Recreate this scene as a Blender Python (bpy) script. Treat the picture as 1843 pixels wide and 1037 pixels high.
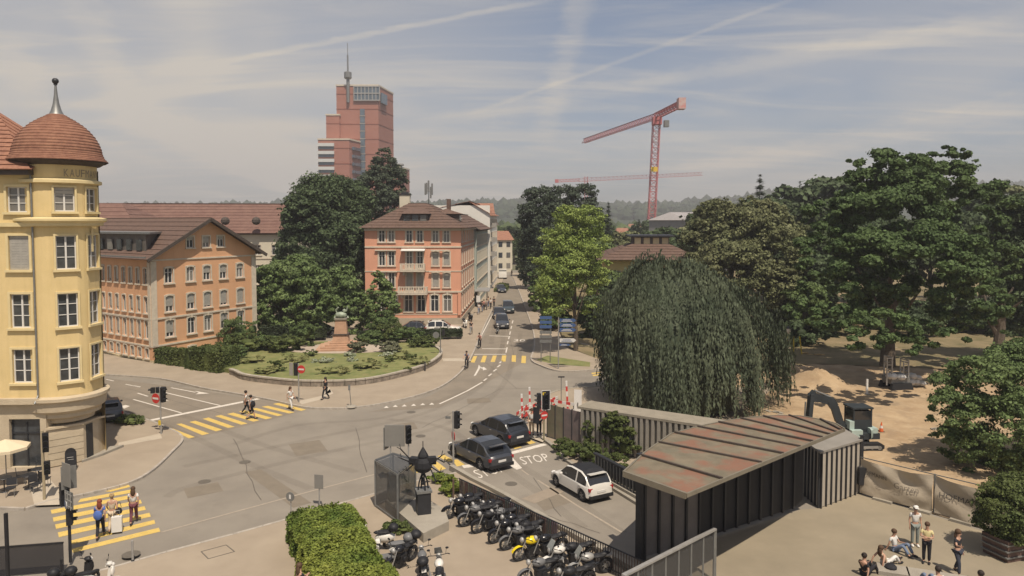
import bpy, bmesh, math, random
import numpy as np
from mathutils import Vector, Matrix

R = math.radians
for o in list(bpy.data.objects):
    bpy.data.objects.remove(o)
SC = bpy.context.scene
COL = SC.collection

# ---------------------------------------------------------------- camera
PW, PH, FPX, YHOR, HCAM = 1843.0, 1037.0, 1300.0, 400.0, 14.0
TILT = R(3.0)                                  # slight downward tilt, the rest is lens shift
CYP = YHOR + FPX * math.tan(TILT)
camd = bpy.data.cameras.new('camera')
camd.sensor_width = 36.0
camd.lens = 36.0 * FPX / PW
camd.shift_y = -(PH / 2 - CYP) / PW
camd.clip_start = 0.5
camd.clip_end = 9000
cam = bpy.data.objects.new('camera', camd)
cam.location = (0, 0, HCAM)
cam.rotation_euler = (R(90) - TILT, 0, 0)
COL.objects.link(cam)
SC.camera = cam

def ray(px, py):
    u = (px - PW / 2) / FPX
    v = (CYP - py) / FPX
    return Vector((u, math.cos(TILT) + v * math.sin(TILT), -math.sin(TILT) + v * math.cos(TILT)))

def G(px, py, z=0.0):
    """survey point of the place: where the sight line meets the height z"""
    d = ray(px, py)
    t = (z - HCAM) / d.z
    return Vector((d.x * t, d.y * t))

def G3(px, py, z=0.0):
    g = G(px, py, z)
    return Vector((g.x, g.y, z))

def AT(px, py, Y):
    """survey point at a known distance north"""
    d = ray(px, py)
    t = Y / d.y
    return Vector((d.x * t, Y, HCAM + d.z * t))

# ---------------------------------------------------------------- world, sun, exposure
SUN_EL = R(62)
SUN_DIR_SHADOW = Vector((-0.36, 0.93)).normalized()       # shadows fall this way
sun_from = Vector((-SUN_DIR_SHADOW.x * math.cos(SUN_EL), -SUN_DIR_SHADOW.y * math.cos(SUN_EL), math.sin(SUN_EL)))

w = bpy.data.worlds.new("World")
SC.world = w
w.use_nodes = True
nt = w.node_tree
nt.nodes.clear()
def wn(t, **k):
    n = nt.nodes.new(t)
    for a, b in k.items():
        setattr(n, a, b)
    return n
def wl(a, b): nt.links.new(a, b)
def wmath(op, a, b=None, c=None, clamp=False):
    n = wn('ShaderNodeMath', operation=op, use_clamp=clamp)
    for i, x in enumerate((a, b, c)):
        if x is None: continue
        if isinstance(x, (int, float)): n.inputs[i].default_value = x
        else: wl(x, n.inputs[i])
    return n.outputs[0]
out = wn('ShaderNodeOutputWorld')
bg = wn('ShaderNodeBackground')
bg.inputs['Strength'].default_value = 0.10
sky = wn('ShaderNodeTexSky', sky_type='NISHITA')
sky.sun_disc = False
sky.sun_elevation = SUN_EL
sky.sun_rotation = math.atan2(sun_from.x, sun_from.y)
sky.altitude = 440
sky.air_density = 1.0
sky.dust_density = 2.2
sky.ozone_density = 2.2
tc = wn('ShaderNodeTexCoord')
D = tc.outputs['Generated']
sep = wn('ShaderNodeSeparateXYZ'); wl(D, sep.inputs[0])
zc = wmath('MAXIMUM', sep.outputs[2], 0.0)
den = wmath('ADD', zc, 0.10)
cx = wmath('DIVIDE', sep.outputs[0], den); cy = wmath('DIVIDE', sep.outputs[1], den)
cmb = wn('ShaderNodeCombineXYZ'); wl(cx, cmb.inputs[0]); wl(cy, cmb.inputs[1])
def wnoise(scale, detail, rough, dist=0.0, stretch=(1, 1, 1), off=(0, 0, 0), rz=0.0):
    mp = wn('ShaderNodeMapping'); wl(cmb.outputs[0], mp.inputs[0])
    mp.inputs['Scale'].default_value = stretch
    mp.inputs['Location'].default_value = off
    mp.inputs['Rotation'].default_value = (0, 0, rz)
    n = wn('ShaderNodeTexNoise'); wl(mp.outputs[0], n.inputs['Vector'])
    n.inputs['Scale'].default_value = scale; n.inputs['Detail'].default_value = detail
    n.inputs['Roughness'].default_value = rough; n.inputs['Distortion'].default_value = dist
    return n.outputs['Fac']
def wramp(x, lo, hi):
    n = wn('ShaderNodeMapRange', interpolation_type='SMOOTHSTEP'); wl(x, n.inputs[0])
    n.inputs[1].default_value = lo; n.inputs[2].default_value = hi
    return n.outputs[0]
big = wramp(wnoise(0.55, 3, 0.5, 0.6, (1, 0.7, 1), (3.1, 0.4, 0), 0.5), 0.40, 0.64)
wisp = wramp(wnoise(1.1, 8, 0.62, 1.2, (0.55, 1.9, 1), (1.3, 5.2, 0), -0.32), 0.42, 0.74)
veil = wmath('ADD', wmath('MULTIPLY', big, 0.30), wmath('MULTIPLY', wisp, 0.42), clamp=True)
veil = wmath('ADD', veil, 0.02, clamp=True)
def trail(pa, pb, width, amount, ns=9.0, soft=0.35):
    """a condensation trail along a great circle of the sky"""
    a = ray(*pa).normalized(); b = ray(*pb).normalized()
    n = a.cross(b).normalized(); m = (a + b).normalized()
    half = math.acos(max(-1, min(1, a.dot(b)))) / 2
    d1 = wn('ShaderNodeVectorMath', operation='DOT_PRODUCT'); wl(D, d1.inputs[0]); d1.inputs[1].default_value = n
    d2 = wn('ShaderNodeVectorMath', operation='DOT_PRODUCT'); wl(D, d2.inputs[0]); d2.inputs[1].default_value = m
    nz = wmath('SUBTRACT', wnoise(ns, 3, 0.6, 0, (1, 1, 1), (pa[0] * .01, pa[1] * .01, 0)), 0.5)
    off = wmath('ADD', d1.outputs['Value'], wmath('MULTIPLY', nz, width * 1.3))
    q = wmath('DIVIDE', wmath('ABSOLUTE', off), width)
    core = wramp(q, 1.0, 0.15)
    lim = wramp(d2.outputs['Value'], math.cos(half * (1 + soft * .3)), math.cos(half * (1 - soft)))
    return wmath('MULTIPLY', wmath('MULTIPLY', core, lim), wmath('MULTIPLY', wmath('ADD', nz, 0.85), amount))
tr = None
for t_ in (((280, 135), (1010, -5), 0.0055, 0.34), ((720, 228), (1900, 20), 0.016, 0.26), ((850, 205), (1450, -10), 0.0045, 0.26),
           ((975, 260), (1055, -30), 0.026, 0.27), ((1180, 325), (1900, 175), 0.022, 0.32), ((1000, 330), (1843, 230), 0.012, 0.16),
           ((120, -40), (260, 240), 0.03, 0.18), ((0, 60), (110, 260), 0.03, 0.16), ((180, 190), (560, 330), 0.03, 0.3)):
    k = trail(*t_)
    tr = k if tr is None else wmath('ADD', tr, k)
bank_d = ray(380, 300).normalized()                        # a broad bank of thin cloud in the north west
bd = wn('ShaderNodeVectorMath', operation='DOT_PRODUCT'); wl(D, bd.inputs[0]); bd.inputs[1].default_value = bank_d
bank = wmath('MULTIPLY', wramp(bd.outputs['Value'], .86, .995), wmath('ADD', wmath('MULTIPLY', big, .35), .36))
tr = wmath('ADD', tr, bank)
fac = wmath('ADD', veil, tr, clamp=True)
low = wramp(sep.outputs[2], 0.42, 0.0)                       # air thickens towards the horizon, all round
fac = wmath('ADD', fac, wmath('MULTIPLY', low, 0.16), clamp=True)
mv = wn('ShaderNodeMixRGB', blend_type='MIX'); mv.inputs[0].default_value = .42; wl(sky.outputs[0], mv.inputs[1]); mv.inputs[2].default_value = (1.75, 2.0, 2.6, 1)
mx = wn('ShaderNodeMixRGB', blend_type='MIX'); wl(fac, mx.inputs[0]); wl(mv.outputs[0], mx.inputs[1])
mx.inputs[2].default_value = (5.6, 5.15, 4.55, 1)
wl(mx.outputs[0], bg.inputs[0]); wl(bg.outputs[0], out.inputs[0])

sund = bpy.data.lights.new('sun', 'SUN')
sund.energy = 4.6
sund.angle = R(0.5)
sund.color = (1.0, 0.89, 0.75)
sun = bpy.data.objects.new('sun', sund)
sun.rotation_euler = sun_from.to_track_quat('Z', 'Y').to_euler()
sun.location = (0, 0, 60)
COL.objects.link(sun)

vs = SC.view_settings
vs.view_transform = 'Standard'; vs.look = 'None'; vs.gamma = 1.0; vs.use_curve_mapping = False
vs.exposure = 0.18
SC.cycles.volume_bounces = 0
SC.cycles.volume_step_rate = 4
SC.cycles.volume_max_steps = 32
SC.cycles.max_bounces = 6
SC.cycles.diffuse_bounces = 2
SC.cycles.transparent_max_bounces = 8

# ---------------------------------------------------------------- materials
MATS = {}
def mat(name, col, rough=0.85, var=0.0, vscale=2.0, col2=None, bump=0.0, bscale=30.0, metal=0.0, spec=0.3,
        leaf=False, emit=0.0, streak=0.0, objrand=None, coat=0.0, detail=4.0, island=0.0, coords='Object', alpha=1.0, stains=None, trans=0.0):
    if name in MATS: return MATS[name]
    m = bpy.data.materials.new(name); m.use_nodes = True
    t = m.node_tree; N = t.nodes; L = t.links
    b = N['Principled BSDF']
    b.inputs['Roughness'].default_value = rough
    b.inputs['Metallic'].default_value = metal
    b.inputs['Specular IOR Level'].default_value = spec
    b.inputs['Base Color'].default_value = (*col, 1)
    if coat: b.inputs['Coat Weight'].default_value = coat; b.inputs['Coat Roughness'].default_value = .05
    src = None
    if var or col2 or island or stains:
        tcn = N.new('ShaderNodeTexCoord')
        nz = N.new('ShaderNodeTexNoise'); L.new(tcn.outputs[coords], nz.inputs['Vector'])
        nz.inputs['Scale'].default_value = vscale; nz.inputs['Detail'].default_value = detail
        nz.inputs['Roughness'].default_value = 0.62
        rp = N.new('ShaderNodeMapRange'); L.new(nz.outputs['Fac'], rp.inputs[0])
        rp.inputs[1].default_value = 0.33; rp.inputs[2].default_value = 0.67
        mxn = N.new('ShaderNodeMixRGB'); L.new(rp.outputs[0], mxn.inputs[0])
        c2 = col2 if col2 else tuple(min(1, c * (1 + var)) for c in col)
        c1 = col if col2 else tuple(c * (1 - var) for c in col)
        mxn.inputs[1].default_value = (*c1, 1); mxn.inputs[2].default_value = (*c2, 1)
        src = mxn.outputs[0]
        if stains:
            for (sc, amt, lo, hi, scol) in stains:
                n2 = N.new('ShaderNodeTexNoise'); L.new(tcn.outputs[coords], n2.inputs['Vector'])
                n2.inputs['Scale'].default_value = sc; n2.inputs['Detail'].default_value = 6
                r2 = N.new('ShaderNodeMapRange'); L.new(n2.outputs['Fac'], r2.inputs[0])
                r2.inputs[1].default_value = lo; r2.inputs[2].default_value = hi; r2.inputs[4].default_value = amt
                m2 = N.new('ShaderNodeMixRGB'); L.new(r2.outputs[0], m2.inputs[0]); L.new(src, m2.inputs[1])
                m2.inputs[2].default_value = (*scol, 1)
                src = m2.outputs[0]
        if streak:
            mpp = N.new('ShaderNodeMapping'); L.new(tcn.outputs[coords], mpp.inputs[0]); mpp.inputs['Scale'].default_value = (2.6, 2.6, .16)
            n3 = N.new('ShaderNodeTexNoise'); L.new(mpp.outputs[0], n3.inputs['Vector']); n3.inputs['Scale'].default_value = 1.0; n3.inputs['Detail'].default_value = 6
            r3 = N.new('ShaderNodeMapRange'); L.new(n3.outputs['Fac'], r3.inputs[0]); r3.inputs[1].default_value = .48; r3.inputs[2].default_value = .74; r3.inputs[4].default_value = streak
            m3 = N.new('ShaderNodeMixRGB'); L.new(r3.outputs[0], m3.inputs[0]); L.new(src, m3.inputs[1]); m3.inputs[2].default_value = (*[c * .45 for c in col], 1)
            src = m3.outputs[0]
        if objrand:
            oi = N.new('ShaderNodeObjectInfo'); m4 = N.new('ShaderNodeMixRGB'); r4 = N.new('ShaderNodeMapRange'); L.new(oi.outputs['Random'], r4.inputs[0]); r4.inputs[1].default_value = .45; r4.inputs[2].default_value = 1.0
            L.new(r4.outputs[0], m4.inputs[0]); L.new(src, m4.inputs[1]); m4.inputs[2].default_value = (*objrand, 1); src = m4.outputs[0]
        if island:
            g = N.new('ShaderNodeNewGeometry')
            mr = N.new('ShaderNodeMapRange'); L.new(g.outputs['Random Per Island'], mr.inputs[0])
            mr.inputs[3].default_value = 1 - island; mr.inputs[4].default_value = 1 + island
            vm = N.new('ShaderNodeVectorMath'); vm.operation = 'SCALE'
            L.new(src, vm.inputs[0]); L.new(mr.outputs[0], vm.inputs['Scale'])
            src = vm.outputs[0]
        L.new(src, b.inputs['Base Color'])
    if bump:
        tc2 = N.new('ShaderNodeTexCoord')
        nb = N.new('ShaderNodeTexNoise'); L.new(tc2.outputs[coords], nb.inputs['Vector'])
        nb.inputs['Scale'].default_value = bscale; nb.inputs['Detail'].default_value = 5
        bp = N.new('ShaderNodeBump'); bp.inputs['Strength'].default_value = bump; bp.inputs['Distance'].default_value = 0.05
        L.new(nb.outputs['Fac'], bp.inputs['Height']); L.new(bp.outputs[0], b.inputs['Normal'])
    if leaf:
        tl = N.new('ShaderNodeBsdfTranslucent')
        if src is not None: L.new(src, tl.inputs[0])
        else: tl.inputs[0].default_value = (*col, 1)
        ms = N.new('ShaderNodeMixShader'); ms.inputs[0].default_value = 0.22
        L.new(b.outputs[0], ms.inputs[1]); L.new(tl.outputs[0], ms.inputs[2])
        L.new(ms.outputs[0], N['Material Output'].inputs['Surface'])
    if trans:
        tb = N.new('ShaderNodeBsdfTransparent')
        ms = N.new('ShaderNodeMixShader'); ms.inputs[0].default_value = trans
        L.new(b.outputs[0], ms.inputs[1]); L.new(tb.outputs[0], ms.inputs[2])
        L.new(ms.outputs[0], N['Material Output'].inputs['Surface'])
    MATS[name] = m
    return m

M_ASPH = mat('asphalt', (.205, .180, .148), .9, .06, .25, bump=.25, bscale=40, col2=(.255, .225, .183),
             stains=[(.6, .30, .55, .75, (.13, .11, .09)), (9, .25, .55, .8, (.31, .265, .2))])
M_ASPH2 = mat('asphalt_lane', (.19, .162, .127), .9, .06, .4, col2=(.235, .198, .153), bump=.25, bscale=40, stains=[(.9, .3, .55, .8, (.16, .137, .108))])
M_PAVE = mat('pavement_asphalt', (.285, .232, .172), .9, .05, .5, col2=(.335, .275, .205), bump=.2, bscale=50,
             stains=[(1.1, .35, .56, .8, (.26, .21, .155))])
M_KERB = mat('kerb_granite', (.36, .32, .27), .85, .2, 3)
M_WHITE = mat('road_paint_white', (.60, .55, .48), .7, .1, 3, stains=[(14, .55, .55, .72, (.3, .26, .21))])
M_YEL = mat('road_paint_yellow', (.58, .41, .115), .7, .08, 3, stains=[(14, .55, .54, .72, (.3, .24, .14))])
M_DIRT = mat('site_dirt', (.31, .215, .125), .95, .1, .5, col2=(.42, .31, .19), bump=.6, bscale=4,
             stains=[(.7, .6, .5, .72, (.22, .165, .11)), (4, .35, .55, .75, (.46, .36, .24))])
M_GRASS = mat('grass_blades', (.12, .145, .045), .9, .1, .8, col2=(.22, .215, .085), bump=.7, bscale=14, stains=[(1.3, .5, .5, .75, (.24, .19, .085))])
M_FIELD = mat('far_ground', (.10, .11, .055), .95, .2, .02, col2=(.16, .14, .09))
M_CONC = mat('concrete', (.30, .27, .22), .9, .12, 1.2, bump=.3, bscale=20, stains=[(2.5, .5, .5, .8, (.2, .18, .15))])
M_DARK = mat('dark_metal', (.035, .036, .04), .5, .1, 4, metal=.4, spec=.5)
M_GREYM = mat('grey_metal', (.22, .22, .21), .5, .12, 4, metal=.5)
M_GALV = mat('galvanised_steel', (.36, .35, .33), .5, .12, 4, metal=.4)
M_BLACK = mat('black_plastic', (.018, .018, .02), .55, .2, 5)
M_BLKG = mat('black_gloss', (.012, .012, .014), .25, spec=.6)
M_WPL = mat('white_plastic', (.66, .64, .6), .4, .05, 4)
M_RUB = mat('tyre_rubber', (.02, .02, .021), .8)
M_RED = mat('signal_red', (.50, .045, .04), .5, .1, 4)
M_SIGNW = mat('sign_white', (.62, .60, .56), .5)
M_BLUE = mat('sign_blue', (.055, .10, .22), .5)
M_GLASS = mat('window_glass', (.04, .045, .05), .12, .45, 1.6, spec=.7, objrand=(.22, .205, .18))
M_GLASSL = mat('pale_pane', (.20, .21, .20), .2, .3, .8, spec=.6)
M_SASH = mat('sash_white', (.62, .60, .56), .6)
M_BLIND = mat('blind_grey', (.38, .36, .32), .8, .08, 3)
M_STONE = mat('sandstone_trim', (.55, .48, .38), .85, .1, 2, bump=.2)
M_BARK = mat('bark', (.10, .08, .06), .95, .3, 6, bump=.8, bscale=15)
# ---------------------------------------------------------------- mesh helpers
class MB:
    def __init__(s): s.v = []; s.f = []; s.m = []
    def add(s, vs, fs, m=0):
        b = len(s.v); s.v.extend([tuple(p) for p in vs])
        for f in fs: s.f.append(tuple(b + i for i in f)); s.m.append(m)
        return s
    def hexa(s, p, m=0):
        return s.add(p, [(3, 2, 1, 0), (4, 5, 6, 7), (0, 1, 5, 4), (1, 2, 6, 5), (2, 3, 7, 6), (3, 0, 4, 7)], m)
    def box(s, cx, cy, cz, sx, sy, sz, rz=0.0, m=0, rx=0.0, ry=0.0, taper=1.0):
        M = Matrix.Translation((cx, cy, cz)) @ Matrix.Rotation(rz, 4, 'Z') @ Matrix.Rotation(ry, 4, 'Y') @ Matrix.Rotation(rx, 4, 'X')
        P = []
        for z, k in ((-.5, 1), (.5, taper)):
            for x, y in ((-.5, -.5), (.5, -.5), (.5, .5), (-.5, .5)):
                P.append(M @ Vector((x * sx * k, y * sy * k, z * sz)))
        return s.hexa(P, m)
    def bar(s, a, b, w, d, m=0):
        a, b = Vector(a), Vector(b); t = (b - a).normalized()
        up = Vector((0, 0, 1)) if abs(t.z) < .95 else Vector((0, 1, 0))
        x = t.cross(up).normalized() * (w / 2); y = x.cross(t).normalized() * (d / 2)
        return s.hexa([a - x - y, a + x - y, a + x + y, a - x + y, b - x - y, b + x - y, b + x + y, b - x + y], m)
    def cyl(s, a, b, r0, r1=None, n=10, m=0, caps=True):
        r1 = r0 if r1 is None else r1
        a, b = Vector(a), Vector(b); t = (b - a).normalized()
        up = Vector((0, 0, 1)) if abs(t.z) < .95 else Vector((0, 1, 0))
        x = t.cross(up).normalized(); y = x.cross(t).normalized()
        P = []
        for c, r in ((a, r0), (b, r1)):
            for i in range(n):
                q = 2 * math.pi * i / n; P.append(c + x * (r * math.cos(q)) + y * (r * math.sin(q)))
        F = [(i, n + i, n + (i + 1) % n, (i + 1) % n) for i in range(n)]
        if caps: F += [tuple(range(n)), tuple(reversed(range(n, 2 * n)))]
        return s.add(P, F, m)
    def tube(s, pts, r, n=6, m=0):
        rr = r if isinstance(r, (list, tuple)) else [r] * len(pts)
        for i in range(len(pts) - 1): s.cyl(pts[i], pts[i + 1], rr[i], rr[i + 1], n, m)
        return s
    def prism(s, poly, z0, z1, m=0, ms=None):
        n = len(poly)
        area = sum(poly[i][0] * poly[(i + 1) % n][1] - poly[(i + 1) % n][0] * poly[i][1] for i in range(n))
        if area < 0: poly = list(reversed(poly))
        P = [(p[0], p[1], z0) for p in poly] + [(p[0], p[1], z1) for p in poly]
        s.add(P, [tuple(reversed(range(n))), tuple(range(n, 2 * n))], m)
        s.add(P, [(i, (i + 1) % n, n + (i + 1) % n, n + i) for i in range(n)], m if ms is None else ms)
        return s
    def slab(s, pts, th, m=0):
        """3d polygon with thickness downwards"""
        n = len(pts); P = [tuple(p) for p in pts] + [(p[0], p[1], p[2] - th) for p in pts]
        return s.add(P, [tuple(range(n)), tuple(reversed(range(n, 2 * n)))] + [(i, n + i, n + (i + 1) % n, (i + 1) % n) for i in range(n)], m)
    def quad(s, a, b, c, d, m=0): return s.add([a, b, c, d], [(0, 1, 2, 3)], m)
    def poly(s, pts, m=0): return s.add(pts, [tuple(range(len(pts)))], m)
    def lathe(s, prof, n=20, c=(0, 0, 0), m=0, cap=True, a0=0.0, a1=2 * math.pi):
        full = abs(a1 - a0 - 2 * math.pi) < 1e-6
        k = n if full else n + 1; P = []
        for r, z in prof:
            for i in range(k):
                q = a0 + (a1 - a0) * i / n; P.append((c[0] + r * math.cos(q), c[1] + r * math.sin(q), c[2] + z))
        F = []
        for j in range(len(prof) - 1):
            for i in range(n):
                i2 = (i + 1) % k; F.append((j * k + i, j * k + i2, (j + 1) * k + i2, (j + 1) * k + i))
        if cap and full: F += [tuple(reversed(range(k))), tuple(range((len(prof) - 1) * k, len(prof) * k))]
        return s.add(P, F, m)
    def ball(s, c, r, n=10, m=0, sz=1.0, sx=1.0, sy=1.0):
        k = n // 2; P = [(c[0], c[1], c[2] - r * sz)]; F = []
        for j in range(1, k):
            q = -math.pi / 2 + math.pi * j / k
            for i in range(n):
                a = 2 * math.pi * i / n
                P.append((c[0] + sx * r * math.cos(q) * math.cos(a), c[1] + sy * r * math.cos(q) * math.sin(a), c[2] + sz * r * math.sin(q)))
        P.append((c[0], c[1], c[2] + r * sz))
        for i in range(n): F.append((0, 1 + (i + 1) % n, 1 + i))
        for j in range(k - 2):
            for i in range(n):
                a = 1 + j * n; F.append((a + i, a + (i + 1) % n, a + n + (i + 1) % n, a + n + i))
        a = 1 + (k - 2) * n
        for i in range(n): F.append((a + i, a + (i + 1) % n, len(P) - 1))
        return s.add(P, F, m)
    def xform(s, M):
        s.v = [tuple(M @ Vector(p)) for p in s.v]; return s
    def mesh(s, name, mats, smooth=False, off=(0, 0, 0)):
        me = bpy.data.meshes.new(name)
        ox, oy, oz = off
        me.from_pydata([(x - ox, y - oy, z - oz) for x, y, z in s.v], [], s.f)
        for mm in (mats if isinstance(mats, (list, tuple)) else [mats]): me.materials.append(mm)
        if any(s.m): me.polygons.foreach_set('material_index', s.m)
        if smooth:
            me.polygons.foreach_set('use_smooth', [True] * len(me.polygons))
            if smooth != 'all': me.set_sharp_from_angle(angle=R(smooth if smooth is not True else 40))
        me.update()
        return me

def link(o, parent=None):
    COL.objects.link(o)
    if parent is not None: o.parent = parent
    return o
def tag(o, label=None, cat=None, group=None, kind=None):
    if label: o['label'] = label
    if cat: o['category'] = cat
    if group: o['group'] = group
    if kind: o['kind'] = kind
    return o
def thing(name, label, cat, loc=(0, 0, 0), rz=0.0, group=None, kind=None):
    o = bpy.data.objects.new(name, None); o.empty_display_size = .3
    o.location = loc; o.rotation_euler = (0, 0, rz); link(o)
    return tag(o, label, cat, group, kind)
def part(parent, name, mb, mats, smooth=False, world=True, loc=None):
    """mb in world coordinates (world=True: parent unrotated) or in the thing's own frame"""
    off = parent.matrix_basis.translation if (world and parent is not None) else (0, 0, 0)
    if world and parent is not None and parent.parent is not None:
        off = Vector(off) + parent.parent.matrix_basis.translation
    me = mb if isinstance(mb, bpy.types.Mesh) else mb.mesh(name, mats, smooth, off)
    o = bpy.data.objects.new(name, me); link(o, parent)
    if loc is not None: o.location = loc
    return o
def solo(name, label, cat, mb, mats, base, group=None, kind=None, smooth=False):
    me = mb.mesh(name, mats, smooth, base)
    o = bpy.data.objects.new(name, me); o.location = base; link(o)
    return tag(o, label, cat, group, kind)
def struct(name, mb, mats, parent=None, smooth=False):
    o = bpy.data.objects.new(name, mb.mesh(name, mats, smooth)); link(o, parent)
    if parent is None: o['kind'] = 'structure'
    return o
def dup(root, loc, rz=0.0, label=None, group=None, scale=None, swap=None):
    """copy of a thing, its parts and their sub-parts; swap = {material: material}"""
    def cp(o, par):
        c = o.copy(); COL.objects.link(c)
        if par is not None: c.parent = par
        if swap and c.type == 'MESH':
            for sl in c.material_slots:
                if sl.material in swap:
                    mm = swap[sl.material]; sl.link = 'OBJECT'; sl.material = mm
        for ch in o.children: cp(ch, c)
        return c
    c = cp(root, None); c.location = loc; c.rotation_euler = (0, 0, rz)
    if scale is not None: c.scale = (scale,) * 3 if isinstance(scale, (int, float)) else scale
    if label: c['label'] = label
    if group: c['group'] = group
    return c
def text_mb(txt, p0, px_, py_, m=0, th=None):
    """flat lettering: p0 lower-left corner, px_ vector along the whole line, py_ vector of the letter height"""
    cu = bpy.data.curves.new('t', 'FONT'); cu.body = txt; cu.resolution_u = 2
    ob = bpy.data.objects.new('t', cu); COL.objects.link(ob)
    me = bpy.data.meshes.new_from_object(ob.evaluated_get(bpy.context.evaluated_depsgraph_get()))
    vs_ = [v.co.copy() for v in me.vertices]; fs_ = [tuple(p.vertices) for p in me.polygons]
    bpy.data.objects.remove(ob); bpy.data.curves.remove(cu); bpy.data.meshes.remove(me)
    x0 = min(v.x for v in vs_); x1 = max(v.x for v in vs_); y0 = min(v.y for v in vs_); y1 = max(v.y for v in vs_)
    p0, px_, py_ = Vector(p0), Vector(px_), Vector(py_)
    mb = MB()
    mb.add([p0 + px_ * ((v.x - x0) / (x1 - x0)) + py_ * ((v.y - y0) / (y1 - y0)) for v in vs_], fs_, m)
    return mb

# ---------------------------------------------------------------- buildings
WCACHE = {}
def win_template(w, h, kind):
    """local frame: x along the wall, -y outwards, origin bottom centre of the opening"""
    key = (round(w, 2), round(h, 2), kind)
    if key in WCACHE: return WCACHE[key]
    style, blind, trimm, surr = kind
    t = MB(); s = surr
    arch = 'a' in style
    if s > 0:
        pr = -.06
        def fr(x0, x1, z0, z1, y0=pr, y1=.0): t.box((x0 + x1) / 2, (y0 + y1) / 2 - .002, (z0 + z1) / 2, x1 - x0, y1 - y0, z1 - z0)
        fr(-w / 2 - s, -w / 2, 0, h); fr(w / 2, w / 2 + s, 0, h)
        if not arch: fr(-w / 2 - s, w / 2 + s, h, h + s)
        else:
            n = 8; ri = h * .0 + .16 * w
            for i in range(n):
                a, b = i / n, (i + 1) / n
                xa, xb = -w / 2 + w * a, -w / 2 + w * b
                za, zb = h - ri * (2 * a - 1) ** 2, h - ri * (2 * b - 1) ** 2
                xo = lambda q: -w / 2 - s + (w + 2 * s) * q
                zo = lambda q: h + s - ri * .8 * (2 * q - 1) ** 2 + .02
                P = [(xa, pr - .002, za), (xb, pr - .002, zb), (xo(b), pr - .002, zo(b)), (xo(a), pr - .002, zo(a))]
                t.hexa(P + [(p[0], .12, p[2]) for p in P])
            for sx in (-1, 1):
                t.box(sx * (w / 2 + s / 2), pr / 2 - .002, h + .0, s, -pr, .02)
            if 'k' in style: t.box(0, pr - .03, h + s * .7, .18, .1, s + .18)
        fr(-w / 2 - s - .06, w / 2 + s + .06, -.13, 0, -.14, .0)
    else:
        t.box(0, -.04, -.05, w + .12, .12, .1)
    sash = MB(); fw = .065
    y = .13
    for x in (-w / 2 + fw / 2, w / 2 - fw / 2): sash.box(x, y, h / 2, fw, .06, h)
    for z in (fw / 2, h - fw / 2): sash.box(0, y, z, w - 2 * fw, .056, fw)
    if w > .7: sash.box(0, y, h / 2, .09, .06, h - 2 * fw)
    if '4' in style:
        for z in (h * .36, h * .68):
            for sx in (-1, 1): sash.box(sx * w / 4, y + .004, z, w / 2 - fw - .045, .04, .04)
    else:
        for sx in (-1, 1): sash.box(sx * w / 4, y + .004, h * .7, w / 2 - fw - .045, .04, .05)
    pane = MB(); pane.box(0, y + .03, h / 2, w - .02, .012, h - .02)
    bl = None
    if blind > 0:
        bl = MB(); bh = h * blind; k = max(2, int(bh / .14))
        for i in range(k):
            bl.box(0, y - .06, h - bh * (i + .5) / k, w - .03, .03, bh / k * .93, rx=.12)
    WCACHE[key] = (t.mesh('window', trimm), sash.mesh('sash', M_SASH), pane.mesh('pane', M_GLASS),
                   bl.mesh('blind', M_BLIND) if bl else None)
    return WCACHE[key]
def put_window(root, p, ang, w, h, kind):
    t, s, g, b = win_template(w, h, kind)
    o = bpy.data.objects.new('window', t); link(o, root)
    o.location = Vector(p) - root.location; o.rotation_euler = (0, 0, ang)
    for nm, me in (('sash', s), ('pane', g), ('blind', b)):
        if me: link(bpy.data.objects.new(nm, me), o)
    return o
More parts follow.
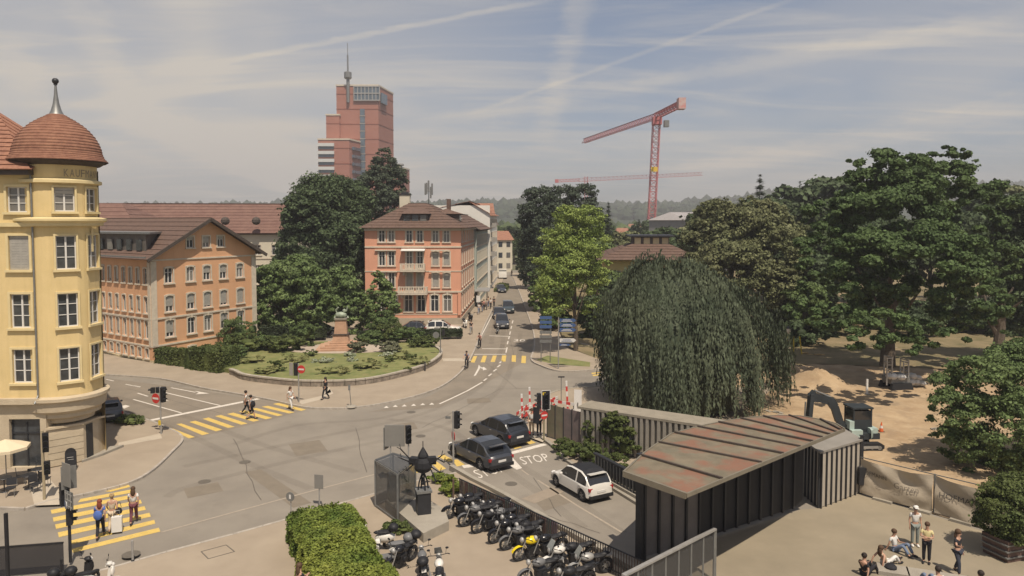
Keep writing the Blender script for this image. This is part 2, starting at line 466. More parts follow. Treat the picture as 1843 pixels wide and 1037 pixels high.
def facade(root, A, B, z0, z1, ops, wm, name='wall', gable=None, depth=.32, trimm=None, surr=.14):
    """A left, B right as seen from outside. ops: (u, w, z, h, style, blind). gable: list of (u, z) roof line above z1"""
    A, B = Vector(A[:2]), Vector(B[:2]); Lw = (B - A).length; t = (B - A) / Lw; n = Vector((t.y, -t.x))
    ang = math.atan2(t.y, t.x)
    ztop = max([z1] + [g[1] for g in (gable or [])])
    us = sorted({0, Lw} | {round(o[0] - o[1] / 2, 4) for o in ops} | {round(o[0] + o[1] / 2, 4) for o in ops} | {round(g[0], 4) for g in (gable or [])})
    zs = sorted({z0, z1, ztop} | {round(o[2], 4) for o in ops} | {round(o[2] + o[3], 4) for o in ops})
    us = [u for u in us if -1e-6 <= u <= Lw + 1e-6]
    def P(u, z, d=0.0):
        q = A + t * u - n * d; return Vector((q.x, q.y, z))
    bm = bmesh.new()
    for i in range(len(us) - 1):
        for j in range(len(zs) - 1):
            um, zm = (us[i] + us[i + 1]) / 2, (zs[j] + zs[j + 1]) / 2
            if any(abs(um - o[0]) < o[1] / 2 and o[2] < zm < o[2] + o[3] for o in ops): continue
            vv = [bm.verts.new(P(a, b)) for a, b in ((us[i], zs[j]), (us[i + 1], zs[j]), (us[i + 1], zs[j + 1]), (us[i], zs[j + 1]))]
            bm.faces.new(vv)
    if gable:
        for k in range(len(gable) - 1):
            a, b = gable[k], gable[k + 1]
            pa, pb = P(*a), P(*b); e = (pb - pa).normalized()
            nn = e.cross(Vector((n.x, n.y, 0))); nn = nn if nn.z > 0 else -nn
            # clip only within this span when the roof is convex
            bmesh.ops.bisect_plane(bm, geom=bm.verts[:] + bm.edges[:] + bm.faces[:], plane_co=pa, plane_no=nn, clear_outer=True)
    for o in ops:
        u0, u1, a, b = o[0] - o[1] / 2, o[0] + o[1] / 2, o[2], o[2] + o[3]
        for q in (((u0, a), (u0, b)), ((u0, b), (u1, b)), ((u1, b), (u1, a)), ((u1, a), (u0, a))):
            vv = [bm.verts.new(x) for x in (P(*q[0]), P(*q[1]), P(*q[1], depth), P(*q[0], depth))]
            bm.faces.new(vv)
        # dark room behind
        vv = [bm.verts.new(P(x, z, depth)) for x, z in ((u0, a), (u1, a), (u1, b), (u0, b))]
        bm.faces.new(vv)
    bmesh.ops.translate(bm, verts=bm.verts, vec=-root.location)
    me = bpy.data.meshes.new(name); bm.to_mesh(me); bm.free()
    me.materials.append(wm)
    ob = bpy.data.objects.new(name, me); link(ob, root)
    for o in ops:
        if o[4] == 'x': continue
        p = P(o[0], o[2]); put_window(root, p, ang, o[1], o[3], (o[4], o[5], trimm or M_STONE, o[6] if len(o) > 6 else surr))
    return ob
def band(root, A, B, z, h, pr, m, name='string_course', ext=0.0):
    A, B = Vector(A[:2]), Vector(B[:2]); t = (B - A).normalized(); n = Vector((t.y, -t.x))
    a = A - t * ext; b = B + t * ext
    P = [a + n * pr, b + n * pr, b - n * .02, a - n * .02]
    mb = MB(); mb.prism([(p.x, p.y) for p in P], z, z + h)
    return part(root, name, mb, m)

# ---------------------------------------------------------------- foliage
def leaf_mesh(name, blobs, n, size, seed, m, clump=.3, dens_top=.35, core=0, aspect=1.0, gap=.1, flat=.35, mats_extra=None, clumps=None):
    rng = np.random.default_rng(seed); n = int(n * 1.45); size *= .8
    B = np.array(blobs, float)
    area = (B[:, 3] * B[:, 4] + B[:, 4] * B[:, 5] + B[:, 3] * B[:, 5]); pr = area / area.sum()
    nc = int(clumps * 1.6) if clumps else max(30, int(n / 55))
    # clump centres on the shells of the blobs
    bi = rng.choice(len(B), nc, p=pr)
    d = rng.normal(size=(nc, 3)); d[:, 2] += dens_top; d /= np.linalg.norm(d, axis=1)[:, None]
    rr = np.where(rng.random(nc) < .22, rng.uniform(.25, .7, nc), rng.uniform(.72, 1.08, nc))[:, None]
    cc = B[bi, :3] + d * B[bi, 3:] * rr
    # drop clumps deep inside other blobs
    ins = np.zeros(nc, bool)
    for b in B:
        q = (cc - b[:3]) / b[3:]; ins |= (np.sum(q * q, 1) < .45)
    cc, bi, d = cc[~ins], bi[~ins], d[~ins]; nc = len(cc)
    keep = rng.random(nc) > gap
    cc, bi, d = cc[keep], bi[keep], d[keep]; nc = len(cc)
    cr = B[bi, 3:].mean(1) * clump * rng.uniform(.45, 1.3, nc)
    li = rng.choice(nc, n, p=cr ** 1.6 / (cr ** 1.6).sum())
    ld = rng.normal(size=(n, 3)) + d[li] * .5 + np.array([0, 0, .35]); ld /= np.linalg.norm(ld, axis=1)[:, None]
    p = cc[li] + ld * (cr[li] * (rng.uniform(.1, 1.0, n) ** .5 + (rng.random(n) < .12) * rng.uniform(0, .5, n)))[:, None] * np.array([1.15, 1.15, .62])
    nrm = ld * .9 + rng.normal(size=(n, 3)) * .55 + np.array([0, 0, flat]); nrm /= np.linalg.norm(nrm, axis=1)[:, None]
    a = np.cross(nrm, rng.normal(size=(n, 3))); a /= np.linalg.norm(a, axis=1)[:, None]
    b = np.cross(nrm, a)
    s = size * (.45 + 1.1 * rng.random(n) ** 1.6)[:, None]
    a = a * s * .5; b = b * s * .5 * aspect
    V = np.stack([p - a - b * .3, p + b * 1.05 - a * .2, p + a + b * .25, p - b * .95 + a * .2], 1).reshape(-1, 3)
    F = np.arange(4 * n).reshape(-1, 4)
    verts = [V]; nv = len(V); quads = [F]
    if core > 0:
        for bb in B:
            k = 12; P = []
            cmb_ = MB().ball((0, 0, 0), 1, k)
            cv = np.array(cmb_.v); nz = 1 + rng.uniform(-.16, .1, len(cv))
            cv = cv * nz[:, None] * bb[3:] * core + bb[:3]
            verts.append(cv)
            quads.append([tuple(i + nv for i in f) for f in cmb_.f]); nv += len(cv)
    V = np.concatenate(verts)
    me = bpy.data.meshes.new(name)
    nq = len(F); other = [f for q in quads[1:] for f in q]
    ntot = nq + len(other); loops = 4 * nq + sum(len(f) for f in other)
    me.vertices.add(len(V)); me.vertices.foreach_set('co', V.ravel())
    me.loops.add(loops)
    lv = np.concatenate([F.ravel(), np.array([i for f in other for i in f], int)]) if other else F.ravel()
    me.loops.foreach_set('vertex_index', lv.astype(np.int32))
    me.polygons.add(ntot)
    ls = [np.arange(nq) * 4]
    if other:
        ln = np.array([len(f) for f in other]); ls.append(4 * nq + np.concatenate([[0], np.cumsum(ln)[:-1]]))
    me.polygons.foreach_set('loop_start', np.concatenate(ls).astype(np.int32))
    me.materials.append(m)
    me.update(calc_edges=True)
    return me
def trunk_mb(h, r, seed, limbs=5, spread=3.0, base=(0, 0, 0)):
    rnd = random.Random(seed); mb = MB(); b = Vector(base)
    pts = [b, b + Vector((rnd.uniform(-.1, .1), rnd.uniform(-.1, .1), h * .35)), b + Vector((rnd.uniform(-.3, .3), rnd.uniform(-.3, .3), h * .75)), b + Vector((0, 0, h * 1.25))]
    mb.tube(pts, [r * 1.25, r, r * .7, r * .25], 8)
    for i in range(limbs):
        q = 2 * math.pi * (i + rnd.random() * .6) / limbs; z0 = h * rnd.uniform(.45, .85)
        s0 = b + Vector((0, 0, z0)); e = s0 + Vector((math.cos(q) * spread * .5, math.sin(q) * spread * .5, h * .25))
        f = e + Vector((math.cos(q) * spread * .5, math.sin(q) * spread * .5, h * rnd.uniform(.1, .4)))
        mb.tube([s0, e, f], [r * .5, r * .32, r * .12], 6)
    return mb
def random_blobs(seed, rx, ry, rz, cz, n=7, k=.55):
    rnd = random.Random(seed); L = [(0, 0, cz, rx * .72, ry * .72, rz * .78)]
    for i in range(n):
        q = 2 * math.pi * (i + rnd.random() * .7) / n; e = rnd.uniform(-.75, .85)
        f = rnd.uniform(.42, .62)
        c = math.cos(e)
        L.append((math.cos(q) * rx * f * c * 1.05, math.sin(q) * ry * f * c * 1.05, cz + math.sin(e) * rz * .62,
                  rx * rnd.uniform(.34, k), ry * rnd.uniform(.34, k), rz * rnd.uniform(.3, k * .85)))
    return L
def leafmat(name, c1, c2, isl=.35, rough=.6):
    return mat(name, c1, rough, 0, .35, col2=c2, leaf=True, island=isl, spec=.15, detail=3)
L_DARK = leafmat('leaf_dark', (.056, .080, .040), (.09, .122, .056))
L_MID = leafmat('leaf_mid', (.085, .125, .045), (.135, .18, .066))
L_LIGHT = leafmat('leaf_light', (.17, .23, .055), (.27, .33, .095))
L_OLIVE = leafmat('leaf_olive', (.12, .135, .062), (.185, .19, .095))
L_PINE = leafmat('leaf_pine', (.05, .068, .046), (.08, .10, .066))
L_BEECH = leafmat('leaf_beech', (.072, .092, .058), (.125, .145, .09))
L_HEDGE = leafmat('leaf_hedge', (.10, .15, .03), (.25, .27, .055))
L_HEDGED = leafmat('leaf_hedge_dark', (.07, .095, .032), (.12, .14, .045))
def plant(name, label, cat, loc, crown_me, trunk=None, group=None, rz=0.0, scale=1.0, crown='crown', kind=None):
    t = thing(name, label, cat, loc, rz, group, kind)
    t.scale = (scale,) * 3 if isinstance(scale, (int, float)) else scale
    c = bpy.data.objects.new(crown, crown_me); link(c, t)
    if trunk is not None:
        k = bpy.data.objects.new('trunk', trunk if isinstance(trunk, bpy.types.Mesh) else trunk.mesh('trunk', M_BARK, True)); link(k, t)
    return t
# ---------------------------------------------------------------- ground, road, pavements
def g2(pts, z=0.0): return [tuple(G(x, y, z)) for x, y in pts]
mb = MB()
mb.add([(-2690, -250, -.05), (2690, -250, -.05), (2690, 1630, -.05), (-2690, 1630, -.05)], [(0, 1, 2, 3)])
struct('ground', mb, M_FIELD)
mb = MB()
mb.poly([(-60, -6, 0), (60, -6, 0), (62, 60, 0), (30, 72, 0), (8, 74, 0), (6, 210, 0), (-12, 210, 0), (-30, 160, 0), (-75, 130, 0), (-75, 20, 0)])
road = struct('road', mb, M_ASPH)
# slightly darker running lanes: approach from the left and the street ahead
def sheet(name, pts, z, m, parent=None, z2=None):
    mb = MB(); mb.poly([(*G(x, y, z), z) for x, y in pts]); return struct(name, mb, m, parent)
def strip(pts, wd, z):
    """painted line of world width wd along survey points"""
    mb = MB(); P = [G(x, y, z) for x, y in pts]
    for i in range(len(P) - 1):
        d = (P[i + 1] - P[i]).normalized(); n = Vector((-d.y, d.x)) * wd / 2
        a, b = P[i] - d * .001, P[i + 1]
        mb.poly([(*(a - n), z), (*(b - n), z), (*(b + n), z), (*(a + n), z)])
    return mb
lane = sheet('lane_surface', [(188, 680), (365, 703), (480, 722), (548, 738), (500, 752), (420, 772), (345, 790), (326, 782), (262, 757), (182, 728)], .004, M_ASPH2, road)
sheet('lane_surface', [(880, 590), (850, 640), (830, 672), (805, 694), (775, 712), (700, 734), (660, 742), (790, 734), (870, 692), (955, 645), (962, 590), (918, 495), (906, 495)], .004, M_ASPH2, road)
def raised(name, pts, z0, z1, m=M_PAVE, kerb=True, holes=None, kw=.16):
    P = [Vector(G(x, y, z1)) if not isinstance(x, Vector) else x for x, y in pts] if not isinstance(pts[0], Vector) else pts
    mb = MB(); mb.prism([(p.x, p.y) for p in P], z0, z1)
    o = struct(name, mb, m)
    return o, P
def kerb_line(parent, P, z, m=M_KERB, L=1.0, wd=.15, h=.0):
    """single kerb stones along a polyline, a few millimetres proud"""
    for i in range(len(P) - 1):
        a, b = P[i], P[i + 1]; d = b - a; n = max(1, int(d.length / L)); d = d / n
        for k in range(n):
            c = a + d * (k + .5); mb = MB()
            mb.box(c.x, c.y, z / 2 + .006 + h, d.length - .02, wd, z + .012, math.atan2(d.y, d.x))
            struct('kerb_stone', mb, m, parent)
def smooth_pts(P, n=4):
    """Catmull-Rom through survey points"""
    Q = []
    for i in range(len(P) - 1):
        p0, p1, p2, p3 = P[max(0, i - 1)], P[i], P[i + 1], P[min(len(P) - 1, i + 2)]
        for k in range(n):
            t = k / n
            Q.append(.5 * ((2 * p1) + (p2 - p0) * t + (2 * p0 - 5 * p1 + 4 * p2 - p3) * t * t + (3 * p1 - p0 - 3 * p2 + p3) * t ** 3))
    Q.append(P[-1]); return Q
V2 = Vector
# corner pavement by the yellow building
c1 = smooth_pts([G(*p) for p in ((88, 905), (150, 893), (232, 872), (275, 848), (310, 815), (328, 795), (322, 783), (300, 772), (262, 757), (185, 733))])
P1 = [G(-250, 935), G(-120, 928), G(0, 917), G(45, 919)] + c1 + [V2((-60, 82)), V2((-80, 60))]
corner_pav, _ = raised('corner_pavement', P1, 0, .12)
kerb_line(corner_pav, [G(-250, 935), G(-120, 928), G(0, 917), G(45, 919)] + c1, .12)
# front pavement along the bottom of the picture
f1 = [G(60, 1062), G(200, 1027), G(300, 998), G(420, 966), G(523, 937), G(600, 914), G(690, 888), G(735, 872), G(800, 860), G(835, 850)]
P2 = f1 + [G(860, 875), G(1000, 955), G(1130, 1037), V2((5.2, 26)), V2((5.2, -4)), V2((-40, -4)), V2((-40, 18))]
front_pav, _ = raised('front_pavement', P2, 0, .12)
kerb_line(front_pav, f1, .12)
# island with the lawn, monument and the buildings
c3 = smooth_pts([G(*p) for p in ((191, 676), (288, 683), (365, 700), (430, 711), (490, 722), (550, 735), (600, 737), (641, 735), (700, 726), (760, 711), (800, 694), (830, 670), (847, 646), (860, 617), (874, 583), (886, 558))])
P3 = c3 + [G(904, 508), G(908, 495), V2((-14, 205)), V2((-70, 150)), V2((-90, 90))]
island, _ = raised('island_pavement', P3, 0, .12)
kerb_line(island, c3, .12)
# right side of the street and park corner
c4 = smooth_pts([G(*p) for p in ((926, 505), (940, 540), (958, 590), (962, 625), (956, 648), (975, 660), (1005, 669), (1045, 669), (1100, 664), (1200, 655))])
P4 = c4 + [V2((45, 78)), V2((45, 200)), G(918, 492)]
park_pav, _ = raised('park_corner_pavement', P4, 0, .12)
kerb_line(park_pav, c4, .12)
# island right of the ramp
c5 = smooth_pts([G(*p) for p in ((1120, 697), (1060, 699), (1010, 704), (968, 722), (940, 755), (934, 776), (950, 786), (985, 797), (1022, 832), (1070, 861), (1150, 910))])
P5 = c5 + [G(1160, 885), V2((10.5, 43)), V2((22, 60))]
ramp_isl, _ = raised('traffic_island', P5, 0, .12)
kerb_line(ramp_isl, c5, .12, M_CONC, 1.2, .22, .02)
# side strip of paving slabs at crossings
def slab_poly(name, pts, z, m, parent=None):
    mb = MB(); mb.poly([(*G(x, y, z), z) for x, y in pts]); return struct(name, mb, m, parent)
M_PALE = mat('pale_paving', (.42, .36, .28), .9, .06, 2, bump=.2)
slab_poly('tactile_strip', [(118 + 95, 797), (213, 803), (292, 789), (288, 780)], .124, M_PALE, corner_pav)
slab_poly('tactile_strip', [(537, 722), (543, 728), (578, 719), (600, 708), (594, 700), (582, 712)], .124, M_PALE, island)
slab_poly('tactile_strip', [(580, 712), (596, 706), (590, 690), (584, 692)], .124, M_PALE, island)
slab_poly('tactile_strip', [(795, 645), (798, 650), (848, 650), (846, 645)], .124, M_PALE, island)
slab_poly('tactile_strip', [(52, 867), (88, 860), (112, 888), (118, 908), (62, 910)], .124, M_PALE, corner_pav)
slab_poly('tactile_strip', [(934, 772), (958, 766), (985, 784), (977, 796), (950, 786)], .124, M_PALE, ramp_isl)
# the plaza and the building site
mb = MB()
plz = [G(1155, 1010), G(1440, 918), G(1475, 915), G(1545, 888), G(1770, 957), G(1900, 990), V2((45, 20)), V2((45, -4)), V2((5.2, -4)), V2((5.2, 26))]
mb.poly([(p.x, p.y, .012) for p in plz])
plaza = struct('plaza', mb, mat('plaza_paving', (.225, .19, .135), .9, .05, .3, col2=(.285, .24, .17), bump=.2, bscale=30, stains=[(.8, .35, .55, .8, (.25, .21, .15)), (3, .2, .6, .8, (.40, .33, .24))]))
def undul(name, poly, nx, m, amp, z0=0.02, seed=1, bumps=()):
    """ground sheet with real undulation, clipped to a polygon of world points"""
    from mathutils.geometry import delaunay_2d_cdt
    xs = [p.x for p in poly]; ys = [p.y for p in poly]; n = len(poly)
    x0, x1, y0, y1 = min(xs), max(xs), min(ys), max(ys); ny = max(2, int(nx * (y1 - y0) / (x1 - x0)))
    def inside(x, y):
        c = False
        for i in range(n):
            a, b = poly[i], poly[(i + 1) % n]
            if (a.y > y) != (b.y > y) and x < (b.x - a.x) * (y - a.y) / (b.y - a.y) + a.x: c = not c
        return c
    pts = [Vector(p) for p in poly]
    for i in range(nx + 1):
        for j in range(ny + 1):
            x, y = x0 + (x1 - x0) * (i + .25 * math.sin(j * 3.1)) / nx, y0 + (y1 - y0) * (j + .25 * math.sin(i * 2.3)) / ny
            if inside(x, y): pts.append(Vector((x, y)))
    vo, eo, fo, *_r = delaunay_2d_cdt(pts, [], [list(range(n))], 1, 1e-4)
    mbx = MB()
    for v in vo:
        x, y = v
        z = z0 + amp * (math.sin(x * .9 + seed) * math.cos(y * .7) + .6 * math.sin(x * 2.1 + y * 1.3)) * .5 + amp * .5
        for bx, by, br, bh in bumps:
            z += bh * math.exp(-((x - bx) ** 2 + (y - by) ** 2) / br ** 2 * 2) * (1 + .15 * math.sin(x * 5 + y * 4))
        mbx.v.append((x, y, z))
    for f in fo: mbx.f.append(tuple(f)); mbx.m.append(0)
    return mbx
site_poly = [G(1545, 886), G(1770, 953), V2((60, 22)), V2((62, 58)), V2((45, 67)), V2((30, 71)), V2((20, 66)), V2((13, 54)), V2((12, 46)), V2((14.5, 38))]
mb = undul('site', site_poly, 130, M_DIRT, .10, .03, 2, bumps=[(*G(1478, 694), 2.6, 1.0), (*G(1420, 672), 2.4, .8), (*G(1452, 690), 2.0, .5), (*G(1590, 800), 1.5, .2)])
struct('building_site_ground', mb, M_DIRT, smooth=True)
# park floor behind, partly dry grass
mb = undul('park', [V2((9, 72)), V2((19.8, 65.5)), V2((30, 70.5)), V2((45, 66.5)), V2((62, 57.5)), V2((60, 20)), V2((200, 40)), V2((200, 230)), V2((6, 230)), V2((6, 80))], 110, M_GRASS, .22, .10, 3)
struct('park_ground', mb, mat('park_floor', (.12, .105, .05), .95, .1, .25, col2=(.25, .19, .11), bump=.5, bscale=6), smooth=True)
# lawn inside the curved wall
wallp = smooth_pts([G(*p) for p in ((292, 655), (350, 664), (415, 676), (440, 686), (500, 694), (560, 698), (640, 696), (700, 686), (760, 669), (788, 653), (794, 641), (786, 634))])
lawn_poly = wallp + [G(760, 622), G(640, 622), G(560, 622), G(460, 614), G(380, 632), G(300, 642)]
xc = sum(p.x for p in lawn_poly) / len(lawn_poly); yc = sum(p.y for p in lawn_poly) / len(lawn_poly)
mb = MB(); mb.prism([(p.x, p.y) for p in [Vector(q) + (Vector((xc, yc)) - Vector(q)).normalized() * .2 for q in lawn_poly]], .1, .52)
lawn = struct('lawn', mb, M_GRASS)
wall = thing('low_garden_wall', 'low curved weathered stone wall edging the lawn of the monument', 'wall', (*wallp[20], .12))
wp = wallp[8:]
for i in range(0, len(wp) - 1):
    a, b = wp[i], wp[i + 1]; d = b - a; k = max(1, round(d.length / .95)); d = d / k; n = Vector((-d.y, d.x)).normalized()
    for j in range(k):
        c = a + d * (j + .5); mb = MB(); hh = .42
        mb.box(c.x, c.y, .12 + hh / 2, d.length - .03, .26, hh, math.atan2(d.y, d.x))
        mb.box(c.x, c.y, .12 + hh + .06, d.length - .02, .34, .12, math.atan2(d.y, d.x), m=1)
        part(wall, 'stone', mb, [mat('garden_wall_stone', (.24, .20, .16), .9, .3, 2.2, bump=.5, stains=[(3, .6, .5, .7, (.14, .13, .10))]), mat('wall_coping', (.36, .32, .26), .9, .15, 2)])
# path round the monument
mb = MB(); mc = G(612, 628, .52); mb.poly([(mc.x + 6.2 * math.cos(q * math.pi / 14), mc.y + 2.9 * math.sin(q * math.pi / 14) + .2, .528) for q in range(28)])
struct('monument_path', mb, mat('gravel_path', (.40, .33, .26), .95, .08, 5, bump=.4, bscale=60))
slab_poly('grass_strip', [(985, 640), (1062, 652), (1062, 660), (1000, 656), (965, 648)], .13, M_GRASS, None)

# ---------------------------------------------------------------- road markings (parts of the road)
ZM = .009
def mark(name, pts, m, z=ZM):
    mb = MB(); mb.poly([(*G(x, y, z), z) for x, y in pts]); return struct(name, mb, m, road)
def z1(x, y): return (240 + x / 3.989, 660 + y / 3.989)
def z2c(x, y): return (820 + x / 4.321, 460 + y / 4.321)
def z3c(x, y): return (660 + x / 3.704, 680 + y / 3.704)
for TL, TR, BR, BL in (((127, 973), (277.6, 935.6), (279.5, 942.5), (129, 980)), ((129, 988), (286, 949.8), (288.5, 956.8), (131, 995)),
        ((104, 958.5), (269, 923), (271.5, 930), (106, 967)), ((99, 944), (260, 911), (262.5, 917.6), (101, 952)),
        ((95, 931.5), (253, 899.5), (255.5, 906), (96.5, 939)), ((91, 918), (246, 889), (248.5, 895), (93, 925)),
        ((145, 898), (239, 880.5), (241.5, 886), (140, 904.5)), ((187, 884.5), (231.5, 871), (234, 876.5), (200, 885))):
    mark('zebra_stripe', [TL, TR, BR, BL], M_YEL)
for q in (((245, 437), (285, 445), (442, 505), (398, 515)), ((308, 412), (345, 408), (545, 480), (495, 492)), ((402, 397), (445, 388), (640, 452), (592, 464)),
          ((498, 375), (540, 365), (728, 432), (680, 440)), ((585, 355), (630, 347), (820, 408), (775, 417)), ((672, 340), (718, 330), (905, 385), (862, 395)),
          ((757, 322), (800, 313), (998, 368), (950, 378)), ((842, 303), (885, 297), (1075, 347), (1035, 355)), ((920, 288), (965, 281), (1158, 328), (1118, 336)),
          ((1000, 268), (1040, 260), (1240, 308), (1205, 318))):
    mark('zebra_stripe', [z1(*p) for p in q], M_YEL)
for q in (((140, 782), (167, 782), (148, 833), (115, 830)), ((213, 778), (243, 779), (228, 831), (193, 830)), ((290, 778), (320, 778), (305, 828), (272, 827)),
          ((362, 777), (395, 777), (388, 825), (355, 825)), ((438, 775), (470, 776), (468, 828), (435, 825)), ((515, 780), (548, 780), (545, 838), (510, 835))):
    mark('zebra_stripe', [z2c(*p) for p in q], M_YEL)
for q in (((1055, 912), (1130, 905), (1130, 912), (1060, 922)), ((1060, 930), (1130, 920), (1130, 930), (1075, 938))):
    mark('zebra_stripe', [z2c(*p) for p in q], M_YEL)
for q in (((1000, 398), (1045, 390), (1128, 433), (1078, 446)), ((955, 452), (1000, 443), (1035, 463), (988, 476)), ((870, 452), (905, 445), (945, 488), (900, 500)),
          ((572, 548), (605, 545), (655, 580), (600, 592)), ((470, 522), (515, 512), (585, 552), (540, 560)), ((425, 566), (470, 560), (530, 606), (485, 620)),
          ((255, 588), (300, 580), (365, 625), (320, 638)), ((335, 570), (380, 560), (440, 610), (395, 622))):
    mark('zebra_stripe', [z3c(*p) for p in q], M_YEL)
def line(name, pts, wd, m=M_WHITE, z=ZM):
    return struct(name, strip(pts, wd, z), m, road)
line('stop_line', [z1(65, 397), z1(900, 230)], .45)
for pp in (((0, 235), (345, 332)), ((30, 190), (105, 213)), ((225, 185), (628, 280)), ((0, 135), (50, 145)), ((270, 151), (445, 184)), ((860, 208), (1000, 240))):
    line('lane_line', [z1(*q) for q in pp], .14)
for pp in (((430, 457), (462, 464)), ((510, 477), (568, 489)), ((455, 553), (492, 570))):
    line('lane_line', [(x / 2.2543, 480 + y / 2.2543) for x, y in pp], .13)
mark('arrow_head', [z1(440, 174), z1(545, 192), z1(445, 198), z1(470, 188)], M_WHITE)
mark('arrow_head', [z1(150, 226), z1(195, 222), z1(256, 247), z1(165, 234)], M_WHITE)
mark('arrow_head', [(218, 738), (234, 731), (226, 729), (208, 733)], M_WHITE)
for pp, wd in ((((145, 768), (390, 768)), .28), (((205, 724), (392, 726)), .3), (((262, 624), (425, 629)), .3), (((392, 755), (400, 715)), .14), (((402, 690), (408, 665)), .14),
               (((412, 650), (418, 630)), .14), (((420, 615), (426, 590)), .14), (((430, 570), (436, 548)), .14), (((440, 528), (446, 505)), .14), (((300, 432), (150, 720)), .12), (((150, 720), (118, 760)), .12)):
    line('lane_line', [z2c(*q) for q in pp], wd)
for cxx, cyy in ((355, 828), (338, 860), (308, 893), (270, 929), (232, 966)):
    line('lane_line', [z2c(cxx + 10, cyy - 10), z2c(cxx - 14, cyy + 8)], .16)
line('guide_line', [(868, 688), (842, 703), (815, 716), (791, 727)], .16)
line('faint_line', [(674, 854), (560, 884), (435, 918), (290, 958)], .12, mat('worn_paint', (.33, .28, .22), .85, .1, 4))
line('faint_line', [(1000, 702), (1062, 697)], .1, MATS['worn_paint'])
mark('turn_arrow', [z2c(140, 938), z2c(172, 880), z2c(180, 850), z2c(198, 868), z2c(188, 880), z2c(158, 932)], M_WHITE)
mark('turn_arrow', [z2c(193, 864), z2c(210, 872), z2c(218, 866), z2c(243, 885), z2c(212, 893), z2c(214, 882), z2c(192, 874)], M_WHITE)
for x, y in ((130, 197), (190, 190), (250, 187), (312, 183), (373, 178), (433, 175)):
    mark('give_way_tooth', [z3c(x - 17, y + 5), z3c(x + 17, y + 3), z3c(x + 1, y - 9)], M_WHITE)
line('stop_line', [z3c(925, 513), z3c(1188, 443)], .42)
mark('lane_divider', [z3c(928, 530), z3c(962, 522), z3c(1036, 602), z3c(1000, 613), z3c(930, 575)], M_WHITE)
line('stop_line', [z3c(640, 593), z3c(710, 585)], .5)
line('lane_line', [z3c(1030, 612), z3c(1080, 648)], .1, MATS['worn_paint'])
line('lane_line', [z3c(1140, 682), z3c(1400, 850), z3c(1700, 1030)], .12, MATS['worn_paint'])
line('patch_band', [z3c(1270, 745), z3c(1075, 822)], .9, mat('asphalt_patch', (.26, .215, .165), .9, .06, 2))
def road_text(txt, bl, br, tl):
    a, b, c = G3(*bl, ZM), G3(*br, ZM), G3(*tl, ZM)
    mbt = text_mb(txt, a, b - a, c - a); return struct('road_lettering', mbt, M_WHITE, road)
road_text('STOP', z3c(1045, 580), z3c(1228, 552), z3c(1012, 530))
road_text('STOP', z3c(752, 672), z3c(930, 622), z3c(702, 620))
road_text('30', z2c(450, 668), z2c(540, 670), z2c(455, 650))
def manhole(px, py, r=.33, z=.006):
    c = G(px, py); mb = MB(); mb.lathe([(r, 0), (r, .006), (r * .8, .008)], 18, (c.x, c.y, z))
    struct('manhole_cover', mb, mat('cast_iron', (.12, .105, .085), .7, .1, 6), road)
for px, py in ((757, 785), (441, 832), (368, 867), (413, 705), (920, 871), (600, 731), (740, 742)): manhole(px, py)
manhole(236, 1003, .36, .124)
mb = MB()
for a, b in (((362, 993), (407, 981)), ((407, 981), (422, 993)), ((422, 993), (375, 1006)), ((375, 1006), (362, 993))):
    pa, pb = G(*a, .12), G(*b, .12); mb.bar((*pa, .124), (*pb, .124), .04, .012)
struct('inspection_cover_frame', mb, MATS['cast_iron'], front_pav)

# repairs, seams and worn wheel tracks on the asphalt
M_TAR = mat('tar_seam', (.085, .072, .058), .6, .2, 3)
M_PATCH = mat('asphalt_repair', (.19, .16, .122), .9, .08, 1.5, bump=.3, bscale=40)
M_TRACK = mat('worn_wheel_track', (.15, .125, .098), .85, .15, .7, trans=.91)
rr9 = random.Random(12)
def wob(a, b, n, amp):
    a, b = G(*a), G(*b); d = b - a; nn = Vector((-d.y, d.x)).normalized(); return [a + d * (i / n) + nn * rr9.uniform(-amp, amp) * (0 < i < n) for i in range(n + 1)]
def strip_w(P, wd, z):
    mb = MB()
    for i in range(len(P) - 1):
        d = (P[i + 1] - P[i]).normalized(); n = Vector((-d.y, d.x)) * wd / 2
        mb.poly([(*(P[i] - n), z), (*(P[i + 1] - n), z), (*(P[i + 1] + n), z), (*(P[i] + n), z)])
    return mb
for a, b, n, amp in (((640, 770), (660, 850), 6, .1), ((420, 790), (470, 900), 8, .15), 
                     ((760, 770), (900, 700), 9, .1), ((900, 700), (1000, 700), 5, .1), ((860, 640), (930, 700), 5, .08), ((230, 700), (400, 745), 9, .08), ((905, 560), (925, 640), 6, .05), ((905, 900), (1080, 960), 8, .1), ((960, 860), (1010, 930), 5, .08)):
    struct('tar_seam', strip_w(wob(a, b, n, amp), .035, .0065), M_TAR, road)
for q in (((520, 800), (575, 792), (590, 812), (533, 821)), ((330, 880), (392, 868), (402, 884), (338, 897)), ((700, 765), (745, 760), (752, 772), (706, 777)), ((440, 850), (470, 845), (560, 905), (528, 914)), ((840, 718), (880, 716), (884, 724), (842, 727)), ((960, 900), (1010, 885), (1032, 903), (980, 920))):
    mb = MB(); mb.poly([(*G(x, y), .0062) for x, y in q]); struct('asphalt_repair', mb, M_PATCH, road)
def curve_px(L): return smooth_pts([G(*p) for p in L], 6)
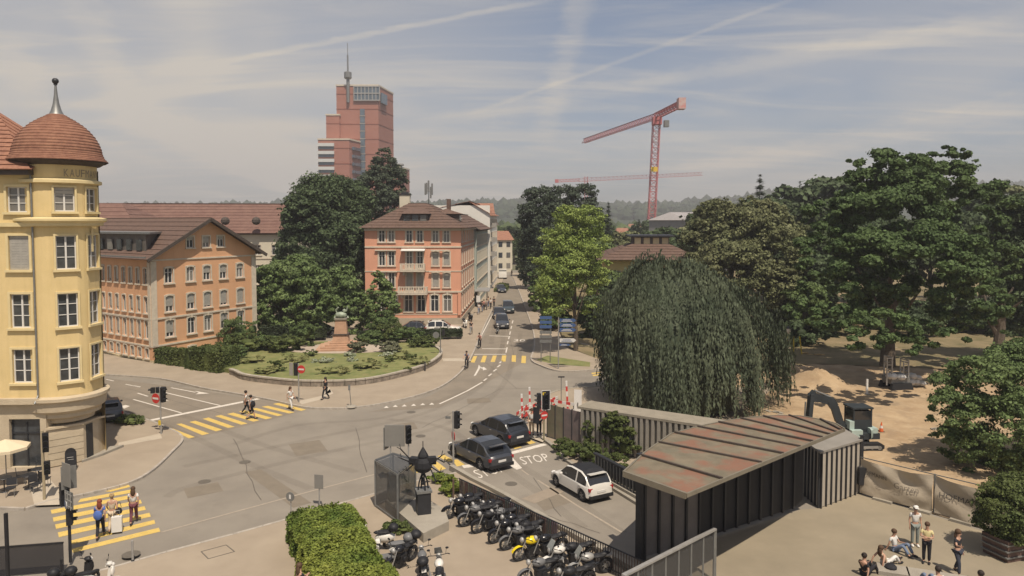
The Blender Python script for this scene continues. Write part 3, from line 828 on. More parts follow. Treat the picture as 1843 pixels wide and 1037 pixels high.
for L_ in (((200, 712), (340, 752), (470, 800), (640, 850)), ((188, 728), (320, 775), (450, 835), (560, 880)), ((905, 620), (870, 690), (760, 745), (560, 790), (330, 840)), ((925, 640), (900, 700), (800, 765), (600, 812), (360, 870), (300, 895)),
           ((850, 700), (700, 750), (540, 765), (420, 800)), ((1050, 950), (960, 880), (880, 825), (800, 770), (700, 755)), ((1120, 960), (1020, 890), (940, 840)), ((892, 570), (884, 620)), ((908, 575), (903, 640)), ((936, 600), (935, 645))):
    struct('wheel_track', strip_w(curve_px(L_), .55, .0055), M_TRACK, road)
# ---------------------------------------------------------------- yellow corner building with the round turret
M_YWALL = mat('yellow_render', (.62, .475, .225), .9, .05, .8, col2=(.68, .52, .26), bump=.12, bscale=25, streak=.2, stains=[(.7, .25, .55, .8, (.5, .38, .19))])
M_YTRIM = mat('yellow_trim', (.64, .52, .28), .85, .06, 2)
M_GSTONE = mat('ground_floor_stone', (.44, .36, .25), .9, .12, 1.5, col2=(.50, .42, .30), bump=.35, bscale=12, stains=[(1.2, .4, .5, .8, (.34, .28, .2))])
M_TILE = mat('roof_tiles_red', (.21, .098, .065), .85, .25, 3, col2=(.30, .15, .095), bump=.5, bscale=22, island=.3)
M_TILEF = mat('roof_tiles_far', (.15, .082, .065), .9, .15, .8, col2=(.19, .11, .085), streak=.3)
M_TILEB = mat('roof_tiles_brown', (.10, .065, .05), .85, .2, 2.5, col2=(.145, .09, .068), bump=.5, bscale=22)
M_EAVE = mat('eave_dark', (.07, .055, .045), .8, .2, 4)
TC = Vector((-26.25, 42.0)); TR = 1.95; DR = .41
B1 = thing('corner_building', 'yellow corner building with a round turret under a tiled bell dome', 'building', (TC.x, TC.y, .12))
# turret body with openings: faceted panels
def turret_ops():
    L = []
    for zb, h in ((5.0, 1.9), (8.1, 1.9), (11.35, 1.9), (14.6, 1.35)):
        for ad in (-50.5, -1.5): L.append((R(ad), zb, h))
    return L
TW = 1.0
ops = turret_ops(); mb = MB()
z_lv = sorted({4.1, 17.3} | {round(o[1], 3) for o in ops} | {round(o[1] + o[2], 3) for o in ops})
ha = math.asin(TW / 2 / TR)
angs = sorted({round(q, 5) for o in ops for q in (o[0] - ha, o[0] + ha)} | {round(R(-200 + 8 * i), 5) for i in range(46) if all(abs(R(-200 + 8 * i) - o[0]) > ha * 1.1 for o in ops)})
def TP(a, z, r=TR): return (TC.x + r * math.cos(a), TC.y + r * math.sin(a), z)
for i in range(len(angs) - 1):
    for j in range(len(z_lv) - 1):
        am, zm = (angs[i] + angs[i + 1]) / 2, (z_lv[j] + z_lv[j + 1]) / 2
        if any(abs(am - o[0]) < ha and o[1] < zm < o[1] + o[2] for o in ops): continue
        mb.quad(TP(angs[i], z_lv[j]), TP(angs[i + 1], z_lv[j]), TP(angs[i + 1], z_lv[j + 1]), TP(angs[i], z_lv[j + 1]))
for a, zb, h in ops:
    d = .3; k = TR - d
    c0, c1 = TP(a - ha, 0), TP(a + ha, 0)
    nx, ny = math.cos(a), math.sin(a)
    i0, i1 = (c0[0] - nx * d, c0[1] - ny * d), (c1[0] - nx * d, c1[1] - ny * d)
    t_, b_ = zb + h, zb
    mb.quad((c0[0], c0[1], b_), (c0[0], c0[1], t_), (*i0, t_), (*i0, b_)); mb.quad((c1[0], c1[1], t_), (c1[0], c1[1], b_), (*i1, b_), (*i1, t_))
    mb.quad((c0[0], c0[1], t_), (c1[0], c1[1], t_), (*i1, t_), (*i0, t_)); mb.quad((c0[0], c0[1], b_), (*i0, b_), (*i1, b_), (c1[0], c1[1], b_))
    mb.quad((*i0, b_), (*i0, t_), (*i1, t_), (*i1, b_))
part(B1, 'turret', mb, M_YWALL, smooth=20)
for k, (a, zb, h) in enumerate(ops):
    cxy = Vector((TC.x + (TR * math.cos(ha) + .0) * math.cos(a), TC.y + TR * math.cos(ha) * math.sin(a), zb))
    put_window(B1, cxy, a + math.pi / 2, TW, h, ('4', .28 if k in (6,) else 0, M_YTRIM, .10))
# turret mouldings
def ring(nm, prof, m, seg=40): 
    mb = MB(); mb.lathe([(max(.3, r - DR - .08 * (z > 17)), z) for r, z in prof], seg, (TC.x, TC.y, 0), cap=False); return part(B1, nm, mb, m, smooth=30)
ring('cornice', [(2.35, 13.75), (2.62, 13.8), (2.62, 13.95), (2.82, 14.08), (2.82, 14.2), (2.44, 14.28)], M_YTRIM)
ring('string_course', [(2.34, 16.15), (2.6, 16.2), (2.6, 16.36), (2.44, 16.42)], M_YTRIM)
ring('eave_ring', [(2.44, 17.2), (2.62, 17.25), (2.86, 17.42), (2.95, 17.42), (2.95, 17.56), (2.2, 17.58)], M_EAVE)
ring('corbel', [(r, z + .38) for r, z in ((.9, 1.2), (1.15, 1.55), (1.15, 1.7), (1.5, 1.85), (1.5, 2.02), (1.9, 2.2), (1.9, 2.38), (2.25, 2.55), (2.25, 2.75), (2.5, 2.95), (2.55, 3.45), (2.7, 3.55), (2.7, 3.72), (2.35, 3.8))], M_GSTONE)
for k in range(7):
    a = R(-150 + 24 * k); mb = MB()
    mb.box(*TP(a, 12.95, TR + .03), .05, .12, 1.3, a)
    if k in (0, 6): part(B1, 'lesene', mb, M_YTRIM)
# dome as courses of tiles
prof = [(2.98, 17.5), (2.78, 17.72), (2.66, 18.0), (2.6, 18.35), (2.46, 18.75), (2.24, 19.15), (1.92, 19.55), (1.52, 19.92), (1.08, 20.22), (.72, 20.42), (.42, 20.62)]
prof = [(r * .84, 17.5 + (z - 17.5) * .86) for r, z in prof]
for j in range(len(prof) - 1):
    (r0, z0), (r1, z1_) = prof[j], prof[j + 1]
    for q in range(2):
        ra, za = r0 + (r1 - r0) * q / 2, z0 + (z1_ - z0) * q / 2
        rb, zb = r0 + (r1 - r0) * (q + 1) / 2, z0 + (z1_ - z0) * (q + 1) / 2
        mb = MB(); mb.lathe([(ra + .05, za - .02), (ra + .055, za + .035), (rb + .005, zb + .02)], 36, (TC.x, TC.y, 0), cap=False)
        part(B1, 'tile_course', mb, M_TILE, smooth=30)
mb = MB(); mb.lathe([(.42, 20.12), (.28, 20.4), (.17, 20.8), (.1, 21.3), (.06, 21.8), (.05, 22.0)], 14, (TC.x, TC.y, 0))
sp = part(B1, 'spire', mb, M_GREYM, smooth=True)
mb = MB(); mb.ball((TC.x, TC.y, 22.1), .18, 12); mb.lathe([(.1, 21.88), (.1, 21.94)], 10, (TC.x, TC.y, 0)); part(B1, 'finial', mb, M_DARK, smooth=True)
# lettering round the turret
for i, ch in enumerate('KAUFMANNHAUS'):
    a = R(-47 + 8.6 * i); p = Vector(TP(a, 16.55, TR + .03)); tx = Vector((-math.sin(a), math.cos(a), 0))
    if ch == 'I': wdt = .05
    else: wdt = .23
    part(B1, 'letter', text_mb(ch, p - tx * .12, tx * wdt, Vector((0, 0, .42))), mat('faded_lettering', (.27, .22, .15), .9))
# flat front wall left of the turret, slightly turned
wd_ = Vector((1, .04)).normalized()
Bw = Vector((-26.4, 40.09)); Aw = Bw - wd_ * 14
ops2 = []
for zb, h, bl in ((5.0, 1.9, 0), (8.1, 1.9, 0), (11.35, 1.9, 1.0), (14.55, 1.4, 0)):
    for u in (13.05, 10.0, 7.0): ops2.append((u, 1.12, zb, h, '4', bl))
facade(B1, Aw, Bw + wd_ * .1, 4.1, 16.9, ops2, M_YWALL, trimm=M_YTRIM, surr=.13)
band(B1, Aw, Bw, 13.75, .22, .18, M_YTRIM, 'cornice'); band(B1, Aw, Bw, 3.85, .32, .32, M_GSTONE, 'cornice'); band(B1, Aw, Bw, 16.6, .3, .5, M_EAVE, 'eave')
for u in (11.75, 12.35, 13.95):
    pass
mb = MB(); q = Bw + Vector((-.12, -.12)); mb.tube([(q.x, q.y, 16.6), (q.x, q.y, 4.3), (q.x - .02, q.y - .3, 3.9)], .05, 8); part(B1, 'downpipe', mb, M_GREYM)
# side wall along the side street
Sd = Vector((-.60, .80)); S0 = TC + Vector((1.85, .8)); S1 = S0 + Sd * 24
facade(B1, S0, S1, .12, 17.0, [(3 + 3 * i, 1.1, z, 1.9, '4', 0) for i in range(6) for z in (4.62, 7.75, 11.1)], M_YWALL, trimm=M_YTRIM)
bk = Aw + Vector((-.1, 22))
mb = MB(); mb.prism([(Aw.x, Aw.y + .05), (Aw.x, Aw.y + 24), (S1.x - .05, S1.y), ((Bw.x + S1.x) / 2 - 1, (Bw.y + S1.y) / 2)], 3.8, 16.8); part(B1, 'rear_wall', mb, M_YWALL)
# main roof, mansard slope rising from the eave
n_ = Vector((wd_.y, -wd_.x))
E0, E1 = Aw + n_ * .6, Bw + n_ * .6 + wd_ * .2
mb = MB()
rz = 16.85
def course_roof(root, a0, a1, b0, b1, nrow, m, nm='tile_row', th=.07):
    """rows of tiles between eave edge a0-a1 and ridge edge b0-b1 (3d)"""
    a0, a1, b0, b1 = map(Vector, (a0, a1, b0, b1))
    for i in range(nrow):
        s, e = i / nrow, (i + 1) / nrow + .12 / nrow
        p, q, r_, t = a0.lerp(b0, s), a1.lerp(b1, s), a1.lerp(b1, e), a0.lerp(b0, e)
        nn = (q - p).cross(t - p).normalized(); nn = nn if nn.z > 0 else -nn
        mb = MB(); mb.hexa([p, q, r_ - nn * th * .3, t - nn * th * .3, p + nn * th, q + nn * th, r_ + nn * .01, t + nn * .01])
        part(root, nm, mb, m)
course_roof(B1, (*E0, rz), (*E1, rz), (*(Aw - n_ * 4.2), 21.2), (-31.2, 44.2, 20.7), 14, M_TILE)
course_roof(B1, (*(E1 - wd_ * .3), rz), (*E1, rz), (-31.2, 44.2, 20.7), (-27.4, 44.2, 18.3), 12, M_TILE)
course_roof(B1, (*E1, rz), (*(S1 + Vector((.6, .3))), rz), (-28.2, 44.3, 18.9), (*(S1 - Vector((5, 1))), 21.6), 8, M_TILE)
# ground floor: stone wall with a shop opening, chamfered corner
GA = G(-130, 905); GBp = G(83, 848); GC = G(152, 834); GD = G(178, 822)
dirg = (GC - GBp).normalized()
GA = Bw - wd_ * 14 + Vector((0, .02)); GE = GBp
Lg = 14.0
sw = []
facade(B1, Bw + wd_ * .2, GC, .12, 2.35, [], M_GSTONE)
facade(B1, GA, Bw + wd_ * .2, .12, 4.1, [(Lg - 1.0, 1.7, .2, 2.75, 'x', 0), (Lg - 5, 2.6, .9, 1.9, '', 0)], M_GSTONE, trimm=M_GSTONE)
p_ = GA + wd_ * (Lg - 1.0); mb = MB()
gn = Vector((wd_.y, -wd_.x)); q_ = p_ - gn * .25
mb.box(q_.x, q_.y, 1.57, 1.66, .03, 2.7, math.atan2(wd_.y, wd_.x)); sh = part(B1, 'shop_window', mb, M_GLASS)
for u in (-.8, 0, .8):
    mb = MB(); c_ = q_ + wd_ * u + gn * .04; mb.box(c_.x, c_.y, 1.47, .07, .05, 2.5, math.atan2(wd_.y, wd_.x)); part(B1, 'shop_frame', mb, M_DARK)
mb = MB(); c_ = q_ + gn * .05; mb.box(c_.x, c_.y, 2.1, 1.6, .05, .07, math.atan2(wd_.y, wd_.x)); part(B1, 'shop_frame', mb, M_DARK)
mb = MB(); mb.prism([tuple(p) for p in (GC, GD, S0 + Sd * .5, TC + Vector((-1, 2)), GC + Vector((-.6, 3)))], .12, 2.3)
part(B1, 'corner_pier', mb, M_GSTONE)
mb = MB(); mid = (GC + GD) / 2; ce = (GD - GC).normalized(); nn = Vector((ce.y, -ce.x)); c_ = mid + nn * .02 - ce * .15
mb.box(c_.x, c_.y, 1.18, .5, .06, 2.05, math.atan2(ce.y, ce.x)); part(B1, 'door', mb, M_DARK)
mb = MB(); mb.prism([(Bw.x - 3, 41.9), (Bw.x + .18, 41.9), (Bw.x + .18, 40.13), (Bw.x - .05, 40.13), (Bw.x - .05, 41.0), (Bw.x - 3, 41.0)], .12, 4.05); part(B1, 'wall_return', mb, M_GSTONE)
mb = MB(); mb.prism([tuple(p) for p in (Bw + Vector((.2, -.1)), GC + Vector((.08, -.08)), GD + Vector((.1, 0)), S0, TC)], 2.3, 2.42); part(B1, 'ledge', mb, M_GSTONE)
for i in range(5):                                            # joints of the stone courses
    z = .35 + i * .38
    mb = MB()
    a, b = Bw + wd_ * .25, GC; gd = (b - a).normalized()
    mb.box((a.x + b.x) / 2 + gd.y * .012, (a.y + b.y) / 2 - gd.x * .012, z, (b - a).length, .03, .345, math.atan2(gd.y, gd.x)); part(B1, 'stone_course', mb, M_GSTONE)
mb = MB(); mb.prism([tuple(p) for p in (GC + gn * .25, GD + Vector((.35, -.2)), S0 + Vector((.4, 1.2)), TC + Vector((0, 1)))], .12, .26); part(B1, 'step', mb, M_CONC)

# ---------------------------------------------------------------- apricot school building on the left
M_APR = mat('apricot_render', (.60, .335, .185), .9, .04, .5, col2=(.64, .365, .205), bump=.1, bscale=20, streak=.13)
M_PLINTH = mat('plinth_cream', (.52, .43, .27), .9, .08, 1)
OC = Vector((-35.6, 70.9)); ORt = Vector((-29.4, 82.6)); OL = OC + Vector((-7.6, 5.2)) * 1.55
B2 = thing('school_building', 'long apricot building with a gabled front of five window bays beside the side street', 'building', (OC.x, OC.y, .12))
Lf = (ORt - OC).length
fu = [Lf * k for k in (.155, .345, .50, .66, .83)]
z_rows = ((1.55 + .85, 1.75, 'ak'), (4.95, 1.65, 'a'), (7.85, 1.55, 'a'))
o_ = []
blinds = [[.75, 0, .2, .55, .25], [.65, .6, .9, .85, .95], [0, 0, .5, .55, .35]]
for r_, (zb, h, st) in enumerate(z_rows):
    for k, u in enumerate(fu): o_.append((u, .92, zb, h, st, blinds[r_][k]))
for u in (Lf * .35, Lf * .5, Lf * .64): o_.append((u, .85, 11.35, 1.15, '', .3 if u != Lf * .5 else .6))
for k in (0, 1, 4): o_.append((fu[k], .9, .35, .75, 'a', 0))
eav, rid = 10.7, 14.3
facade(B2, OC, ORt, .12, eav, o_, M_APR, gable=[(0, eav), (Lf * .5, rid), (Lf, eav)])
ll = (OL - OC).length
o_ = []
for i in range(10):
    u = ll - (0.9 + i * 1.38)
    for r_, (zb, h, st) in enumerate(((2.4, 1.8, 'a'), (4.95, 1.65, 'a'), (7.85, 1.6, 'a'), (.45, 1.0, 'a'))): o_.append((u, .62, zb, h, st, .8 if (i * 7 + r_ * 3) % 3 else 0, .10))
facade(B2, OL, OC, .12, eav - .2, o_, M_APR)
for A_, B_ in ((OC, ORt), (OL, OC)):
    band(B2, A_, B_, 1.6, .16, .08, M_STONE); band(B2, A_, B_, 4.3, .18, .10, M_STONE)
    band(B2, A_, B_, .13, 1.44, .04, M_PLINTH, 'plinth') if A_ is None else None
band(B2, OC, ORt, 10.15, .15, .09, M_STONE)
dF = (ORt - OC).normalized(); dS = (OC - OL).normalized()
for p, d in ((OC + dF * .32, dF), (ORt - dF * .3, dF)):
    mb = MB(); mb.box(p.x + d.y * .04, p.y - d.x * .04, 5.9, .62, .1, 8.4, math.atan2(d.y, d.x)); part(B2, 'pilaster', mb, M_STONE)
mb = MB(); p = OC - dS * .22; mb.box(p.x + dS.y * .04, p.y - dS.x * .04, 5.9, .4, .1, 8.4, math.atan2(dS.y, dS.x)); part(B2, 'pilaster', mb, M_STONE)
mb = MB(); mb.prism([tuple(p) for p in (OC + Vector((.07, -.05)), ORt + Vector((.07, -.05)), ORt + Vector((-3, 1.3)), OC + Vector((-5, 3)), OL + Vector((0, .3)), OL + Vector((-.05, -.08)))], .12, .3); part(B2, 'plinth', mb, M_PLINTH)
# roof: gable with deep overhang, ridge runs back along the side
nF = Vector((dF.y, -dF.x)); back = -nF * 26
apex = OC + dF * Lf * .5
def G_roof(root, A, B, apex2, ze, zr, ov, nOut, backv, m, rows=9):
    d = (B - A).normalized(); sl = (zr - ze) / ((B - A).length / 2)
    a = A - d * .9 + nOut * ov; b = B + d * .9 + nOut * ov; r_ = apex2 + nOut * ov
    za = ze - .9 * sl + .12
    course_roof(root, (*a, za), (*(a + backv), za), (*r_, zr + .15), (*(r_ + backv), zr + .15), rows, m)
    course_roof(root, (*b, za), (*(b + backv), za), (*r_, zr + .15), (*(r_ + backv), zr + .15), rows, m)
    for p in (a, b):
        mb = MB(); mb.bar((*p, za - .1), (*r_, zr - .0), .12, .34); part(root, 'verge_board', mb, M_EAVE)
G_roof(B2, OC, ORt, apex, eav, rid, .9, nF, (OL - OC).normalized() * 24, M_TILEB)
mb = MB(); mb.prism([tuple(p) for p in (ORt + Vector((-.4, .1)), ORt + back * .7, OL + Vector((.6, 1.2)), OC + Vector((-.6, .8)))], .2, eav - .3); part(B2, 'rear_wall', mb, M_APR)
# side wing with flat mansard storey behind the gable
wa, wb = OL - dS * 6, OC - dS * .8
mb = MB(); mb.prism([tuple(p) for p in (wa + Vector((-.0, .8)), wb + Vector((-.35, .9)), wb + Vector((-2, 9)), wa + Vector((4, 11)))], eav - .3, eav + 2.1); part(B2, 'attic_storey', mb, mat('attic_slate', (.13, .115, .10), .8, .15, 2))
mb = MB(); mb.prism([tuple(p) for p in (wa + Vector((-.6, -.2)), wb + Vector((.4, .2)), wb + Vector((-2, 10)), wa + Vector((4, 12)))], eav + 2.1, eav + 2.3); part(B2, 'flat_roof', mb, M_GREYM)
mb = MB(); n2 = Vector((dS.y, -dS.x)); mb.prism([tuple(p) for p in (wa + n2 * .7, OC + n2 * .7 + dS * .5, OC - dS * .5, wa)], eav - .35, eav - .1); part(B2, 'gutter', mb, M_GREYM)
for i in range(6):
    p = wb - dS * (1.2 + 1.9 * i) + Vector((-.32, .68)); mb = MB(); mb.box(p.x, p.y, eav + 1.0, .9, .12, 1.1, math.atan2(dS.y, dS.x)); part(B2, 'attic_window', mb, M_GLASS)

# ---------------------------------------------------------------- red-roofed building behind it
B3 = thing('long_white_building', 'long pale building with a red tiled roof behind the apricot gable', 'building', (-40, 118, .12))
M_CREAM = mat('cream_render', (.56, .51, .40), .9, .05, .6)
A_, B_ = Vector((-82, 118)), Vector((-36, 124))
o_ = [(46.4 - 3.0 * i - 1.5, 1.2, z, 1.7, '', 0) for i in range(6) for z in (1.6, 5.0, 8.4)]
facade(B3, A_, B_, .12, 12.2, o_, M_CREAM)
o_ = []
band(B3, A_, B_, 11.9, .3, .3, M_EAVE, 'eave'); band(B3, A_, B_, 7.7, .25, .1, M_STONE)
mb = MB(); mb.prism([tuple(A_ + Vector((0, .4))), tuple(B_ + Vector((-.05, .4))), (-37, 136), (-84, 132)], .12, 12); part(B3, 'rear_wall', mb, M_CREAM)
course_roof(B3, (-84, 117, 12.1), (-34.6, 123.4, 12.1), (-82, 125, 17.2), (-38, 130, 17.2), 10, M_TILEF)
course_roof(B3, (-84, 134, 12.1), (-34.6, 137, 12.1), (-82, 125, 17.2), (-38, 130, 17.2), 5, M_TILEF)
for x in (-62, -57, -52.3): 
    mb = MB(); mb.ball((x + 14, 121.6 + (x + 57) * .1, 14.2), .7, 10, sy=1.3); part(B3, 'eyebrow_dormer', mb, M_EAVE)
B3b = thing('low_red_roofed_building', 'building with a broad red hipped roof at left behind the apricot one', 'building', (-62, 96, .12))
mb = MB(); mb.prism([(-78, 92), (-50, 97), (-52, 116), (-80, 112)], .12, 12.0); part(B3b, 'wall', mb, M_CREAM)
course_roof(B3b, (-80, 91, 11.9), (-49, 96, 11.9), (-74, 101, 16.6), (-56, 104, 16.6), 8, M_TILEF)
course_roof(B3b, (-49, 96, 11.9), (-51, 117, 11.9), (-56, 104, 16.6), (-57, 108, 16.6), 6, M_TILEF)
B3c = thing('brick_red_hall', 'plain red block rising over the roofs at left', 'building', (-62, 160, .12))
mb = MB(); mb.prism([(-68, 160), (-44, 162), (-46, 180), (-70, 178)], .12, 17.5); part(B3c, 'wall', mb, mat('brick_red_wall', (.24, .10, .065), .9, .1, .5)); mb = MB(); mb.prism([(-68.4, 159.6), (-43.6, 161.6), (-45.6, 180.4), (-70.4, 178.4)], 17.5, 17.9); part(B3c, 'roof', mb, M_GREYM)

# ---------------------------------------------------------------- salmon apartment house
M_SAL = mat('salmon_render', (.60, .30, .195), .9, .04, .4, col2=(.64, .325, .215), bump=.08, bscale=20, streak=.12)
CA, CB = Vector((-19.9, 97.6)), Vector((-6.95, 97.9)); CC = Vector((-6.2, 118.5))
B4 = thing('apartment_house', 'four storey salmon apartment house with two stone balconies and a brown hipped roof', 'building', (-13.4, 97.7, .12))
def pu(px): return (AT(px, 500, 97.8).x - CA.x)
cols = [(680, .78), (705, .78), (737, .8), (756, .8), (784, .8), (802, .8)]
rows4 = (((1.25 + .6), 2.3, 'ak', 1.05), (5.15, 2.0, 'a', .8), (8.1, 1.95, 'a', .8), (11.3, 1.6, '', .8))
o_ = []
for r_, (zb, h, st, ww) in enumerate(rows4):
    for k, (px, wq) in enumerate(cols):
        uu = {0: pu(688), 1: pu(705), 2: pu(737), 3: pu(756), 4: pu(784), 5: pu(804)}[k] if r_ else {0: pu(686), 1: pu(708), 2: pu(735), 3: pu(758), 4: pu(782), 5: pu(805)}[k]
        bl = .95 if (r_ in (1, 2) and k >= 4) or (r_ == 1 and k in (2, 3)) else (0.0)
        o_.append((uu, ww, zb if not (k in (2, 3) and r_ in (1, 2)) else zb - .35, h if not (k in (2, 3) and r_ in (1, 2)) else h + .35, st, bl))
facade(B4, CA, CB, .12, 13.15, o_, M_SAL, surr=.16)
o_ = []
for i in range(7):
    u = 1.6 + 2.9 * i
    for r_, (zb, h, st, ww) in enumerate(rows4): o_.append((u, ww, zb, h, st, .9 if (i + r_) % 2 else 0))
facade(B4, CB, CC, .12, 13.15, o_, M_SAL, surr=.18)
mb = MB(); mb.prism([(CA.x, CA.y + .4), (CB.x - .35, CB.y + .4), (CC.x - .35, CC.y), (CA.x, CC.y)], .12, 13.1); part(B4, 'rear_wall', mb, M_SAL)
for A_, B_ in ((CA, CB), (CB, CC)):
    band(B4, A_, B_, .13, .85, .10, mat('plinth_grey', (.36, .31, .24), .9, .1, 1), 'plinth')
    band(B4, A_, B_, 4.45, .22, .13, M_STONE); band(B4, A_, B_, 10.55, .2, .1, M_STONE); band(B4, A_, B_, 7.3, .12, .06, M_STONE); band(B4, A_, B_, 12.85, .35, .35, M_STONE, 'cornice')
    band(B4, A_, B_, 1.45, .1, .06, M_STONE)
for (u0, u1, z) in ((pu(676), pu(714), 10.2), (pu(776), pu(810), 10.2), (pu(672), pu(716), 7.32), (pu(773), pu(812), 7.32)):
    mb = MB(); mb.box(CA.x + (u0 + u1) / 2, CA.y - .12, z, u1 - u0, .26, .14); part(B4, 'hood_mould', mb, M_STONE)
for x in (CA.x + .2, CB.x - .2): mb = MB(); mb.box(x, 97.72, 2.9, .4, .14, 3.0); part(B4, 'quoin', mb, M_SAL)
for zb, hw in ((7.35, 1.65), (4.25, 1.95)):
    cxb = AT(743, 500, 97).x
    mb = MB(); mb.box(cxb, 97.1, zb + .1, hw * 2, 1.3, .2); bal = part(B4, 'balcony', mb, M_STONE)
    for z, h in ((zb + 1.05, .12), (zb + .28, .1)):
        mb = MB(); mb.box(cxb, 96.55, z, hw * 2, .14, h); part(bal, 'rail', mb, M_STONE)
    for k in range(12):
        x = cxb - hw + .12 + (2 * hw - .24) * k / 11; big_ = k % 4 == 0 or k == 11
        mb = MB(); mb.box(x, 96.55, zb + .66, .26 if big_ else .13, .13, .68); part(bal, 'baluster', mb, M_STONE)
    for sx in (-1, 1):
        mb = MB(); mb.box(cxb + sx * (hw - .06), 97.05, zb + .65, .1, 1.0, .8); part(bal, 'side_panel', mb, M_STONE)
        mb = MB(); mb.box(cxb + sx * (hw - .4), 97.35, zb - .25, .22, .8, .5, taper=.9); part(bal, 'bracket', mb, M_STONE)
mb = MB(); mb.box(AT(743, 500, 97).x, 97.3, 10.25, 3.2, .9, .08, rx=.25); part(B4, 'awning', mb, M_SASH)
# roof: hipped with dormers
ex, ey0, ey1 = .7, 96.9, 119.2
E = [(CA.x - ex, ey0), (CB.x + ex, ey0), (CC.x + ex, ey1), (CA.x - ex, ey1)]
rl = [(-14.8, 103.2), (-12.2, 103.2), (-12.2, 113), (-14.8, 113)]
ze, zr = 13.2, 16.6
course_roof(B4, (*E[0], ze), (*E[1], ze), (*rl[0], zr), (*rl[1], zr), 9, M_TILEB)
course_roof(B4, (*E[1], ze), (*E[2], ze), (*rl[1], zr), (*rl[2], zr), 9, M_TILEB)
course_roof(B4, (*E[3], ze), (*E[0], ze), (*rl[3], zr), (*rl[0], zr), 9, M_TILEB)
course_roof(B4, (*E[2], ze), (*E[3], ze), (*rl[2], zr), (*rl[3], zr), 5, M_TILEB)
mb = MB(); mb.prism(rl, zr - .1, zr + .12); part(B4, 'roof_cap', mb, M_TILEB)
def dormer(root, x, y, z, wd, h, dp, rz=0, m=M_TILEB):
    M = Matrix.Translation((x, y, z)) @ Matrix.Rotation(rz, 4, 'Z')
    mb = MB(); mb.box(0, dp / 2, h / 2, wd, dp, h); mb.xform(M); d = part(root, 'dormer', mb, M_EAVE)
    n = max(2, int(wd / .9))
    for k in range(n):
        mb = MB(); mb.box(-wd / 2 + wd * (k + .5) / n, -.02, h * .52, wd / n * .72, .05, h * .62); mb.xform(M); part(d, 'pane', mb, M_GLASS, world=False).location = -Vector(root.location)
    mb = MB(); hw = wd / 2 + .35
    mb.add([(-hw, -.4, h), (hw, -.4, h), (hw * .55, dp * .5, h + .75), (-hw * .55, dp * .5, h + .75), (hw, dp, h), (-hw, dp, h)], [(0, 1, 2, 3), (1, 4, 2), (0, 3, 5), (0, 5, 4, 1), (2, 4, 5, 3)])
    mb.xform(M); part(d, 'dormer_roof', mb, m, world=False).location = -Vector(root.location)
dormer(B4, AT(747, 400, 98.6).x, 98.6, 13.9, 3.4, 1.25, 4)
dormer(B4, -7.6, 106, 14.0, 3.6, 1.2, 4, R(90))
for px in (717, 777):
    p = AT(px, 402, 99.3); mb = MB(); mb.box(p.x, 99.2, 14.35, 1.1, .7, .16, rx=.5); part(B4, 'skylight', mb, M_GLASSL)
mb = MB(); mb.box(-15.8, 107, 16.8, 1.5, 1.0, 2.4); ch_ = part(B4, 'chimney', mb, M_CREAM); mb = MB(); mb.box(-15.8, 107, 18.15, 1.0, .7, .5); mb.box(-15.8, 107, 18.03, 1.7, 1.2, .08); part(B4, 'chimney_cap', mb, M_DARK)
mb = MB(); mb.box(-9.6, 110, 16.2, .6, .8, 2.6); part(B4, 'chimney', mb, M_TILEB)
# mast with mobile antennas on the roof
an = thing('antenna_mast', 'mobile phone antenna mast on the roof of the salmon house', 'antenna', (-12.4, 108, 16.7))
mb = MB(); mb.cyl((-12.4, 108, 16.6), (-12.4, 108, 20.2), .06, n=6); part(an, 'mast', mb, M_DARK)
for k, (dx, dz) in enumerate(((-.5, 0), (0, .4), (.5, 0), (.3, -.5), (-.3, .1))):
    mb = MB(); mb.box(-12.4 + dx, 107.8 + abs(dx) * .3, 18.9 + dz, .24, .16, 1.7); mb.box(-12.4 + dx / 2, 107.9, 19 + dz, abs(dx) + .05, .05, .05); part(an, 'antenna', mb, M_GREYM)

# ---------------------------------------------------------------- street houses further on, left side
B5 = thing('grey_green_house', 'pale grey green street house right behind the salmon house', 'building', (-8, 133, .12))
M_GG = mat('grey_green_render', (.36, .40, .35), .9, .04, .5)
o_ = [(2 + 2.7 * i, 1.0, z, 1.7, '', .4 if (i + int(z)) % 3 == 0 else 0) for i in range(9) for z in (1.2, 4.2, 7.2, 10.1)]
facade(B5, (-5.9, 119.5), (-4.9, 146), .12, 12.6, o_, M_GG); 
facade(B5, (-16, 119.4), (-5.9, 119.5), .12, 12.6, [], M_GG)
band(B5, (-5.9, 119.5), (-4.9, 146), 12.5, .3, .5, M_EAVE, 'eave')
for z in (3.9, 6.9, 9.8): band(B5, (-5.9, 119.5), (-4.9, 146), z, .12, .06, M_STONE)
mb = MB(); mb.prism([(-16, 119.9), (-6.4, 119.9), (-5.5, 146), (-16, 146)], .12, 12.5); part(B5, 'rear_wall', mb, M_GG)
course_roof(B5, (-5.2, 119.2, 12.7), (-4.2, 146.4, 12.7), (-9.5, 119.6, 15.4), (-9.0, 146, 15.4), 6, M_TILEB)
course_roof(B5, (-14.5, 119.2, 12.7), (-14.5, 146.4, 12.7), (-9.5, 119.6, 15.4), (-9.0, 146, 15.4), 3, M_TILEB)
mb = MB(); mb.add([(-5.3, 119.6, 12.7), (-14.4, 119.6, 12.7), (-9.5, 119.6, 15.3)], [(0, 1, 2)]); part(B5, 'gable', mb, M_EAVE)
B6 = thing('white_balcony_house', 'tall white street house with a stack of small balconies and red roof', 'building', (-8, 158, .12))
M_WR = mat('white_render', (.66, .64, .58), .9, .04, .5)
o_ = [(2 + 2.6 * i, 1.0, z, 1.6, '', 0) for i in range(10) for z in (1.2, 4.2, 7.2, 10.2, 13)]
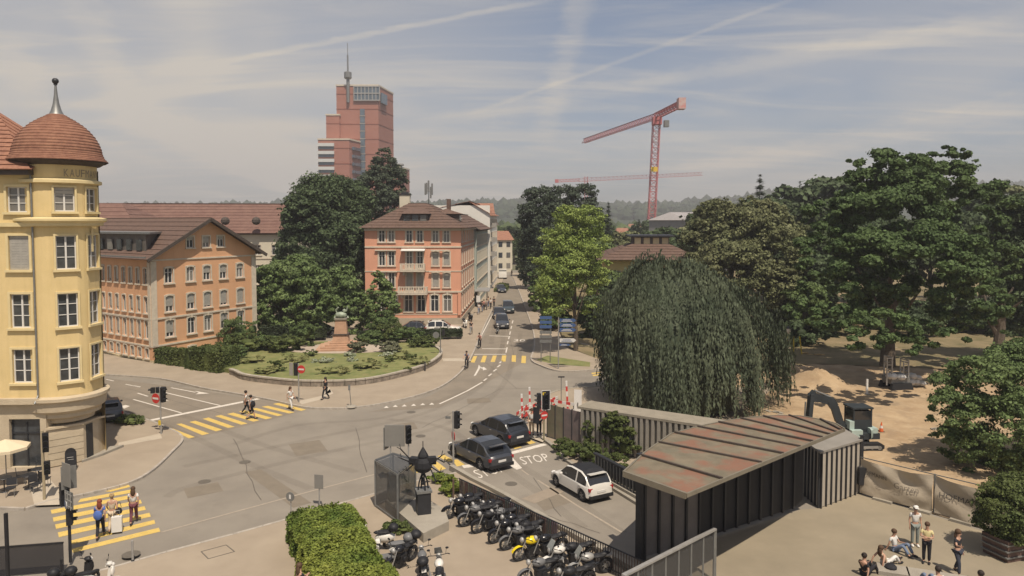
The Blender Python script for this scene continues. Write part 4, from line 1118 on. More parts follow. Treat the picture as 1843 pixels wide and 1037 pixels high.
facade(B6, (-4.5, 147), (-3.6, 176), .12, 15.4, o_, M_WR); facade(B6, (-17, 146.6), (-4.5, 147), .12, 17.4, [], M_WR)
mb = MB(); mb.prism([(-17, 147.2), (-5, 147.5), (-4.2, 176), (-17, 176)], .12, 15.3); part(B6, 'rear_wall', mb, M_WR)
course_roof(B6, (-3.9, 146.6, 15.4), (-3.1, 176.4, 15.4), (-8.8, 146.6, 18.2), (-8, 176, 18.2), 5, M_TILE)
course_roof(B6, (-17, 146.6, 16.4), (-17, 176.4, 16.4), (-8.8, 146.6, 18.2), (-8, 176, 18.2), 3, M_TILE)
for z in (4, 7, 10, 13):
    mb = MB(); mb.box(-3.8, 151, z + .4, 1.2, 3, .9); part(B6, 'balcony', mb, mat('balcony_grey', (.3, .28, .25), .8))
B7 = thing('far_street_house', 'small pale house with a brick red roof at the far end of the street', 'building', (-9, 215, .12))
mb = MB(); mb.prism([(-16, 210), (-5.5, 210), (-5.5, 222), (-16, 222)], .12, 15); part(B7, 'wall', mb, M_CREAM)
course_roof(B7, (-17, 209, 15), (-4.8, 209, 15), (-16, 216, 19.5), (-5.6, 216, 19.5), 4, M_TILE); course_roof(B7, (-4.8, 209, 15), (-4.8, 223, 15), (-5.6, 216, 19.5), (-5.8, 217, 19.5), 3, M_TILE)

# ---------------------------------------------------------------- villa at the right of the street
M_VIL = mat('villa_yellow', (.60, .46, .20), .9, .05, .5)
B8 = thing('villa', 'yellow villa with a brown hipped roof and attic windows behind the weeping beech', 'building', (22, 96, .12))
va, vb, vc, vd = Vector((12.2, 96)), Vector((24.5, 95)), Vector((26.5, 112)), Vector((14, 113))
o_ = [(u, 1.1, z, 1.8, '', 0) for u in (1.6, 4.4, 7.4, 10.5) for z in (1.8, 5.6)]
facade(B8, va, vb, .12, 9.0, o_, M_VIL); facade(B8, vd, va, .12, 9.0, [(u, 1.1, z, 1.8, '', 0) for u in (2, 5, 8, 11, 14.5) for z in (1.8, 5.6)], M_VIL)
mb = MB(); mb.prism([(12.7, 96.5), (24.4, 95.4), (26.4, 112), (14.3, 113)], .12, 8.9); part(B8, 'rear_wall', mb, M_VIL)
EE = [(11.2, 95), (25.5, 94), (27.5, 113), (13, 114)]; rr_ = [(16.5, 99.5), (21.5, 99.2), (22.5, 106), (17.5, 106.5)]
for i in range(4):
    j = (i + 1) % 4; course_roof(B8, (*EE[i], 9.0), (*EE[j], 9.0), (*rr_[i], 11.0), (*rr_[j], 11.0), 6, M_TILEB)
mb = MB(); mb.prism([(16.6, 99.6), (21.6, 99.3), (22.6, 106), (17.5, 106.4)], 10.6, 12.0); lan = part(B8, 'roof_lantern', mb, mat('lantern_frame', (.12, .10, .09), .7, .1, 3))
for k in range(4):
    mb = MB(); mb.box(17.3 + 1.25 * k, 99.44 - .055 * k, 11.45, .85, .08, .85); part(lan, 'pane', mb, mat('cream_panel', (.66, .55, .33), .5, .05, 2), world=True)  # panes in a plain cream surface colour
mb = MB(); mb.prism([(15.9, 99.0), (22.2, 98.6), (23.2, 106.8), (16.8, 107.2)], 12.0, 12.2); part(B8, 'lantern_roof', mb, M_DARK)
# grey hall below the crane
B9 = thing('grey_metal_hall', 'grey sheet metal hall with a sloping roof below the tower crane', 'building', (48, 190, .12))
mb = MB(); mb.prism([(36, 190), (44, 181), (58, 190), (50, 204)], .12, 14.5); part(B9, 'wall', mb, mat('hall_sheet', (.22, .22, .22), .6, .05, 1))
for k in range(9):
    p = Vector((44, 181)).lerp(Vector((58, 190)), (k + .5) / 9); mb = MB(); mb.box(p.x + .03, p.y - .05, 7.2, .12, .1, 14.2, .57); part(B9, 'rib', mb, MATS['hall_sheet'])
mb = MB(); mb.add([(35.5, 190, 14.5), (44, 180.5, 14.5), (58.6, 190, 14.5), (50, 205, 14.5), (41, 188, 16.6), (53.6, 194.5, 16.6)], [(1, 2, 5, 4), (0, 1, 4), (2, 3, 5), (3, 0, 4, 5), (0, 3, 2, 1)]); part(B9, 'roof', mb, mat('hall_roof', (.30, .28, .27), .6, .05, 1))

# ---------------------------------------------------------------- red tower
TW_ = thing('red_tower_block', 'stepped red brick high rise with a glazed top corner and an aerial', 'tower', (-92, 405, 0))
M_TOW = mat('tower_brick', (.34, .15, .11), .85, .04, .06)
M_TOWD = mat('tower_brick_joint', (.24, .085, .055), .85)
def px_x(px, Y): return (px - PW / 2) / FPX * Y * 1.0
YT = 405.0
def tz(py): return AT(900, py, YT).z
def tower_block(x0, x1, ytop, Y0, dep, side, sx, nm='block'):
    xa, xb = AT(x0, 300, Y0).x, AT(x1, 300, Y0).x; zt = AT(900, ytop, Y0).z
    P = [(xa, Y0), (xb, Y0), (xb + sx, Y0 + dep), (xa + 1, Y0 + dep)]
    mb = MB(); mb.prism(P, 0, zt); part(TW_, nm, mb, M_TOW)
    mb = MB(); mb.prism([(p[0] + (.3 if i in (1, 2) else -.3), p[1] + (-.3 if i < 2 else .3)) for i, p in enumerate(P)], zt, zt + .8); part(TW_, 'parapet', mb, M_STONE)
    k = 0; z = zt - 4.6
    while z > 8:
        mb = MB(); mb.prism([(p[0] + (.12 if i in (1, 2) else -.12), p[1] - (.12 if i < 2 else -.1)) for i, p in enumerate(P)], z, z + .45); part(TW_, 'floor_band', mb, M_TOWD); z -= 8.3
    return xa, xb, zt
xa, xb, zt = tower_block(607, 682, 155, YT, 26, 1, 4.0)
xa2, xb2, zt2 = tower_block(588, 612, 208, YT - 2, 24, 1, 0)
xa3, xb3, zt3 = tower_block(573, 629, 252, YT - 14, 18, 1, 4.2)
xa4, xb4, zt4 = tower_block(706, 720, 302, YT + 8, 20, 1, 2.5)
# glazed corner
gx0, gx1 = AT(638, 200, YT).x, AT(684, 200, YT).x; gz0, gz1 = tz(181), tz(156)
mb = MB(); mb.box((gx0 + gx1) / 2, YT - .35, (gz0 + gz1) / 2, gx1 - gx0, .7, gz1 - gz0); gl = part(TW_, 'glazing', mb, mat('tower_glass', (.10, .13, .16), .2, .2, .3, spec=.6))
for k in range(8):
    mb = MB(); mb.box(gx0 + (gx1 - gx0) * k / 7, YT - .8, (gz0 + gz1) / 2, .45, .5, gz1 - gz0); part(gl, 'mullion', mb, M_GALV, world=True)
for z in (gz0, (gz0 + gz1) / 2, gz1): mb = MB(); mb.box((gx0 + gx1) / 2, YT - .82, z, gx1 - gx0 + .6, .4, .6); part(gl, 'transom', mb, M_GALV, world=True)
mb = MB(); mb.box(xb + 2.05, YT + 6.5, (gz0 + gz1) / 2 - 2, .9, 9, gz1 - gz0 - 2, -.15); part(TW_, 'glazing', mb, MATS['tower_glass'])
z = tz(196); sxw = AT(653, 250, YT).x
while z > tz(330):
    mb = MB(); mb.box(sxw, YT - .2, z - 1.8, 2.6, .5, 3.4); part(TW_, 'stair_window', mb, MATS['tower_glass']); z -= 4.2
    mb = MB(); mb.box(sxw, YT - .25, z + .3, 3.0, .6, .5); part(TW_, 'window_sill', mb, M_GALV)
# balconies of the lower left block
bx0, bx1 = xa3, AT(602, 280, YT - 14).x; z = zt3 - 1
while z > tz(345):
    mb = MB(); mb.box((bx0 + bx1) / 2, YT - 14.6, z - 1.6, bx1 - bx0, 1.2, 1.7); part(TW_, 'loggia', mb, mat('balcony_pale', (.55, .55, .53), .8))
    mb = MB(); mb.box((bx0 + bx1) / 2, YT - 14.2, z - 3.2, bx1 - bx0 - .6, .6, 1.5); part(TW_, 'window_band', mb, MATS['tower_glass']); z -= 4.2
    mb = MB(); mb.box(xb3 + 1.4, YT - 6, z + 1.0, 3.2, 10, 1.6, -.2); part(TW_, 'window_band', mb, MATS['tower_glass'])
ax = AT(627, 150, YT).x
mb = MB(); mb.cyl((ax, YT - 1, tz(185)), (ax, YT - 1, tz(143)), .9, n=8); mb.cyl((ax, YT - 1, tz(143)), (ax, YT - 1, tz(100)), .45, n=6); mb.cyl((ax, YT - 1, tz(100)), (ax, YT - 1, tz(78)), .18, n=5); aer = part(TW_, 'aerial', mb, M_GREYM)
mb = MB(); mb.lathe([(1.6, tz(143)), (2.1, tz(141)), (2.1, tz(131)), (1.4, tz(130))], 14, (ax, YT - 1, 0)); part(TW_, 'aerial_drum', mb, M_GREYM)
mb = MB(); mb.box((xa4 + xb4) / 2, YT + 12, zt4 + 2.0, 7, 7, .8); mb.box((xa4 + xb4) / 2, YT + 12, zt4 + .8, 5, 5, 2); part(TW_, 'roof_pavilion', mb, M_GALV)

# ---------------------------------------------------------------- cranes
M_CRANE = mat('crane_red', (.46, .15, .155), .6, .1, 1)  # red paled in the colour itself to stand for distance haze
def lattice(mb, a, b, w, h, n, r=.09, tri=False):
    a, b = Vector(a), Vector(b); t = (b - a).normalized()
    up = Vector((0, 0, 1)) if abs(t.z) < .9 else Vector((0, 1, 0))
    x = t.cross(up).normalized() * w / 2; y = x.cross(t).normalized() * h / 2
    C4 = [(-x - y), (x - y), (x + y), (-x + y)] if not tri else [(-x - y), (x - y), y, y]
    for c in C4: mb.bar(a + c, b + c, r * 2, r * 2)
    for i in range(n):
        p, q = a.lerp(b, i / n), a.lerp(b, (i + 1) / n)
        for k in range(4):
            c, d = C4[k], C4[(k + 1) % 4]
            mb.bar(p + c, (q + d), r * 1.3, r * 1.3)
            mb.bar(p + c, p + d, r * 1.1, r * 1.1)
crA = thing('tower_crane', 'tall red tower crane with its jib reaching away over the park trees', 'crane', (48, 250, 0))
CRB = Vector((47.6, 250, 0)); CRT = Vector((49.6, 250, AT(1172, 216, 250).z))
mb = MB(); lattice(mb, CRB, CRT, 2.3, 2.3, 26, .12); part(crA, 'mast', mb, M_CRANE)
jt = AT(1050, 254, 322); ct = AT(1226, 187, 226); top = Vector((CRT.x, 250, CRT.z + 1.4))
mb = MB(); lattice(mb, top, jt, 1.4, 1.9, 30, .10, True); part(crA, 'jib', mb, M_CRANE)
mb = MB(); lattice(mb, top, ct, 1.6, 1.5, 9, .14); part(crA, 'counter_jib', mb, M_CRANE)
mb = MB(); mb.box(*ct, 2.2, 3.0, 3.4); part(crA, 'counterweight', mb, mat('counterweight', (.5, .45, .42), .8, .3, .6, col2=(.5, .12, .1)))
mb = MB(); mb.box(CRT.x, 249.5, CRT.z - .4, 3.0, 3.2, 2.6); part(crA, 'slewing_unit', mb, M_CRANE)
mb = MB(); mb.box(CRT.x + 2.9, 247.8, CRT.z - 1.6, 1.6, 1.9, 2.2); part(crA, 'operator_cab', mb, M_GREYM)
zz = AT(1170, 305, 249).z; mb = MB(); mb.box(48.7, 248.6, zz, 2.2, .6, 1.6); part(crA, 'yellow_sign', mb, mat('crane_yellow', (.62, .42, .05), .6))
crB = thing('distant_tower_crane', 'second red crane lower and further off with a nearly level jib', 'crane', (60, 430, 0))
a_, b_, m_ = AT(1042, 324, 430), AT(1264, 313, 452), AT(1055, 324, 431)
mb = MB(); lattice(mb, a_, b_, 1.4, 2.0, 30, .07, True); part(crB, 'jib', mb, M_CRANE)
mb = MB(); lattice(mb, (m_.x, m_.y, 0), (m_.x, m_.y, m_.z + 2), 1.8, 1.8, 14, .09); part(crB, 'mast', mb, M_CRANE)
c2 = AT(1002, 326, 426); mb = MB(); lattice(mb, a_, c2, 1.6, 1.4, 7, .1); mb.box(*c2, 2, 2, 2); part(crB, 'counter_jib', mb, M_CRANE)
# ---------------------------------------------------------------- wooded hills on the horizon
rng = np.random.default_rng(5)
def ridge_z(x, Y=1500.0):
    px = PW / 2 + x / Y * FPX
    py = float(np.interp(px, [-600, 180, 400, 640, 830, 930, 1100, 1200, 1300, 1400, 1500, 1650, 1843, 2600], [380, 378, 377, 376, 374, 370, 377, 374, 366, 357, 352, 346, 338, 330]))
    return HCAM + (400 - py) / FPX * Y
mb = MB(); NX, NY = 90, 10
for j in range(NY + 1):
    for i in range(NX + 1):
        x = -2600 + 5200 * i / NX; Y = 560 + 1000 * j / NY; s = j / NY
        zz = ridge_z(x * 1500 / max(Y, 900)) * (3 * s * s - 2 * s ** 3) + rng.uniform(-1, 1) * 2 * s
        mb.v.append((x, Y, zz - .04))
for j in range(NY):
    for i in range(NX): mb.f.append((j * (NX + 1) + i, j * (NX + 1) + i + 1, (j + 1) * (NX + 1) + i + 1, (j + 1) * (NX + 1) + i)); mb.m.append(0)
hills = struct('hills', mb, mat('hill_forest_floor', (.035, .05, .025), .95, .3, .02), smooth=True)
def blob_field(name, label, cat, pts, m, seed):
    """crowns of a far wood, each a small lumpy solid, joined"""
    r = np.random.default_rng(seed); proto = MB().ball((0, 0, 0), 1, 7); pv = np.array(proto.v); V = []; F = []; b = 0
    for (x, y, z, rr) in pts:
        q = pv * (1 + r.uniform(-.22, .22, len(pv)))[:, None] * np.array([rr, rr, rr * r.uniform(.9, 1.6)]) + np.array([x, y, z])
        V.extend(map(tuple, q)); F.extend(tuple(i + b for i in f) for f in proto.f); b += len(pv)
    mbx = MB(); mbx.v = V; mbx.f = F; mbx.m = [0] * len(F)
    o = bpy.data.objects.new(name, mbx.mesh(name, m)); link(o); tag(o, label, cat, kind='stuff'); return o
P_ = []
for k in range(5200):
    x = rng.uniform(-1500, 1700); s = rng.uniform(.25, 1.0) ** .6; Y = 560 + 1000 * s
    zz = ridge_z(x * 1500 / max(Y, 900)) * (3 * s * s - 2 * s ** 3)
    P_.append((x, Y, zz + rng.uniform(-2, 3), rng.uniform(6, 12)))
blob_field('forest', 'dark wooded ridge along the horizon behind the whole town', 'forest', P_, mat('far_forest', (.024, .038, .020), .9, .3, .02, col2=(.045, .06, .03), island=.3), 3)
P_ = []
for k in range(1500):
    x = rng.uniform(-420, 520); Y = rng.uniform(300, 560); P_.append((x, Y, rng.uniform(3, 7), rng.uniform(4, 7)))
blob_field('town_greenery', 'distant belt of town trees between the roofs and the hills', 'trees', P_, mat('town_trees', (.04, .06, .025), .9, .3, .05, col2=(.07, .09, .035), island=.35), 4)

# ---------------------------------------------------------------- houses between the trees
M_HW = [M_CREAM, M_WR, mat('house_ochre', (.46, .36, .22), .9), mat('house_grey', (.34, .33, .31), .9)]
hl = [('small white house with a red roof among the trees beyond the street', 890, 205, 9, 9, 0, .2), ('white house with a brown roof half hidden beyond the bright tree', 1130, 330, 12, 8, 1, .1),
      ('pale house on the wooded slope above the villa', 1085, 560, 16, 12, 1, 0), ('ochre house in front of the hills beyond the salmon house', 815, 300, 14, 12, 2, .3),
      ('cream house near the foot of the hills left of the tower', 480, 340, 18, 15, 0, .1), ('grey house far off right of the grey hall', 1330, 420, 18, 10, 3, .2),
      ('little white house showing above the villa roof', 1150, 430, 14, 9, 1, -.1), ('grey flat block behind the street trees', 860, 400, 22, 12, 3, 0)]
for lab, px, Y, wd2, h, mi, rz in hl:
    x = AT(px, 400, Y).x; t = thing('distant_house', lab, 'house', (x, Y, 0), rz, 'houses scattered beyond the street')
    mb = MB(); mb.box(0, 0, h / 2, wd2, wd2 * .7, h); part(t, 'wall', mb, M_HW[mi], world=False)
    mb = MB(); a, b, c = wd2 / 2 + .5, wd2 * .35 + .5, h + wd2 * .28
    mb.add([(-a, -b, h), (a, -b, h), (a, b, h), (-a, b, h), (-a * .8, 0, c), (a * .8, 0, c)], [(0, 1, 5, 4), (2, 3, 4, 5), (1, 2, 5), (3, 0, 4), (3, 2, 1, 0)]); part(t, 'roof', mb, M_TILE if mi != 3 else M_TILEB, world=False)
    for i in range(4):
        for j in range(int(h // 3)):
            mb = MB(); mb.box(-wd2 / 2 + wd2 * (i + .5) / 4, -wd2 * .35 - .02, 1.8 + 3 * j, 1.1, .1, 1.4); part(t, 'window', mb, M_GLASS, world=False)

# ---------------------------------------------------------------- trees
def tree(name, label, base, blobs, n, size, m, seed, th, tr, group=None, cat='tree', **kw):
    me = leaf_mesh('crown', blobs, n, size, seed, m, **kw)
    return plant(name, label, cat, (*base[:2], base[2] if len(base) > 2 else 0), me, trunk_mb(th, tr, seed, 5, max(b[3] for b in blobs) * .6), group)
def blobs_px(base, Y, L):
    """crown lumps surveyed as (px, py, radius px, squash): each at its own distance offset"""
    out = []
    for px, py, r, sq, dy in L:
        p = AT(px, py, Y + dy); k = (Y + dy) / FPX
        out.append((p.x - base[0], p.y - base[1], p.z, r * k, r * k * .9, r * k * sq))
    return out
# big dark tree left of the salmon house
b = (-26.5, 106); tree('lime_tree', 'big dark spreading tree between the apricot and the salmon house', (*b, .5),
    blobs_px(b, 106, [(590, 390, 62, 1.0, 0), (545, 400, 36, 1.1, -3), (625, 380, 44, 1.05, 2), (540, 450, 38, 1, -2), (620, 450, 50, 1, -3), (575, 500, 52, .9, -4), (645, 500, 36, 1, -3), (525, 500, 26, 1, -2), (640, 555, 40, .8, -2), (560, 365, 32, .9, 0), (608, 345, 26, .8, 0), (545, 560, 40, .8, 0)]),
    70000, .38, L_DARK, 11, 9, .45)
b = (-24, 128); tree('tall_tree', 'tall narrow dark tree rising in front of the tower block', (*b, .5),
    blobs_px(b, 128, [(692, 320, 26, 1.3, 0), (690, 292, 17, 1.2, 0), (708, 345, 26, 1.3, 1), (676, 350, 30, 1.2, -1), (700, 385, 36, 1.1, 0), (660, 390, 34, 1.1, 0), (690, 430, 40, 1, 0)]),
    34000, .38, mat('leaf_dark_b', (.06, .078, .05), .6, 0, .35, col2=(.09, .11, .068), leaf=True, island=.35, spec=.15), 12, 10, .4)
# lighter trees round the monument
for i, (lab, bp, Y, L, n) in enumerate((
        ('broad mid green tree left of the monument', (505, 612), 86, [(500, 520, 36, 1.1, 0), (540, 515, 40, 1.0, 0), (560, 555, 36, 1, -1), (510, 565, 40, .8, -1), (540, 490, 24, 1, 0), (480, 555, 22, 1, 0), (575, 590, 22, .8, 0), (475, 580, 20, .9, 0)], 26000),
        ('middle green tree right behind the monument', (620, 612), 90, [(615, 525, 28, 1.2, 0), (605, 560, 30, 1, 0), (640, 560, 30, 1, 0), (620, 500, 16, 1, 0), (635, 590, 24, .8, 0), (585, 580, 22, .9, 0)], 16000),
        ('slender lighter green tree at the corner of the salmon house', (684, 606), 88, [(682, 530, 18, 1.6, 0), (690, 560, 24, 1.3, 0), (680, 505, 9, 1.5, 0), (676, 590, 18, .7, 0), (700, 578, 14, .9, 0)], 9000))):
    g = G(*bp, .5); b = (AT(bp[0], 600, Y).x, Y)
    tree('garden_tree', lab, (*b, .5), blobs_px(b, Y, L), n, .30, mat('leaf_fresh', (.105, .155, .048), .6, 0, .4, col2=(.16, .215, .078), leaf=True, island=.35) if i < 2 else mat('leaf_mid_b', (.125, .175, .055), .6, 0, .4, col2=(.18, .24, .085), leaf=True, island=.35), 20 + i, 3.5, .16, 'trees round the monument')
# street trees on the right: dark row and bright false acacia
for i, (lab, px, Y, L, n, m) in enumerate((
        ('tall dark street tree with a feathery top at the right kerb', 985, 112, [(985, 420, 42, 1.2, 0), (975, 375, 34, 1.0, 0), (1010, 365, 30, .9, 3), (1045, 360, 28, .9, 6), (955, 400, 24, 1.2, -2), (960, 460, 26, 1.2, 0), (990, 490, 40, 1, 0), (1050, 400, 34, 1.1, 5), (958, 355, 16, .9, 0), (1065, 345, 12, .8, 6), (960, 510, 22, 1, 0)], 34000, L_PINE),
        ('low dark street tree between the signposts and the road', 1000, 93, [(985, 520, 26, 1.1, 0), (1005, 545, 30, 1, 1), (975, 550, 20, 1, 0), (1000, 580, 26, .8, 0), (968, 500, 16, 1, 1)], 14000, L_MID),
        ('shady tree filling the gap between the bright tree and the beech', 1070, 86, [(1070, 560, 26, 1, 0), (1085, 520, 22, 1.1, 1), (1060, 590, 24, .8, 0), (1080, 600, 24, .8, 0)], 12000, L_DARK),
        ('dark round street tree lining the far right kerb', 958, 150, [(955, 440, 26, 1.1, 0), (965, 480, 28, 1.1, 0), (950, 490, 18, 1, 0), (972, 430, 22, 1, 0)], 12000, L_DARK),
        ('small dark street tree nearest the far end of the road', 940, 185, [(940, 455, 14, 1.2, 0), (950, 480, 14, 1.2, 0), (938, 480, 9, 1.3, 0)], 6000, L_DARK),
        ('round green tree closing the far end of the street at left', 905, 215, [(900, 440, 20, 1.1, 0), (915, 455, 16, 1.2, 0), (893, 460, 14, 1.1, 0)], 7000, L_MID))):
    b = (AT(px, 500, Y).x, Y); tree('street_tree', lab, (*b, .1), blobs_px(b, Y, L), n, .36 if i else .34, m, 30 + i, 5, .25, 'trees along the street')
b = (6.9, 77.5); tree('false_acacia', 'bright yellow green airy tree beside the direction signs', (*b, .13),
    blobs_px(b, 77.5, [(1030, 410, 30, 1.0, 0), (1060, 400, 26, 1, 1), (1000, 440, 26, 1, -1), (1040, 460, 36, .9, 0), (985, 480, 26, .8, -1), (1075, 440, 22, 1, 2), (1000, 520, 32, .9, -2), (1020, 490, 30, .9, -2), (1000, 555, 24, .8, -2), (975, 540, 16, .8, -2), (1060, 500, 26, 1, 1), (1070, 560, 20, .9, 1), (1015, 385, 16, .8, 0), (960, 470, 12, .7, -1), (1085, 480, 14, .8, 1)]),
    30000, .21, L_LIGHT, 41, 6.5, .22, core=0, clump=.42, gap=.22)
# park trees right
b = (27, 88); tree('plane_tree', 'olive green park tree with clumpy foliage behind the weeping beech', (*b, .3),
    blobs_px(b, 88, [(1330, 430, 56, .9, 0), (1290, 400, 40, .8, 2), (1370, 410, 44, .9, 0), (1260, 440, 34, .9, 2), (1400, 460, 46, 1, -2), (1320, 490, 60, .8, -3), (1390, 520, 44, .8, -3), (1270, 490, 36, .8, 0), (1350, 380, 26, .7, 0), (1300, 372, 18, .6, 0), (1425, 420, 24, .9, 0)]),
    60000, .34, L_OLIVE, 51, 7, .4, clump=.26)
b = (36.2, 69); tree('horse_chestnut', 'huge dark green park tree shading the building site', (*b, .2),
    blobs_px(b, 66, [(1600, 400, 92, 1.0, 0), (1680, 330, 60, .8, 2), (1600, 320, 58, .8, 0), (1540, 345, 36, .9, 0), (1730, 310, 36, .8, 3), (1755, 400, 60, 1.1, 2), (1790, 480, 46, 1.1, 0), (1500, 400, 48, 1.0, -1), (1480, 470, 50, .9, -3), (1560, 480, 76, .8, -6), (1660, 480, 84, .9, -7), (1740, 540, 66, .7, -4), (1500, 550, 46, .7, -4), (1590, 560, 60, .6, -6), (1660, 590, 52, .6, -6), (1460, 520, 30, .8, -2), (1715, 288, 34, .6, 2), (1630, 290, 26, .6, 0), (1530, 305, 18, .6, 0), (1600, 600, 30, .5, -5), (1650, 620, 26, .6, -5), (1500, 575, 50, .5, -11), (1580, 590, 56, .45, -12), (1650, 600, 44, .5, -11), (1450, 560, 36, .6, -8), (1540, 615, 42, .5, -13), (1625, 622, 42, .5, -13), (1695, 612, 40, .5, -11), (1475, 600, 34, .5, -10), (1760, 590, 40, .6, -6)]),
    150000, .31, mat('leaf_chestnut', (.058, .092, .034), .6, 0, .35, col2=(.10, .145, .052), leaf=True, island=.35, spec=.15), 61, 7, .6, clump=.22, clumps=620)
b = (46, 68); tree('park_tree', 'dark tree at the right edge of the park behind the site', (*b, .2),
    blobs_px(b, 70, [(1830, 400, 40, 1.2, 0), (1850, 470, 50, 1.2, 0), (1840, 550, 50, 1, 0), (1800, 590, 30, .7, 0), (1900, 500, 60, 1.2, 0)]), 26000, .42, L_DARK, 62, 6, .5)
b = (13.2, 51.3)
# near right tree
b = (31.8, 40.5); tree('near_tree', 'near round dark green tree at the right edge over the site', (*b, .05),
    blobs_px(b, 40.5, [(1760, 700, 66, .9, 0), (1815, 690, 72, .9, 1), (1720, 740, 44, .8, -1), (1790, 770, 74, .9, -1), (1850, 780, 80, 1, 0), (1720, 800, 36, .8, 0), (1830, 650, 40, .7, 1), (1890, 700, 80, 1.1, 1), (1760, 830, 44, .7, 0), (1700, 700, 24, .7, 0), (1800, 850, 64, .6, 1), (1740, 862, 36, .5, 0), (1860, 870, 80, .6, 1), (1690, 760, 26, .7, 0)]),
    80000, .17, L_MID, 71, 3, .16, clump=.26, clumps=520)
# conifers on the skyline
def conifer(label, px, pyt, Y, w_, seed, base_py=420, group='conifers on the skyline', dens=1.0):
    top = AT(px, pyt, Y); r = random.Random(seed); t = thing('conifer', label, 'tree', (top.x, Y, 0), 0, group)
    mb = MB(); mb.cyl((0, 0, 0), (0, 0, top.z), .3, .04, 6); part(t, 'trunk', mb, M_BARK, world=False)
    rr = np.random.default_rng(seed); h = top.z; n = int(3200 * dens)
    s = rr.random(n) ** .6; lev = np.floor(s * 16) / 16 + rr.normal(0, .012, n); lev = np.clip(lev, 0, 1)
    rad = w_ * lev ** .8 * rr.random(n) ** .5 * (0.75 + .35 * rr.random(n)); a = rr.random(n) * 6.283
    sector = np.sin(a * 5 + np.floor(s * 16) * 2.1); rad *= .75 + .3 * sector
    P = np.stack([np.cos(a) * rad, np.sin(a) * rad, h - lev * h * .75 - rad * .12], 1)
    d = np.stack([np.cos(a), np.sin(a), -.25 + 0 * a], 1); u = np.cross(d, [0, 0, 1.0]); u /= np.linalg.norm(u, axis=1)[:, None]
    sz = .5
    V = np.stack([P - u * sz * .3, P + d * sz, P + u * sz * .3, P - d * sz * .3 + [0, 0, -.15]], 1).reshape(-1, 3)
    me = bpy.data.meshes.new('foliage'); me.from_pydata(V.tolist(), [], np.arange(4 * n).reshape(-1, 4).tolist()); me.materials.append(L_PINE)
    link(bpy.data.objects.new('foliage', me), t)
conifer('dark ragged pine rising above the olive park tree', 1368, 314, 120, 4.2, 3)
conifer('thin bare pine standing alone on the skyline', 1440, 326, 135, 2.4, 4, dens=.35)
conifer('dark conifer just left of the grey hall', 1150, 395, 170, 3.4, 5)
conifer('dark conifer poking up behind the bright street tree', 1095, 365, 150, 2.8, 6)
# background trees, four shapes shared
PT = [leaf_mesh('crown', random_blobs(100 + i, 5.5, 5.5, 4.6, 7.2, 8), 10000, .5, 100 + i, m) for i, m in enumerate((L_DARK, L_MID, L_OLIVE, leafmat('leaf_far', (.045, .065, .03), (.07, .09, .04))))]
TT = trunk_mb(6, .3, 9, 4, 3).mesh('trunk', M_BARK)
adj = ['rounded', 'tall', 'wide', 'ragged', 'low', 'dense', 'lopsided', 'small', 'domed', 'broad']
bgt = [(1125, 140, 1.1, 2, 'behind the bright street tree'), (1180, 150, 1.0, 3, 'above the villa roof, left of the grey hall'), (1215, 122, 1.15, 0, 'behind the right end of the villa'), (1245, 135, 1.3, 2, 'right of the grey hall'),
       (1300, 140, 1.5, 3, 'behind the olive park tree'), (1380, 112, 1.55, 0, 'under the ragged pine'), (1440, 108, 1.5, 3, 'left of the huge park tree'), (1480, 125, 1.9, 0, 'under the lone thin pine'), (1440, 92, .9, 0, 'in the shade left of the huge park tree'),
       (1500, 100, 1.2, 3, 'behind the huge park tree, its left half'), (1580, 105, 1.3, 0, 'behind the trunk of the huge park tree'), (1680, 105, 1.3, 3, 'behind the huge park tree, its right half'), (1770, 112, 1.6, 0, 'between the huge tree and the right picture edge'),
       (1840, 120, 1.8, 2, 'on the far right skyline'), (1800, 95, 1.2, 3, 'low at the right edge behind the park'), (470, 100, .72, 1, 'beside the right end of the apricot house'), (600, 118, .9, 0, 'behind the lime tree'), (545, 116, .9, 0, 'behind the left of the lime tree'),
       (1075, 165, 1.25, 0, 'behind the feathery street tree'), (1060, 125, 1.0, 1, 'right of the feathery street tree'), (1110, 96, .7, 1, 'at the left corner of the villa'), (1020, 200, 1.3, 3, 'far behind the feathery street tree'),
       (925, 240, 1.1, 3, 'at the far end of the street, right'), (880, 260, 1.2, 1, 'at the far end of the street, left'), (850, 280, 1.2, 3, 'beyond the red roof of the street'), (800, 240, 1.1, 0, 'just behind the salmon house chimney'), (330, 230, 1.3, 3, 'beyond the red roofs at left'),
       (430, 260, 1.4, 0, 'between the red roofs and the tower'), (500, 220, 1.3, 3, 'left of the tower foot'), (240, 260, 1.4, 0, 'at the far left beyond the roofs'), (1160, 230, 1.3, 0, 'left of the grey hall, further back'), (1320, 240, 1.6, 3, 'in the distance right of the grey hall'),
       (1400, 200, 1.5, 0, 'in the distance beyond the park'), (1240, 100, .8, 0, 'low between the villa and the beech'), (1450, 84, .62, 1, 'beside the old lamp in the park'), (1420, 98, .8, 3, 'right behind the weeping beech')]
for i, (px, Y, s, k, where) in enumerate(bgt):
    x = AT(px, 450, Y).x
    plant('background_tree', f'{adj[(i * 3 + i // 10) % 10]} green tree {where}', 'tree', (x, Y, .1), PT[k], TT, 'background trees of the town and park', i * 1.7, s)
